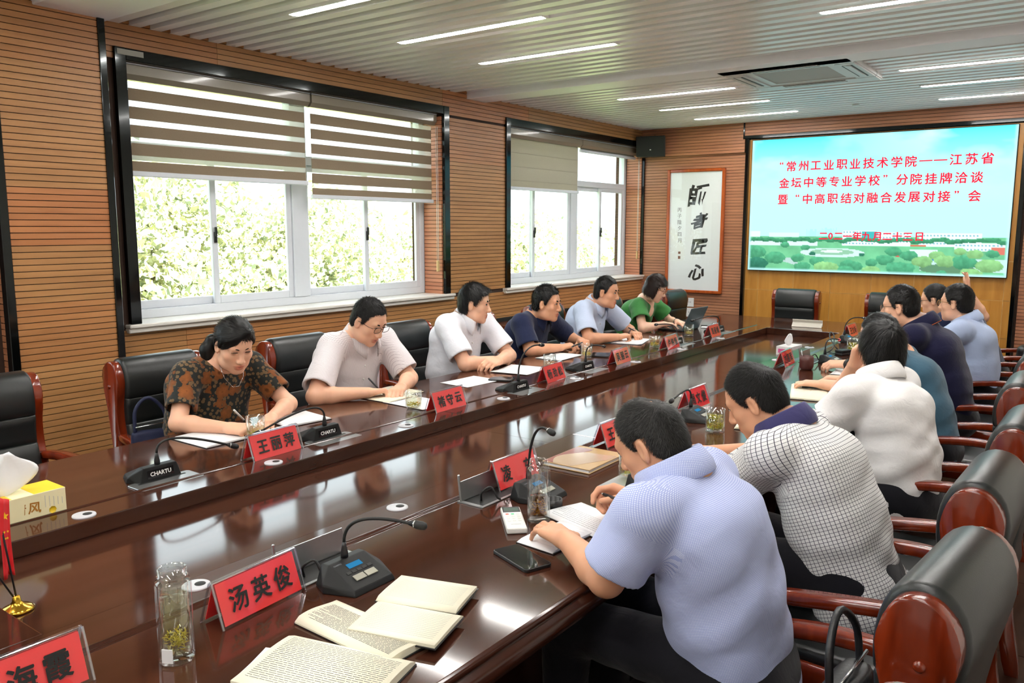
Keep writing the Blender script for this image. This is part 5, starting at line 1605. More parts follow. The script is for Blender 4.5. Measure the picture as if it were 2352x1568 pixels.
# ------------------------------------------------------------------ the thirteen people at the table
def HS(**k):
    d = dict(t=0.008, top=0.013, line='mid', n=3500, len=0.014, lift=0.3, mess=0.25, rough=0.003); d.update(k); return d


UPD = (0, 0, -1)
PEOPLE = {}
PEOPLE['floral'] = person('woman with dark ponytail in brown floral blouse, writing with a pen', hip=(-3.33, 2.12, 0.565), yaw=0, neck=(-3.215, 2.14, 1.015), head=(-3.07, 2.13, 1.085), look=(-14, 24, 0), h=0.0034, fem=True, bw=1.08, s=0.98, fat=1.1, brow=0.6, hs=1.0,
    arms={'R': dict(e=(-3.10, 1.86, 0.785), w=(-2.87, 1.945, 0.783), f=(0.9, 0.35, -0.05), n=(0.1, 0.4, -0.9), pose='write'), 'L': dict(e=(-3.02, 2.37, 0.79), w=(-2.885, 2.165, 0.782), f=(0.6, -0.7, -0.05), pose='relax')},
    shirt='cloth_floral', collar=False, vneck=0.06, vr=0.040, hole=0.052, skin='skin_mid', eye=0.25, lip=0.9, hair=HS(t=0.015, top=0.018, n=2200, len=0.045, lift=0.0, mess=0.06, comb=(0, -1, -0.2), whorl=(0.02, 0.05, 0.12), fringe=[(0.025, 0.064, 0.098, -0.052, 0.062, 0.062, 0.014), (0.025, 0.064, 0.098, 0.058, 0.055, 0.050, 0.013)], keep=lambda q: np.minimum(q[:, 2] - 0.062 + 0.9 * np.maximum(0, np.abs(q[:, 0] - 0.02) - 0.025), 0.09 - np.abs(q[:, 0]))),
    tail=[(-0.02, -0.085, 0.0), (-0.06, -0.115, -0.03), (-0.085, -0.105, -0.07), (-0.085, -0.085, -0.115)], sleeve=0.72, seed=4, sout=0.066)
PEOPLE['writer'] = person('man in pale fine-checked shirt and spectacles, writing in a notebook', hip=(-3.33, 2.95, 0.565), yaw=0, neck=(-3.20, 2.97, 1.045), head=(-3.06, 2.925, 1.118), look=(4, 27, 0), h=0.0036, bw=1.08, fat=1.08, ng=1.1,
    arms={'R': dict(e=(-3.07, 2.565, 0.785), w=(-2.935, 2.79, 0.785), f=(0.35, 0.9, -0.05), n=(0.3, 0.2, -0.9), pose='write'), 'L': dict(e=(-3.02, 3.18, 0.79), w=(-2.90, 2.985, 0.783), f=(0.45, -0.8, -0.05), pose='relax')},
    shirt='cloth_palecheck', vneck=0.05, skin='skin_mid', eye=0.25, brow=0.75, specs='spectacle_dark', sleeve=0.84, sout=0.078, hair=HS(n=4500, len=0.016, mat='hair_shorn', scalp=0.75), seed=5, placket=True)
PEOPLE['crossed'] = person('man in plain white short-sleeved shirt with arms crossed on the table', hip=(-3.33, 3.88, 0.565), yaw=2, neck=(-3.25, 3.92, 1.06), head=(-3.165, 3.925, 1.128), look=(26, 6, 0), h=0.0038, bw=1.05, fat=1.02,
    arms={'R': dict(e=(-3.06, 3.70, 0.79), w=(-3.03, 3.93, 0.79), f=(0.1, 1, 0), pose='relax'), 'L': dict(e=(-3.05, 4.13, 0.79), w=(-2.965, 3.90, 0.795), f=(0.05, -1, -0.02), n=(-0.4, 0, -0.9), pose='relax')},
    shirt='cloth_white', vneck=0.05, skin='skin_mid', sleeve=0.80, sout=0.078, hair=HS(t=0.014, top=0.022, line='low', n=3500, len=0.035, lift=0.12, mess=0.12, whorl=(0.03, -0.06, 0.1), fringe=[(0.02, 0.066, 0.098, -0.048, 0.068, 0.070, 0.014)], keep=lambda q: np.minimum(q[:, 2] - 0.062, -q[:, 0] + 0.03)), seed=6, placket=True, gaze=-0.3)
PEOPLE['navy'] = person('man in navy blue shirt leaning forward with a pen in hand', hip=(-3.33, 4.63, 0.565), yaw=2, neck=(-3.22, 4.66, 1.005), head=(-3.09, 4.62, 1.082), look=(10, 4, 0), h=0.0042,
    arms={'R': dict(e=(-3.10, 4.43, 0.785), w=(-2.985, 4.62, 0.79), f=(0.5, 0.8, 0.1), n=(0.1, 0.3, -0.9), pose='write'), 'L': dict(e=(-3.18, 5.03, 0.80), w=(-3.01, 4.93, 0.80), f=(0.7, -0.6, 0), pose='relax')},
    shirt='cloth_navy', skin='skin_tan', vneck=0.05, sleeve=0.84, sout=0.076, hair=HS(t=0.013, top=0.02, n=3000, len=0.025, lift=0.2, comb=(-0.6, 0.3, 0)), seed=7)
PEOPLE['pale'] = person('man in pale blue shirt between the navy-shirted man and the woman in green', hip=(-3.33, 5.43, 0.565), yaw=2, neck=(-3.22, 5.46, 1.035), head=(-3.09, 5.43, 1.108), look=(8, 6, 0), h=0.0045, bw=1.05, fat=1.03,
    arms={'R': dict(e=(-3.06, 5.12, 0.785), w=(-2.935, 5.34, 0.79), f=(0.4, 0.85, 0.05), n=(0.1, 0.3, -0.9), pose='write'), 'L': dict(e=(-3.10, 5.80, 0.79), w=(-2.95, 5.62, 0.79), f=(0.6, -0.6, 0), pose='relax')},
    shirt='cloth_paleblue', vneck=0.05, skin='skin_tan', sleeve=0.82, sout=0.078, hair=HS(n=3000, len=0.014, top=0.016), seed=8, placket=True)
PEOPLE['green'] = person('woman with short brown hair in green top, typing on a laptop', hip=(-3.33, 6.24, 0.565), yaw=4, neck=(-3.19, 6.27, 1.00), head=(-3.06, 6.20, 1.095), look=(12, 22, 0), h=0.0046, fem=True, s=0.93, hole=0.048,
    arms={'R': dict(e=(-3.05, 5.96, 0.785), w=(-2.955, 6.15, 0.81), f=(0.5, 0.8, -0.1), pose='type'), 'L': dict(e=(-3.08, 6.53, 0.79), w=(-2.93, 6.36, 0.81), f=(0.7, -0.4, -0.1), pose='type')},
    shirt='cloth_green', collar=False, skin='skin_fair', eye=0.25, specs='spectacle_amber', wire=0.0018, sleeve=0.66, sout=0.082, lip=0.9, hair=HS(t=0.016, top=0.022, line='low', mat='hair_brown', n=2500, len=0.045, lift=0.05, mess=0.1, bob=True, keep=lambda q: np.where(q[:, 1] > 0.045, q[:, 2] - 0.048, np.minimum(q[:, 2] + 0.085, 0.05 - q[:, 1]))), seed=9)
PEOPLE['bluecheck'] = person('man in fine blue checked shirt, seen from behind with hand on papers', hip=(-0.665, 1.82, 0.565), yaw=180, neck=(-0.805, 1.805, 1.005), head=(-0.892, 1.80, 1.065), look=(184, 28, 0), hs=0.95, cfo=0.010, cz=0.002, h=0.0036, bw=1.0, ng=1.08,
    arms={'L': dict(e=(-0.895, 1.595, 0.785), w=(-1.075, 1.70, 0.805), f=(-0.85, 0.45, -0.08), pose='spread'), 'R': dict(e=(-0.86, 2.16, 0.80), w=(-1.025, 2.03, 0.825), f=(-0.95, -0.15, 0.12), n=(-0.1, -0.75, -0.6), pose='hold')},
    shirt='cloth_bluecheck', hshirt=0.0052, skin='skin_tan', sleeve=0.80, sout=0.082, hair=HS(t=0.007, top=0.012, n=22000, len=0.014, lift=0.35, mess=0.22, mat='hair_grey', w=0.0005, bald=(0.0, -0.06, 0.095, 0.058), scalp=0.7), hh=0.0036, seed=10, hem=0.06, fold=1.5)
PEOPLE['grid'] = person('man in white shirt with dark grid check and navy collar, seen from behind', hip=(-0.57, 2.52, 0.565), yaw=180, neck=(-0.77, 2.545, 0.985), head=(-0.895, 2.55, 1.042), look=(188, 28, 0), cfo=0.012, cz=0.002, h=0.0038, bw=1.04, ng=1.06,
    arms={'L': dict(e=(-0.91, 2.46, 0.795), w=(-1.11, 2.66, 0.785), f=(-0.7, 0.6, 0), pose='relax'), 'R': dict(e=(-0.92, 2.88, 0.79), w=(-1.12, 2.78, 0.785), f=(-0.9, -0.3, 0), pose='relax')},
    shirt='cloth_grid', collar_mat='cloth_collar_navy', hshirt=0.0052, skin='skin_tan', sleeve=0.82, sout=0.080, hair=HS(t=0.008, top=0.017, n=20000, len=0.018, lift=0.22, mess=0.2, mat='hair_shorn', w=0.0005, bald=(0.0, -0.07, 0.09, 0.04), line='mid', scalp=0.7), hh=0.0036, seed=11, hem=0.08, fold=1.3)
PEOPLE['whiteback'] = person('person in plain white shirt with shaggy black hair, seen from behind', hip=(-0.60, 3.42, 0.565), yaw=163, neck=(-0.72, 3.51, 1.005), head=(-0.74, 3.59, 1.088), look=(122, 8, 0), h=0.004, bw=0.98, ng=1.0,
    arms={'L': dict(e=(-0.89, 3.33, 0.795), w=(-1.10, 3.45, 0.785), f=(-0.9, 0.3, 0), pose='flat'), 'R': dict(e=(-0.955, 3.79, 0.83), w=(-0.865, 3.68, 1.01), f=(0.25, -0.1, 0.95), n=(0.9, -0.3, 0), pose='relax')},
    shirt='cloth_white_warm', hshirt=0.0055, skin='skin_mid', sleeve=0.70, sout=0.082, hair=HS(t=0.017, top=0.020, line='low', n=14000, len=0.042, lift=0.03, mess=0.14, w=0.0008, droop=0.8, rough=0.006, whorl=(-0.01, -0.07, 0.09)), hh=0.004, seed=12, gap=0.2, fold=1.6, cfo=-0.012, cz=0.006)
PEOPLE['teal'] = person('person in teal shirt mostly hidden behind the white-shirted person', hip=(-0.64, 4.30, 0.565), yaw=180, neck=(-0.82, 4.38, 0.985), head=(-0.93, 4.45, 1.045), look=(180, 20, 0), h=0.005, bw=0.95,
    arms={'L': dict(e=(-0.96, 4.30, 0.785), w=(-1.17, 4.34, 0.79), f=(-1, -0.1, -0.05), pose='flat'), 'R': dict(e=(-0.95, 4.72, 0.785), w=(-1.12, 4.58, 0.785), f=(-0.9, -0.3, 0), pose='relax')},
    shirt='cloth_teal', skin='skin_mid', sleeve=0.66, hair=HS(), seed=13)
PEOPLE['polo'] = person('man in dark navy polo shirt and spectacles wearing a smartwatch', hip=(-0.67, 5.08, 0.565), yaw=180, neck=(-0.835, 5.05, 1.065), head=(-0.955, 5.03, 1.15), look=(180, 4, 0), h=0.0046, bw=1.0, fat=1.06, ng=1.15,
    arms={'L': dict(e=(-1.0, 4.92, 0.79), w=(-1.225, 5.02, 0.80), f=(-0.98, -0.2, -0.1), n=(0, 0.3, -0.9), pose='relax'), 'R': dict(e=(-0.95, 5.38, 0.79), w=(-1.15, 5.24, 0.79), f=(-0.9, -0.3, 0), pose='relax')},
    shirt='cloth_navy_dark', piping='orange_piping', skin='skin_mid', specs='spectacle_dark', sleeve=0.75, hair=HS(t=0.010, top=0.02, n=4000, len=0.012, lift=0.35), seed=14, cfo=0.0, cz=0.0)
PEOPLE['sky'] = person('man in light blue shirt and spectacles beside the navy polo wearer', hip=(-0.64, 5.98, 0.565), yaw=178, neck=(-0.725, 5.98, 1.01), head=(-0.80, 5.97, 1.112), look=(170, 0, 0), h=0.005, bw=0.92,
    arms={'L': dict(e=(-0.97, 5.75, 0.80), w=(-1.14, 5.88, 0.79), f=(-0.9, 0.2, 0), pose='relax'), 'R': dict(e=(-0.95, 6.22, 0.79), w=(-1.13, 6.1, 0.79), f=(-0.9, -0.3, 0), pose='relax')},
    shirt='cloth_skyblue', skin='skin_mid', specs='spectacle_gold', sleeve=0.9, sout=0.074, hair=HS(t=0.012, top=0.02, n=4000, len=0.012, lift=0.35), seed=15, cfo=-0.008, cz=0.004)
PEOPLE['far'] = person('man in navy shirt and spectacles closest to the screen, hand raised', hip=(-0.68, 6.80, 0.565), yaw=178, neck=(-0.93, 6.79, 0.985), head=(-1.05, 6.755, 1.062), look=(178, 8, 0), h=0.0055, bw=1.0,
    arms={'L': dict(e=(-1.06, 6.52, 0.80), w=(-1.22, 6.70, 0.79), f=(-0.8, 0.4, 0), pose='relax'), 'R': dict(e=(-0.76, 7.08, 0.93), w=(-0.865, 7.0, 1.13), f=(-0.1, -0.02, 0.99), n=(-0.9, -0.2, 0), pose='flat')},
    shirt='cloth_navy', skin='skin_mid', specs='spectacle_dark', sleeve=0.72, hair=HS(t=0.009, top=0.014, n=2500), seed=16)
# necklace, watches, cuff badge
r_, pin, W, O = PEOPLE['floral']
bm = bmesh.new(); tube(bm, [W(x, y, z) for x, y, z in ((0.058, -0.01, -0.10), (0.045, 0.04, -0.145), (0.015, 0.075, -0.175), (-0.015, 0.075, -0.175), (-0.045, 0.04, -0.145), (-0.058, -0.01, -0.10))], 0.0012, 5); o = obj('necklace', bm, 'steel', r_); o.location = tuple(-O)


def band(root, O, e, w, t, r, wd, mat, name):
    e, w = np.array(e), np.array(w); c = e + (w - e) * t; ax = unit(w - e); u = unit(np.cross(ax, (0, 0, 1))); v = np.cross(u, ax); bm = bmesh.new()
    V = [[c + ax * a + (u * math.cos(q) * 1.12 + v * math.sin(q)) * rr for q in np.linspace(0, 2 * math.pi, 25)[:-1]] for a, rr in ((-wd / 2, r), (-wd / 2, r + 0.003), (wd / 2, r + 0.003), (wd / 2, r))]
    R4 = [[bm.verts.new(tuple(p)) for p in ring] for ring in V]
    for k in range(4):
        A, B = R4[k], R4[(k + 1) % 4]
        for i in range(24): bm.faces.new((A[i], A[(i + 1) % 24], B[(i + 1) % 24], B[i]))
    bmesh.ops.recalc_face_normals(bm, faces=bm.faces)
    o = obj(name, smooth_bm(bm), mat, root); o.location = tuple(-O); return o, c, ax, u, v


r_, pin, W, O = PEOPLE['polo']
o, c_, ax, u, v = band(r_, O, (-1.0, 4.92, 0.79), (-1.225, 5.02, 0.80), 0.93, 0.0285, 0.022, 'rubber_black', 'watch_strap')
f = obj('watch_face', box(-0.019, 0.019, -0.016, 0.016, 0, 0.009, 0.004), 'phone_glass', r_); basis(f, ax, np.cross(unit(v + u * 0.5), ax), unit(v + u * 0.5) if False else unit(np.cross(ax, np.cross(unit(v + u * 0.5), ax))), c_ + unit(v + u * 0.4) * 0.031 - O)
r_, pin, W, O = PEOPLE['green']; band(r_, O, (-3.08, 6.53, 0.79), (-2.93, 6.36, 0.81), 0.92, 0.025, 0.012, 'steel', 'bracelet')
r_, pin, W, O = PEOPLE['pale']; band(r_, O, (-3.10, 5.80, 0.79), (-2.95, 5.62, 0.79), 0.9, 0.029, 0.014, 'steel', 'watch_strap')
# ------------------------------------------------------------------ things on the table
Z0 = ZTB + 0.0005
CENTER_Z = 0.699


def name_plate(p0, p1, txt, label, L=0.235):
    """clear tent with a red card and the name on both faces; p0,p1 = ends of the front lower edge"""
    p0, p1 = np.array(p0), np.array(p1); ux = unit(p1 - p0); mid = (p0 + p1) / 2; nb = np.array([-ux[1], ux[0], 0.0])      # nb: away from the reader
    D, H = 0.076, 0.098
    t = thing('name_plate', label, 'name plate', (mid[0] + nb[0] * D / 2, mid[1] + nb[1] * D / 2, Z0), math.atan2(ux[1], ux[0]), 'red name plates in clear holders')
    # local: x along the name, y away from the reader
    for sgn, nm in ((-1, 'front'), (1, 'back')):
        a = np.array([0, sgn * D / 2, 0.0]); b = np.array([0, sgn * 0.004, H]); ey = unit(b - a); ex = np.array([1.0, 0, 0]) * (1 if sgn < 0 else -1); ez = np.cross(ex, ey); S = np.linalg.norm(b - a)
        o = obj('holder_panel', box(-L / 2, L / 2, 0, S, -0.0028, 0, 0.0006, 1), 'acrylic', t); basis(o, ex, ey, ez, a)
        o = obj('card', box(-L / 2 + 0.008, L / 2 - 0.008, 0.006, S - 0.006, -0.0042, -0.0031), 'card_red', t); basis(o, ex, ey, ez, a)
        o = obj('lettering', glyph_row(txt, 0.056, 0.062, 0.0013, 0.92), 'ink_black', t); basis(o, ex, ey, ez, a + ey * S * 0.5 + ez * 0.0003)
        for k in (-1, 1): o = obj('holder_edge', box(-0.0022, 0.0022, 0, S, -0.003, 0.0012, 0.0005, 1), 'holder_rim', t); basis(o, ex, ey, ez, a + ex * k * L / 2)
    obj('holder_ridge', box(-L / 2, L / 2, -0.005, 0.005, H - 0.004, H + 0.001, 0.001, 1), 'holder_rim', t)
    return t


glassy('holder_rim', (0.86, 0.88, 0.93), 0.5, 0.1)


def npl(a, b, txt, label):
    A = PZ(*a, ZTB) if a else None; B = PZ(*b, ZTB) if b else None
    if A is None: A = B - np.array([0.0, 0.235, 0])
    if B is None: B = A + np.array([0.0, 0.235, 0])
    m = (A + B) / 2; u = unit(B - A); return name_plate(m - u * 0.1175, m + u * 0.1175, txt, label)


npl((580, 1066), (702, 1030), '王丽萍', 'red name plate in front of the woman in floral blouse')
npl((1000, 953), (1079, 930), '褚守云', 'red name plate beside the tea glass of the writing man in spectacles')
npl((1252, 886), (1309, 866), '杨劲松', 'red name plate between the two microphones before the man with crossed arms')
npl((1415, 842), (1455, 828), '吴丽云', 'red name plate beside the phone of the navy-shirted man leaning forward')
npl((1533, 807), (1566, 796), '卢伟恒', 'red name plate in front of the man in pale blue shirt')
npl((1634, 778), (1660, 769), '周丽娟', 'red name plate in front of the laptop of the woman in green')
npl(None, (218, 1562), ' 海霞', 'red name plate at the table corner next to the flag stand')
npl((517, 1449), (701, 1356), '汤英俊', 'red name plate between the green tea bottle and a microphone')
npl((1150, 1132), None, '凌 东', 'red name plate behind the bottle of brown tea')
npl((1396, 1033), None, '王志强', 'red name plate by the tan notebook, partly hidden by a head')
npl(None, (1634, 927), '周文俊', 'red name plate behind the glass tumbler full of floating tea')
npl((1804, 847), (1829, 834), '方丽军', 'red name plate beside the brown clay cup')
npl((1953, 777), (1975, 768), '王立新', 'red name plate next to the microphone bent over the aisle side')

# microphones ---------------------------------------------------------
_mic = {}


def mic_base():
    if _mic: return _mic
    bm = hull([(-0.074, 0.052, 0), (0.074, 0.052, 0), (-0.096, 0.0, 0), (0.096, 0.0, 0), (-0.066, -0.078, 0), (0.066, -0.078, 0), (-0.060, 0.046, 0.050), (0.060, 0.046, 0.050), (-0.058, 0.022, 0.052), (0.058, 0.022, 0.052), (-0.094, 0.004, 0.020), (0.094, 0.004, 0.020), (-0.062, -0.070, 0.014), (0.062, -0.070, 0.014)], 0.003)
    m = bpy.data.meshes.new('base'); bm.to_mesh(m); bm.free(); m.materials.append(MATS['plastic_dark']); _mic['base'] = m
    return _mic


SLOPE = unit((0, -0.092, -0.038)); SN = unit((0, -0.038, 0.092))


def microphone(bpx, tip, rz, label, detail=True, lid='flat', ring=False, base=None, ldx=0.0):
    B = PZ(*bpx, ZTB) if base is None else np.array(base)
    t = thing('desk_microphone', label, 'microphone', (B[0], B[1], Z0), rz, 'gooseneck desk microphones')
    obj('base', mic_base()['base'], None, t)
    o = obj('name_strip', box(-0.047, 0.047, 0.012, 0.040, 0, 0.0012, 0.0003, 1), 'phone_glass', t); ey = unit((0, -0.006, 0.050)); basis(o, (-1, 0, 0), ey, np.cross((-1, 0, 0), ey), (0, 0.0522, 0.0)); st = o
    o = obj('lettering', text_mesh('CHARTU', 0.019, 0.0006), 'plastic_white', st); basis(o, (1, 0, 0), (0, 1, 0), (0, 0, 1), (0, 0.026, 0.0014))
    if detail:
        def on(nm, x0, x1, a0, a1, hgt, mat):
            o = obj(nm, box(x0, x1, a0, a1, 0, hgt, 0.0006, 1), mat, t); basis(o, (1, 0, 0), -SLOPE, SN, np.array([0, 0.022, 0.052]) + SN * 0.0002); return o
        on('display', -0.022, 0.022, -0.036, -0.020, 0.0014, 'lcd_blue')
        for k in (-1, 1): on('talk_button', 0.018 * k - 0.0165, 0.018 * k + 0.0165, -0.078, -0.060, 0.0028, 'button_silver')
        for k in range(5): on('key', -0.040 + 0.0165 * k, -0.026 + 0.0165 * k, -0.052, -0.043, 0.0011, 'plastic_black')
        o = on('maker_name', -0.001, 0.001, -0.001, 0.001, 0.0002, 'plastic_black')
        m = obj('brand_print', text_mesh('CHARTU', 0.006), 'ink_pale', t); basis(m, (1, 0, 0), -SLOPE, SN, np.array([-0.04, 0.022, 0.052]) - (-SLOPE) * 0.012 + SN * 0.0006)
    R2 = np.array([[math.cos(rz), math.sin(rz), 0], [-math.sin(rz), math.cos(rz), 0], [0, 0, 1]])
    tl = R2 @ (np.array(tip) - np.array([B[0], B[1], Z0])); s0 = np.array([0, 0.03, 0.048])
    obj('neck_socket', tube(bmesh.new(), [s0, s0 + (0, 0, 0.014), s0 + (0, 0, 0.03), s0 + (0, 0, 0.042)], [0.0095, 0.0095, 0.0065, 0.0045], 12), 'plastic_black', t)
    a = s0 + np.array([0, 0, 0.04]); hz = max(tl[2], a[2] + 0.045)
    d = tl - a; path = bez(a, a + (0, 0, 0.055), np.array([a[0] + d[0] * 0.25, a[1] + d[1] * 0.25, max(hz, tl[2]) + 0.02]), tl, 16)
    obj('gooseneck', tube(bmesh.new(), path, 0.0042, 8), 'rubber_black', t)
    ax = unit(path[-1] - path[-2]); hd = tl + ax * 0.0
    obj('capsule', tube(bmesh.new(), [hd - ax * 0.012, hd, hd + ax * 0.006, hd + ax * 0.020, hd + ax * 0.030, hd + ax * 0.034], [0.0048, 0.007, 0.0098, 0.0105, 0.0085, 0.003], 12), 'rubber_black', t)
    obj('capsule_ring', tube(bmesh.new(), [hd - ax * 0.001, hd + ax * 0.003], [0.0085, 0.0088], 12), 'led_ring' if ring else 'steel', t)
    # lift-up socket box next to the unit
    b2 = thing('socket_box', 'brushed metal table socket lid beside ' + label.split(' microphone ')[-1].replace('on the ', '').replace('before ', ''), 'socket lid', (B[0] + ldx * math.cos(rz), B[1] + ldx * math.sin(rz), ZTB + 0.0006), rz, 'metal socket lids in the table')
    if lid == 'flat':
        obj('lid', prism([(-0.105, 0.03), (0.105, 0.03), (0.112, 0.04), (0.112, 0.128), (0.105, 0.136), (-0.105, 0.136), (-0.112, 0.128), (-0.112, 0.04)], 0, 0.0035, 0.001, 1), 'aluminium', b2)
        obj('brush_slot', box(-0.085, 0.085, 0.052, 0.062, 0.003, 0.0042), 'rubber_black', b2)
    elif lid == 'open':
        obj('frame', boxes([(-0.115, 0.115, 0.062, 0.072, 0, 0.003), (-0.115, 0.115, 0.152, 0.162, 0, 0.003), (-0.115, -0.10, 0.072, 0.152, 0, 0.003), (0.10, 0.115, 0.072, 0.152, 0, 0.003)]), 'aluminium', b2)
        obj('well', boxes([(-0.10, 0.10, 0.072, 0.152, 0, 0.001)]), 'rubber_black', b2)
        o = obj('lid', box(-0.108, 0.108, 0, 0.0035, 0, 0.062, 0.001, 1), 'aluminium', b2, (0, 0.15, 0.003), (-0.12, 0, 0))
        obj('hinge_pin', box(-0.113, -0.106, -0.003, 0.005, 0, 0.085, 0.002, 1), 'aluminium', o)
        pts = catmull([(-0.06, 0.11, 0.002), (-0.075, 0.095, 0.035), (-0.055, 0.075, 0.05), (-0.05, 0.055, 0.02), (-0.04, 0.05, 0.012)], 5)
        obj('cable', tube(bmesh.new(), pts, 0.0035, 6), 'rubber_black', b2)
    return t


HP = PI / 2
MT = lambda px, z: PZ(px[0], px[1], z)
microphone((352, 1095), MT((528, 1022), 0.825), -HP, 'black microphone at the empty seat by the tissue box', lid='flat')
microphone((735, 1002), MT((598, 991), 0.825), -HP, 'black microphone reaching over the floral blouse wearer\'s glass')
microphone((1180, 895), MT((1240, 792), 0.975), -HP, 'black microphone raised high before the man with crossed arms')
microphone((1335, 848), MT((1385, 795), 0.86), -HP, 'black microphone before the navy-shirted man leaning forward')
microphone((1545, 790), MT((1510, 745), 0.875), -HP, 'black microphone before the man in pale blue', False)
microphone((1643, 762), MT((1593, 735), 0.875), -HP, 'black microphone in front of the laptop', False)
microphone((812, 1332), MT((950, 1203), 0.90), HP, 'black microphone beside the open book and notebook', lid='open')
microphone((1232, 1138), MT((1260, 988), 0.985), HP, 'black microphone upright behind the brown tea bottle', lid='open', ldx=-0.085)
microphone((1490, 1118), MT((1440, 1060), 0.86), HP, 'black microphone tucked before the man in fine blue check', lid='flat')
microphone((1600, 962), MT((1545, 918), 0.885), HP, 'black microphone next to the tumbler of floating tea', lid='flat')
microphone((1905, 832), MT((1927, 780), 0.865), HP, 'black microphone with glowing red ring beside the clay cup', lid='open', ring=True)
microphone((1948, 785), MT((1982, 730), 0.93), HP, 'black microphone leaning towards the man in navy polo', lid='flat')


# drinking glasses, bottles, cup --------------------------------------
def tea_bits(t, r, z0, z1, n, mat='tea_leaf', seed=1):
    rr = random.Random(seed); bm = bmesh.new()
    for _ in range(n):
        a = rr.uniform(0, 6.28); q = r * math.sqrt(rr.random()) * 0.92; z = rr.uniform(z0, z1); d = np.array([rr.gauss(0, 1), rr.gauss(0, 1), rr.gauss(0, 0.6)]); d = unit(d) * rr.uniform(0.004, 0.009); p = np.array([q * math.cos(a), q * math.sin(a), z])
        tube(bm, [p - d, p, p + d], [0.0004, 0.0014, 0.0004], 4, False)
    o = obj('tea_leaves', bm, mat, t); o['kind'] = 'stuff'; return o


def tumbler(px, label, fill=0.55, leaves=60, r=0.038, h=0.092, float_=False, round_=False, tea='tea_pale', z=None):
    B = PZ(*px, ZTB if z is None else z); t = thing('tea_glass', label, 'glass', (B[0], B[1], Z0), 0, 'tea glasses on the table')
    rb = r * 0.82 if round_ else r * 0.96
    if round_: pr = [(0, 0), (rb, 0), (r * 1.0, h * 0.22), (r * 1.04, h * 0.5), (r, h), (r - 0.0025, h), (r * 1.04 - 0.0028, h * 0.5), (r - 0.003, h * 0.24), (rb - 0.004, 0.012), (0, 0.011)]
    else: pr = [(0, 0), (rb, 0), (r, 0.006), (r, h), (r - 0.002, h), (r - 0.0025, 0.02), (rb - 0.006, 0.013), (0, 0.012)]
    obj('glass', lathe(pr, 28), 'tumbler_glass', t)
    if fill:
        z1 = h * fill; q = r - 0.0034
        obj('tea', lathe([(0, 0.0135), (rb - 0.007, 0.0135), (q, 0.026), (q, z1), (0, z1)], 28), tea, t)
        if leaves:
            tea_bits(t, q - 0.004, 0.018, 0.018 + (z1 - 0.018) * 0.4, leaves, seed=int(px[0]))
            if float_: tea_bits(t, q - 0.004, z1 - 0.022, z1 - 0.002, leaves, seed=3)
    return t


tumbler((588, 1006), 'tea glass behind the microphone head of the floral blouse wearer', 0.5, 40)
tumbler((950, 940), 'rounded tea glass with green leaves beside the writing man\'s notebook', 0.62, 80, 0.039, 0.09, round_=True)
tumbler((1262, 848), 'glass of clear water behind a red name plate', 0.5, 0, tea='tea_pale')
tumbler((1347, 821), 'tea glass with green leaves next to the navy-shirted man\'s phone', 0.66, 70)
tumbler((1503, 798), 'rounded tea glass with green leaves before the man in pale blue', 0.7, 70, 0.039, 0.085, round_=True)
tumbler((1582, 771), 'tea glass with green leaves beside the laptop', 0.62, 70)
tumbler((1642, 990), 'tumbler full of floating and sunken green tea leaves', 0.74, 130, 0.040, 0.097, True, tea='tea')
tumbler((1958, 808), 'tea glass full of green leaves near the black case', 0.72, 110, 0.039, 0.092, True, tea='tea')
tumbler((1446, 1098), 'tea glass half hidden by the blue checked man\'s face', 0.6, 50)


def bottle(px, label, tea, level, leaves, h=0.19, r=0.034, sticker=False):
    B = PZ(*px, ZTB); t = thing('tea_bottle', label, 'bottle', (B[0], B[1], Z0), 0, 'open glass tea bottles')
    obj('outer_wall', lathe([(0, 0), (r * 0.95, 0), (r, 0.004), (r, h * 0.83), (r * 0.94, h * 0.87), (r * 0.80, h * 0.885), (r * 0.80, h * 0.90), (r * 0.86, h * 0.905), (r * 0.86, h * 0.925), (r * 0.80, h * 0.93), (r * 0.80, h), (r * 0.75, h), (r * 0.75, h * 0.95)], 32), 'tumbler_glass', t)
    ri = r * 0.82
    obj('inner_wall', lathe([(0, 0.018), (ri, 0.018), (ri, h * 0.84)], 28), 'tumbler_glass', t)
    obj('tea', lathe([(0, 0.020), (ri - 0.002, 0.020), (ri - 0.002, h * level), (0, h * level)], 28), tea, t)
    if leaves: tea_bits(t, ri - 0.005, 0.023, 0.023 + h * 0.18, leaves, seed=5)
    if sticker: obj('label_sticker', boxes([(-0.011, 0.011, -r - 0.0004, -r + 0.0016, 0.008, 0.036)]), 'paper', t).rotation_euler = (0, 0, 0.5)
    return t


bottle((407, 1512), 'open glass bottle with pale green tea beside a red name plate', 'tea_pale', 0.70, 110, sticker=True)
bottle((1237, 1194), 'open glass bottle half full of brown tea in front of a name plate', 'tea_dark', 0.40, 40, 0.183, 0.0335)
B = PZ(1270, 1166, ZTB); t = thing('bottle_lid', 'black screw lid lying beside the brown tea bottle', 'lid', (B[0], B[1], Z0)); obj('shell', lathe([(0, 0.003), (0.024, 0.003), (0.0245, 0.028), (0.029, 0.029), (0.0295, 0.0), (0, 0.0)], 28), 'plastic_black', t); obj('seal_ring', lathe([(0.018, 0.003), (0.023, 0.003), (0.023, 0.006), (0.018, 0.006)], 24), 'plastic_dark', t)
B = PZ(1852, 848, ZTB); t = thing('clay_cup', 'brown clay tea cup standing alone on the reflective table', 'cup', (B[0], B[1], Z0)); obj('cup_body', lathe([(0, 0), (0.030, 0), (0.036, 0.006), (0.0405, 0.02), (0.041, 0.055), (0.0385, 0.082), (0.036, 0.082), (0.038, 0.055), (0.036, 0.02), (0, 0.012)], 32), 'clay', t)
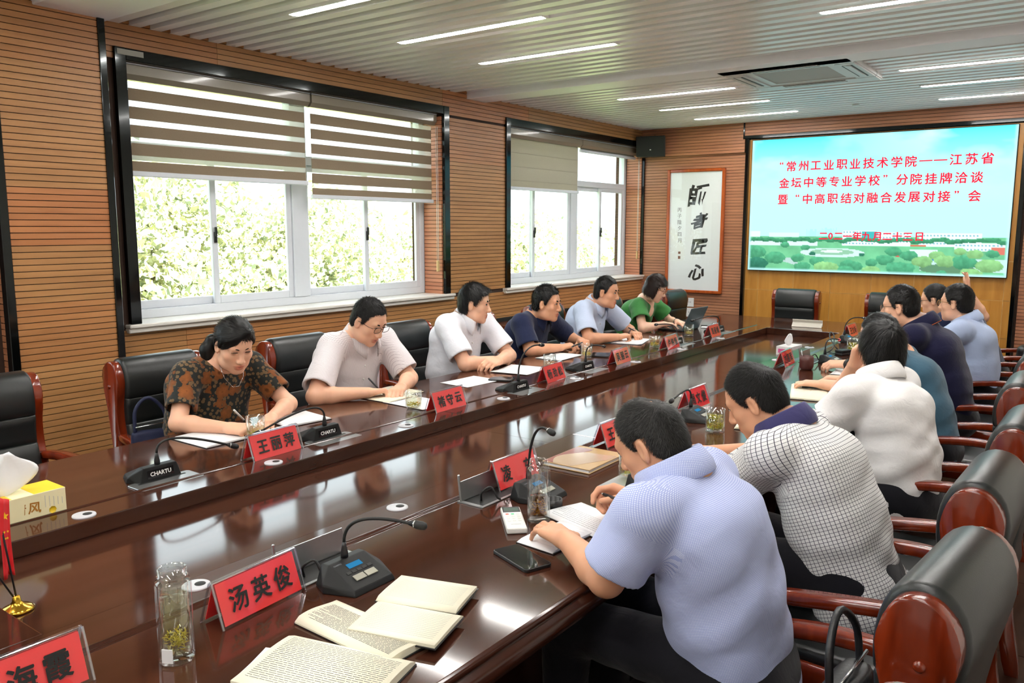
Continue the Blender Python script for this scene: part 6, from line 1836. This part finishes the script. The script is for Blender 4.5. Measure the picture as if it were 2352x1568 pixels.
obj('metal_straw', tube(bmesh.new(), [(-0.02, 0.01, 0.02), (-0.041, 0.02, 0.115)], 0.0022, 6), 'steel', t)


# tissue boxes ---------------------------------------------------------
def tissue_sheet(t, x, y, z, s, seed, mat='tissue'):
    rr = random.Random(seed); n = 22; bm = bmesh.new(); rows = []
    for j in range(12):
        v = j / 11; row = []
        for i in range(n):
            a = 2 * math.pi * i / n; fold = 1 + 0.45 * math.sin(3 * a + seed) * v + 0.25 * math.sin(5 * a + 2 * seed) * v
            w = (0.010 + 0.045 * math.sin(math.pi * min(1, v * 0.95)) ** 0.8 * (1 - 0.55 * v)) * fold
            row.append(bm.verts.new((x + s * (w * math.cos(a) * 1.9 + 0.01 * v), y + s * (w * math.sin(a) * 0.55 + 0.012 * math.sin(v * 3)), z + s * (0.12 * v * (1 - 0.18 * math.sin(2 * a + seed) ** 2 * v)))))
        rows.append(row)
    for a, b in zip(rows[:-1], rows[1:]):
        for i in range(n): bm.faces.new((a[i], a[(i + 1) % n], b[(i + 1) % n], b[i])).smooth = True
    bm.faces.new(rows[-1])
    obj('tissue', bm, mat, t)


q = PZ(154, 1173, ZTB)
t = thing('tissue_box', 'cream and yellow tissue box with a white tissue pulled up', 'tissue box', (q[0] - 0.058, q[1] - 0.118, Z0), PI / 2 + 0.0)
obj('carton', box(-0.118, 0.118, -0.058, 0.058, 0, 0.075, 0.001, 1), 'carton_cream', t)
for s_ in (1, -1): obj('top_pattern', boxes([(min(s_ * 0.03, s_ * 0.116), max(s_ * 0.03, s_ * 0.116), -0.056, 0.056, 0.0752, 0.0756)]), 'carton_yellow', t)
basis(obj('lettering', glyph_row('清风', 0.036, 0.040, 0.0008), 'carton_brown', t), (1, 0, 0), (0.12, 0, 1), (0, -1, 0), (0.008, -0.0584, 0.036))
for xx in (0.078, -0.075): basis(obj('flower_print', lathe([(0, 0), (0.011, 0.0), (0.011, 0.0003)], 7), 'carton_yellow', t), (1, 0, 0), (0, 0, 1), (0, -1, 0), (xx, -0.0582, 0.016))
bm = boxes([(0.058 + 0.012 * k, 0.0595 + 0.012 * k, -0.0585, -0.058, 0.028, 0.064 - 0.004 * k) for k in range(5)]); o = obj('small_print', bm, 'paper_grey', t); o['kind'] = 'stuff'
tissue_sheet(t, -0.035, 0.0, 0.074, 1.05, 2)
q = PZ(1812, 812, CENTER_Z)
t = thing('tissue_box', 'small white tissue box on the recessed centre panel', 'tissue box', (q[0], q[1], CENTER_Z), PI / 2 - 0.08)
obj('carton', box(-0.10, 0.10, -0.055, 0.055, 0, 0.062, 0.001, 1), 'carton_white', t); basis(obj('lettering', text_mesh('清风', 0.03), 'carton_pink', t), (0, 1, 0), (0, 0, 1), (1, 0, 0), (0.1003, 0, 0.03))
obj('print_side', boxes([(-0.1003, -0.1, -0.04, 0.04, 0.015, 0.045)]), 'carton_pink', t)
basis(obj('lettering', text_mesh('清风', 0.03), 'carton_pink', t), (0, -1, 0), (0, 0, 1), (-1, 0, 0), (-0.1005, 0, 0.03))
tissue_sheet(t, 0, 0, 0.06, 0.72, 5)

# flags ------------------------------------------------------------------
q = PZ(40, 1400, CENTER_Z)
fl = thing('table_flags', 'small red flags with yellow stars on a round gold stand', 'flag', (q[0], q[1], CENTER_Z))
obj('stand', lathe([(0, 0), (0.036, 0), (0.037, 0.003), (0.030, 0.008), (0.016, 0.014), (0.010, 0.022), (0.008, 0.034), (0.005, 0.036), (0, 0.036)], 32), 'gold', fl)
for k, lean in ((0, -0.06), (1, -0.30)):
    top = np.array([-0.02 + lean * 0.25, lean * 0.8 * 0.3 - (0.03 if k else 0.0), 0.285]); b0 = np.array([0.0, -0.004 * k, 0.03])
    obj('pole', tube(bmesh.new(), [b0, top], 0.0022, 8), 'plastic_black', fl)
    bm = bmesh.new(); bmesh.ops.create_uvsphere(bm, u_segments=12, v_segments=8, radius=0.006); o = obj('finial', smooth_bm(bm), 'gold', fl, tuple(top + (0, 0, 0.004)))
    ax = unit(top - b0); rows = []; bm = bmesh.new(); n = 14
    for j in range(n + 1):
        v = j / n; row = []
        for i in range(9):
            uu = i / 8; p = b0 + (top - b0) * (0.97 - 0.0 * v) - np.array([0, 0, 1]) * 0.205 * v
            p = p + np.array([0.014 * math.sin(uu * 5 + v * 1.2), 0.034 * uu * (1 - 0.15 * v), -0.02 * uu * (1 - v)]) + np.array([0.004 * math.sin(uu * 9 + v * 4), 0, 0]); row.append(bm.verts.new(tuple(p)))
        rows.append(row)
    for a, b in zip(rows[:-1], rows[1:]):
        for i in range(8): bm.faces.new((a[i], a[i + 1], b[i + 1], b[i])).smooth = True
    f = obj('flag_cloth', bm, 'flag_red', fl); sm = f.modifiers.new('thickness', 'SOLIDIFY'); sm.thickness = 0.0006
    for (sy, sz, sr) in ((0.014, -0.045, 0.011), (0.008, -0.085, 0.004), (0.020, -0.085, 0.004), (0.011, -0.102, 0.004), (0.018, -0.102, 0.004)):
        pts = [(sr * (1 if i % 2 == 0 else 0.42) * math.cos(PI / 2 + i * PI / 5) * 0.7, sr * (1 if i % 2 == 0 else 0.42) * math.sin(PI / 2 + i * PI / 5)) for i in range(10)]
        s_ = obj('star', prism(pts, 0, 0.0006), 'flag_yellow', f); vv = -sz / 0.205; uu = sy / 0.034; p = b0 + (top - b0) * 0.97 - np.array([0, 0, 1]) * 0.205 * vv + np.array([0.014 * math.sin(uu * 5 + vv * 1.2) + 0.004 * math.sin(uu * 9 + vv * 4), 0.034 * uu, -0.02 * uu * (1 - vv)])
        basis(s_, unit((0.3, 1, 0)), (0, 0, 1), unit((1, -0.3, 0)), p + np.array([0.0035, 0, 0]))


# papers and notebooks --------------------------------------------------
def lines_mesh(L, Wd, rows, seed, z=0.0004, m=0.012, thick=0.0011, words=True, frac=1.0):
    rr = random.Random(seed); Bx = []
    for i in range(rows):
        y = Wd / 2 - m - (Wd - 2 * m) * i / max(1, rows - 1)
        if i > rows * frac: break
        x = -L / 2 + m
        if not words: Bx.append((x, L / 2 - m, y, y + thick * 0.5)); continue
        end = L / 2 - m - (rr.random() * 0.3 * L if rr.random() < 0.25 else 0)
        while x < end:
            wd = rr.uniform(0.006, 0.022); Bx.append((x, min(end, x + wd), y, y + thick)); x += wd + 0.002
    V, Fc = [], []
    for (a, b, c_, d) in Bx:
        k = len(V); V += [(a, c_, z), (b, c_, z), (b, d, z), (a, d, z)]; Fc.append((k, k + 1, k + 2, k + 3))
    return mesh_np('print', np.array(V), Fc)


def sheet(px, label, z=None, mat='paper', rows=14, words=True, ink='ink_pale', cat='paper', group='loose sheets on the table', curl=0.004, n=1, frac=1.0, seed=1):
    z = ZTB if z is None else z
    c_, ang, L, Wd = rect_px(px, z); t = thing('paper_sheet', label, cat, (c_[0], c_[1], z + 0.0008), ang, group)
    for k in range(n):
        bm = bmesh.new(); N1, N2 = 10, 6; rows_ = []
        for i in range(N1 + 1):
            row = []
            for j in range(N2 + 1):
                x = -L / 2 + L * i / N1; y = -Wd / 2 + Wd * j / N2; row.append(bm.verts.new((x, y, 0.0003 + 0.0012 * k + curl * ((2 * x / L) ** 4 * 0.5 + 0.15 * math.sin(5 * x / L + k) ** 2))))
            rows_.append(row)
        for a, b in zip(rows_[:-1], rows_[1:]):
            for j in range(N2): bm.faces.new((a[j], a[j + 1], b[j + 1], b[j])).smooth = True
        bmesh.ops.recalc_face_normals(bm, faces=bm.faces)
        o = obj('sheet', bm, mat, t, (0.004 * k, -0.003 * k, 0), (0, 0, 0.05 * k)); sm = o.modifiers.new('thickness', 'SOLIDIFY'); sm.thickness = 0.0004
    if rows:
        o = obj('print', lines_mesh(L * 0.8, Wd, rows, seed, 0.0012 + 0.0012 * n + curl * 0.35, 0.015, words=words, frac=frac), ink, t); o['kind'] = 'stuff'
    return t


def open_book(pageA, pageB, label, thick=0.012, mat='paper_cream', cover='bag_black', rows=(20, 20), words=(True, True), ink=('ink_pale', 'ink_pale'), z=None, frac=(1, 1), name='open_notebook', group='open notebooks', bulge=0.006, tilt=0.0):
    """two facing page blocks, each given by four pixels: first edge is the outer one, third edge lies on the spine"""
    z = ZTB if z is None else z
    cs = [rect_px(p, z) for p in (pageA, pageB)]; c0 = (cs[0][0] + cs[1][0]) / 2
    t = thing(name, label, 'notebook' if 'book' in name else 'book', (c0[0], c0[1], z + 0.0006), 0, group)
    for k, (c_, ang, L, Wd) in enumerate(cs):
        bm = bmesh.new(); N2 = 10; prof = []
        for j in range(N2 + 1):
            v = j / N2
            prof.append((-Wd / 2 + Wd * v, thick * (0.9 + 0.1 * v) + bulge * math.sin(math.pi * min(1, v * 1.05)) ** 1.0 * v - thick * 0.55 * max(0, (v - 0.9) / 0.1) ** 2))
        A = [bm.verts.new((-L / 2, y, zz)) for y, zz in prof]; Bv = [bm.verts.new((L / 2, y, zz)) for y, zz in prof]
        A0 = [bm.verts.new((-L / 2, y, 0.0025)) for y, _ in prof]; B0 = [bm.verts.new((L / 2, y, 0.0025)) for y, _ in prof]
        for j in range(N2):
            bm.faces.new((A[j], Bv[j], Bv[j + 1], A[j + 1])).smooth = True; bm.faces.new((A0[j], A[j], A[j + 1], A0[j + 1])); bm.faces.new((B0[j], B0[j + 1], Bv[j + 1], Bv[j])); bm.faces.new((A0[j], A0[j + 1], B0[j + 1], B0[j]))
        bm.faces.new((A[0], A0[0], B0[0], Bv[0])); bm.faces.new((A[-1], Bv[-1], B0[-1], A0[-1])); bmesh.ops.recalc_face_normals(bm, faces=bm.faces)
        dz = c_ - c0
        pg = obj('page_block', bm, mat, t, (dz[0], dz[1], 0), (0, 0, ang))
        obj('cover', boxes([(-L / 2 - 0.003, L / 2 + 0.003, -Wd / 2 - 0.003, Wd / 2, 0, 0.0025)]), cover, t, (dz[0], dz[1], 0), (0, 0, ang))
        if rows[k]:
            me = lines_mesh(L, Wd * 0.9, rows[k], 3 + k, 0, 0.014, words=words[k], frac=frac[k]); co = np.zeros(len(me.vertices) * 3, dtype=np.float32); me.vertices.foreach_get('co', co); co = co.reshape(-1, 3)
            v = np.clip((co[:, 1] + Wd / 2) / Wd, 0, 1); co[:, 2] = thick * (0.9 + 0.1 * v) + bulge * np.sin(np.pi * np.minimum(1, v * 1.05)) * v - thick * 0.55 * np.maximum(0, (v - 0.9) / 0.1) ** 2 + 0.0004
            me.vertices.foreach_set('co', co.ravel()); me.update(); o = obj('print', me, ink[k], pg); o['kind'] = 'stuff'
    return t


# order of corners: outer edge first, spine edge last
open_book([(543, 1590), (870, 1650), (920, 1531), (664, 1456)][:4], [(956, 1489), (773, 1376), (676, 1450), (918, 1527)], 'thick open printed book with cream pages beside the notebook', 0.014, rows=(26, 24), ink=('ink', 'ink'), name='open_book', group='open books', bulge=0.009)
open_book([(812, 1454), (1010, 1495), (1053, 1417), (862, 1384)], [(1090, 1352), (913, 1330), (873, 1382), (1053, 1416)], 'open ruled notebook lying across the printed book', 0.010, rows=(16, 16), words=(False, False), z=ZTB + 0.012, bulge=0.003)
sheet([(535, 1560), (617, 1487), (660, 1500), (600, 1570)], 'white sheet sticking out under the printed book', rows=0)
open_book([(471, 1033), (398, 1007), (484, 990), (570, 1006)], [(751, 960), (690, 945), (612, 966), (668, 986)], 'open white notebook under the hands of the floral blouse wearer', 0.008, mat='paper', rows=(0, 12), bulge=0.002)
open_book([(918, 928), (841, 917), (881, 899), (930, 909)], [(893, 888), (980, 900), (931, 909), (882, 896)], 'open cream notebook under the writing man\'s pen', 0.007, rows=(9, 9), words=(True, False), bulge=0.003)
sheet([(928, 948), (1000, 931), (985, 905), (920, 920)], 'white sheet between the rounded tea glass and a name plate', rows=10)
sheet([(1014, 879), (1097, 862), (1142, 875), (1070, 891)], 'printed sheet in front of the man with crossed arms', rows=8, curl=0.002)
sheet([(1130, 854), (1184, 836), (1248, 848), (1205, 864)], 'curled printed sheet by the raised microphone', rows=8, curl=0.008)
sheet([(1229, 822), (1287, 811), (1332, 817), (1280, 830)], 'stack of sheets under the navy-shirted man\'s hands', rows=8, n=3)
sheet([(1404, 788), (1433, 777), (1495, 780), (1464, 793)], 'sheets under the hand of the man in pale blue', rows=6, n=3)
sheet([(1610, 752), (1622, 742), (1650, 744), (1640, 755)], 'small white pad under the phone near the laptop', rows=0)
open_book([(1291, 1276), (1217, 1257), (1262, 1192), (1350, 1222)], [(1446, 1206), (1316, 1152), (1264, 1190), (1380, 1240)], 'open white notebook with handwriting under the blue checked man\'s hand', 0.008, mat='paper', rows=(10, 12), words=(False, True), ink=('ink_pale', 'ink'), frac=(1, 0.6), bulge=0.004)
open_book([(1816, 916), (1816, 884), (1866, 886), (1862, 921)], [(1884, 924), (1914, 891), (1866, 886), (1852, 919)], 'open cream ruled notebook under the resting hand on the aisle side', 0.009, rows=(12, 12), words=(False, False), bulge=0.002)
open_book([(1686, 984), (1702, 963), (1745, 968), (1735, 992)], [(1790, 1000), (1800, 978), (1746, 968), (1735, 992)], 'open notebook before the man in grid-checked shirt', 0.008, rows=(0, 0), bulge=0.002)
sheet([(1916, 858), (1930, 846), (1992, 858), (1976, 870)], 'white pad beside the smartwatch wearer\'s hand', rows=5, n=3)

c_, ang, L, Wd = rect_px([(1257, 1064), (1338, 1030), (1430, 1053), (1342, 1094)], ZTB)
t = thing('tan_notebook', 'closed tan notebook with glossy swirl cover and loose pages', 'notebook', (c_[0], c_[1], Z0), ang)
obj('lower_cover', box(-L / 2, L / 2, -Wd / 2, Wd / 2, 0, 0.003, 0.001, 1), 'notebook_tan', t); obj('page_block', box(-L / 2 + 0.004, L / 2 - 0.004, -Wd / 2 + 0.004, Wd / 2 - 0.004, 0.003, 0.013), 'paper', t)
cv = obj('upper_cover', box(-L / 2, L / 2, -Wd / 2, Wd / 2, 0.013, 0.016, 0.001, 1), 'notebook_tan', t)
sw = [(-L / 2 + 0.004 + L * 0.9 * s_, Wd * (0.28 + 0.16 * math.sin(s_ * 5))) for s_ in np.linspace(0, 1, 14)]
obj('cover_band', prism(sw + [(L * 0.4, Wd / 2 - 0.003), (-L / 2 + 0.004, Wd / 2 - 0.003)], 0.0161, 0.0166), 'notebook_cover_red', cv); obj('cover_gloss', prism([(-L / 2 + 0.004, -Wd * 0.1), (L * 0.1, -Wd / 2 + 0.004), (L * 0.3, -Wd / 2 + 0.004)] + sw[::-1][3:], 0.0161, 0.0165), 'notebook_gloss', cv)


def phone(px, label, z=None, th=0.0085):
    c_, ang, L, Wd = rect_px(px, ZTB if z is None else z); t = thing('mobile_phone', label, 'phone', (c_[0], c_[1], (ZTB if z is None else z) + 0.0006), ang, 'mobile phones on the table')
    r = min(L, Wd) * 0.12
    def rr(L, Wd, r): return [(sx * (L / 2 - r) + r * math.cos(a), sy * (Wd / 2 - r) + r * math.sin(a)) for sx, sy, a0 in ((1, 1, 0), (-1, 1, PI / 2), (-1, -1, PI), (1, -1, 1.5 * PI)) for a in (a0, a0 + PI / 8, a0 + PI / 4, a0 + 3 * PI / 8, a0 + PI / 2)]
    obj('case', prism(rr(L, Wd, r), 0, th, 0.002, 2), 'plastic_black', t); obj('screen', prism(rr(L - 0.006, Wd - 0.006, r * 0.8), th, th + 0.0006), 'phone_glass', t)
    obj('side_buttons', boxes([(-L * 0.1, L * 0.02, -Wd / 2 - 0.0008, -Wd / 2 + 0.001, th * 0.4, th * 0.65), (L * 0.06, L * 0.12, -Wd / 2 - 0.0008, -Wd / 2 + 0.001, th * 0.4, th * 0.65)]), 'plastic_dark', t)
    return t


phone([(1215, 1322), (1137, 1272), (1182, 1252), (1262, 1297)], 'large black phone lying face up near the air conditioner remote')
phone([(1358, 817), (1372, 808), (1399, 817), (1385, 823)], 'black phone beside the navy-shirted man\'s tea glass')
phone([(1130, 872), (1142, 864), (1175, 872), (1163, 880)], 'dark phone lying by the base of the raised microphone')
phone([(1612, 748), (1618, 741), (1636, 743), (1630, 750)], 'small phone on the white pad near the laptop', ZTB + 0.003)
c_, ang, L, Wd = rect_px([(1167, 1232), (1150, 1178), (1192, 1174), (1209, 1222)], ZTB)
t = thing('remote_control', 'white air conditioner remote with grey display', 'remote', (c_[0], c_[1], Z0), ang)
obj('shell', box(-L / 2, L / 2, -Wd / 2, Wd / 2, 0, 0.018, 0.006, 3), 'plastic_white', t); obj('display_bezel', box(L * 0.22, L * 0.47, -Wd * 0.44, Wd * 0.44, 0.0175, 0.0186), 'plastic_black', t); obj('display', box(L * 0.26, L * 0.42, -Wd * 0.36, Wd * 0.36, 0.0184, 0.0190), 'lcd_green', t)
plain('button_green', srgb(90, 214, 150), 0.4); plain('button_red', srgb(220, 110, 90), 0.4)
for i in range(4):
    for j in range(3): obj('button', box(L * (0.13 - 0.1 * i) - 0.004, L * (0.13 - 0.1 * i) + 0.004, Wd * (0.27 - 0.27 * j) - 0.0045, Wd * (0.27 - 0.27 * j) + 0.0045, 0.0175, 0.0192, 0.0008, 1), 'button_red' if (i, j) == (0, 0) else 'button_green' if (i, j) == (0, 1) else 'plastic_white', t)
basis(obj('maker_name', text_mesh('HITACHI', 0.007), 'ink', t), (0, -1, 0), (1, 0, 0), (0, 0, 1), (-L * 0.33, 0, 0.0183))

# laptop
q = PZ(1560, 756, ZTB)
lp = thing('laptop', 'thin grey open laptop in front of the woman in green', 'laptop', (q[0], q[1], Z0), -0.05)
obj('base', box(-0.12, 0.10, -0.15, 0.15, 0, 0.012, 0.003, 2), 'plastic_dark', lp); obj('keyboard', box(-0.05, 0.085, -0.135, 0.135, 0.0118, 0.0128), 'plastic_black', lp); obj('touchpad', box(-0.11, -0.06, -0.04, 0.04, 0.0118, 0.0124), 'laptop_grey', lp)
lid = obj('lid', box(0, 0.006, -0.15, 0.15, 0, 0.205, 0.002, 2), 'laptop_grey', lp, (0.098, 0, 0.01), (0, 0.42, 0)); obj('display', boxes([(-0.0006, 0.0, -0.14, 0.14, 0.012, 0.197)]), 'phone_glass', lid)


# pens
def pen(a, b, label, body='plastic_black', r=0.0044, group='pens'):
    a, b = np.array(a, float), np.array(b, float); t = thing('pen', label, 'pen', tuple(a), 0, group); d = b - a
    obj('barrel', tube(bmesh.new(), [d * 0.14, d * 0.97, d], [r, r, r * 0.7], 10), body, t); obj('tip', tube(bmesh.new(), [d * 0.0, d * 0.03, d * 0.14], [0.0006, 0.0012, r], 8), 'steel', t); obj('grip', tube(bmesh.new(), [d * 0.15, d * 0.34], [r * 1.12, r * 1.1], 10), 'plastic_dark', t)
    m = unit(np.cross(d, (0.2, 0.3, 1))); obj('clip', tube(bmesh.new(), [d * 0.7 + m * r * 1.4, d * 0.95 + m * r * 1.5], 0.0012, 5), 'steel', t); return t


pen(PZ(571, 975, ZTB + 0.012), PX(537, 941, -2.90), 'white and black pen in the hand of the floral blouse wearer', 'plastic_white')
pen(PZ(885, 909, ZTB + 0.012), PX(846, 868, -2.985), 'black pen in the hand of the man writing in spectacles')
pen(PZ(1311, 797, 0.825), PZ(1338, 786, 0.845), 'dark pen with silver end held by the navy-shirted man leaning forward')
pen(PZ(1474, 768, 0.785), PX(1443, 752, -2.985), 'dark pen held by the man in pale blue shirt')
pen(PX(1379, 1132, -1.135), PX(1434, 1152, -1.03), 'black pen between the fingers of the blue checked man')
pen(PZ(1833, 888, ZTB + 0.019), PZ(1898, 892, ZTB + 0.019), 'black pen lying across the cream ruled notebook')

# small things at the far aisle side
B = PZ(1936, 815, ZTB); t = thing('spectacle_case', 'small black case beside the tea glass full of leaves', 'case', (B[0], B[1], Z0), 1.2); obj('lower_shell', box(-0.05, 0.05, -0.03, 0.03, 0, 0.018, 0.006, 2), 'plastic_black', t); obj('upper_shell', box(-0.05, 0.05, -0.03, 0.03, 0.019, 0.036, 0.006, 2), 'plastic_dark', t)
B = PZ(1852, 752, ZTB); t = thing('folded_card', 'plain beige folded card lying on the table head', 'card', (B[0], B[1], Z0), 0.05); obj('front_leaf', box(-0.125, 0.125, -0.004, 0.0, 0, 0.062, 0.001, 1), 'paper_grey', t).rotation_euler = (-0.75, 0, 0); obj('back_leaf', box(-0.125, 0.125, 0.04, 0.046, 0, 0.055, 0.001, 1), 'paper_grey', t).rotation_euler = (0.25, 0, 0)
bm = bmesh.new(); pts = [PZ(u_, v_, z_) for u_, v_, z_ in ((1895, 812, 0.755), (1912, 800, 0.79), (1916, 772, 0.83), (1908, 762, 0.845), (1906, 775, 0.83), (1918, 795, 0.79), (1926, 806, 0.76), (1915, 812, 0.756), (1905, 806, 0.756))]
o = tag(obj('microphone_cable', tube(bm, catmull(pts, 5), 0.004, 6), 'rubber_black'), 'loop of black cable standing beside the red-ringed microphone', 'cable')


# bags -------------------------------------------------------------------
def soft_bag(label, loc, rz, L, Wd, H, mat, strap=True, name='handbag'):
    t = thing(name, label, 'bag', loc, rz, 'bags left on chairs'); F = Field((-L, -Wd, -0.02), (L, Wd, H + 0.05), 0.011)
    F.add(*f_oval((0, 0, 0.05), (0, 0, H * 0.75), (1, 0, 0), L / 2, Wd / 2, L / 2 * 0.9, Wd / 2 * 0.55, 3.2), k=0.02)
    V, Q = surface(F); V = (V + normals(V, Q) * (0.008 * wav(V, 6, 45, 5))[:, None]).astype(np.float32); V[:, 2] = np.maximum(V[:, 2], 0)
    obj('bag_body', mesh_np('bag_body', V, Q, True), mat, t)
    if strap:
        obj('strap', tube(bmesh.new(), catmull([(-L * 0.35, 0, H * 0.8), (-L * 0.30, 0.01, H * 1.15), (0, 0.02, H * 1.3), (L * 0.3, 0.01, H * 1.1), (L * 0.35, 0, H * 0.78)], 5), 0.008, 8), mat, t); obj('zip', tube(bmesh.new(), [(-L * 0.36, -0.01, H * 0.9), (L * 0.36, -0.01, H * 0.92)], 0.004, 6), 'steel', t)
    return t


soft_bag('navy fabric bag with piping on the floral blouse wearer\'s chair', (-3.38, 1.90, 0.46), 1.4, 0.20, 0.11, 0.30, 'bag_navy')
soft_bag('black leather bag slumped against the backrest behind the blue checked man', (-0.36, 1.62, 0.457), 1.5, 0.26, 0.14, 0.30, 'bag_black')
soft_bag('black bag on the chair nearest the screen wall', (-0.48, 7.22, 0.457), 1.5, 0.30, 0.16, 0.30, 'bag_black', False)
soft_bag('dark bag between the man in pale blue and the woman in green', (-3.30, 5.85, 0.55), 1.4, 0.18, 0.12, 0.24, 'bag_black', False)
# ------------------------------------------------------------------ outside the windows: ground, trees
plain('grass', srgb(110, 140, 70), 0.9)
gr = struct(obj('ground_outside', boxes([(-90, -5.2, -40, 70, -9.2, -9.0)]), 'grass'))
m, nt, out = _mat('leaf')
d = N(nt, 'ShaderNodeBsdfDiffuse'); t_ = N(nt, 'ShaderNodeBsdfTranslucent'); at = N(nt, 'ShaderNodeAttribute', attribute_name='shade'); mx = N(nt, 'ShaderNodeMix', data_type='RGBA')
mx.inputs[6].default_value = c4(srgb(128, 140, 116)); mx.inputs[7].default_value = c4(srgb(214, 212, 164)); nt.links.new(at.outputs['Fac'], mx.inputs[0])
for n_ in (d, t_): nt.links.new(mx.outputs[2], n_.inputs[0])
s_ = N(nt, 'ShaderNodeMixShader'); s_.inputs[0].default_value = 0.35; nt.links.new(d.outputs[0], s_.inputs[1]); nt.links.new(t_.outputs[0], s_.inputs[2]); nt.links.new(s_.outputs[0], out.inputs[0])
wood('bark', srgb(70, 56, 44), srgb(100, 84, 66), 'Z', 3, 6, 0.9)


def crown(seed, n, R, leaf):
    r = np.random.default_rng(seed); lob = r.normal(size=(26, 3)); lob /= np.linalg.norm(lob, axis=1)[:, None]; lob *= r.uniform(0.45, 0.85, (26, 1)); lr = r.uniform(0.25, 0.45, 26)
    k = r.integers(0, 26, n); d_ = r.normal(size=(n, 3)); d_ /= np.linalg.norm(d_, axis=1)[:, None]; P_ = (lob[k] + d_ * (lr[k] * r.uniform(0.6, 1.0, n) ** 0.5)[:, None]) * np.array(R)
    a = d_ + r.normal(size=(n, 3)) * 0.8; a /= np.linalg.norm(a, axis=1)[:, None]; u = np.cross(a, r.normal(size=(n, 3))); u /= np.linalg.norm(u, axis=1)[:, None]; v = np.cross(a, u); l = leaf * r.uniform(0.6, 1.4, n)[:, None]
    V = np.stack([P_ - u * l, P_ + v * l * 0.6, P_ + u * l, P_ - v * l * 0.6], 1).reshape(-1, 3); Q = np.arange(4 * n).reshape(n, 4)
    me = mesh_np('foliage', V, Q); add_attr(me, 'shade', np.repeat(np.clip(r.normal(0.45, 0.3, n), 0, 1), 4)); return me


CR = [crown(31, 30000, (2.6, 2.6, 2.3), 0.055), crown(32, 30000, (2.3, 2.3, 2.8), 0.052), crown(33, 24000, (3.4, 3.4, 2.6), 0.08)]
for i, (x, y, z, k, sc, lab) in enumerate(((-9.6, 4.0, 0.6, 0, 1.0, 'tall leafy tree close outside the window by the pillar'), (-10.4, 7.0, -0.1, 1, 1.0, 'bright leafy tree outside the middle of the first window'), (-11.2, 10.4, -0.1, 0, 1.15, 'leafy tree outside the wall between the windows'),
                                          (-13.2, 15.2, -0.75, 2, 1.0, 'broad leafy tree outside the window nearer the screen'), (-15.0, 20.0, -0.9, 2, 1.05, 'distant broad tree beyond the window nearer the screen'), (-16.5, 7.8, -0.4, 2, 1.1, 'distant broad tree behind the bright leafy tree'), (-17.5, 13.5, -0.7, 2, 1.2, 'distant tree behind the broad leafy tree'),
                                          (-18.0, 26.0, -1.0, 2, 1.2, 'farthest tree seen beside the speaker corner'), (-8.6, 1.0, 0.0, 1, 1.0, 'leafy tree hidden behind the pillar side'))):
    t = thing('tree', lab, 'tree', (x, y, -9.0), 0, 'trees outside the windows')
    o = obj('foliage', CR[k], None, t, (0, 0, 9.0 + z), (0, 0, i * 1.3)); o.scale = (sc, sc, sc); o['kind'] = 'stuff'
    if not CR[k].materials: CR[k].materials.append(MATS['leaf'])
    bm = bmesh.new(); tube(bm, [(0, 0, 0), (0.08, 0.05, 4), (0, 0.1, 8.0 + z), (0.05, 0, 9.6 + z)], [0.22, 0.18, 0.12, 0.04], 8)
    for a in range(5): tube(bm, [(0.02, 0.06, 7.2 + z), (0.8 * math.cos(a * 1.26), 0.8 * math.sin(a * 1.26), 8.6 + z), (1.5 * math.cos(a * 1.26), 1.5 * math.sin(a * 1.26), 9.6 + z)], [0.08, 0.05, 0.015], 6)
    obj('trunk', bm, 'bark', t)
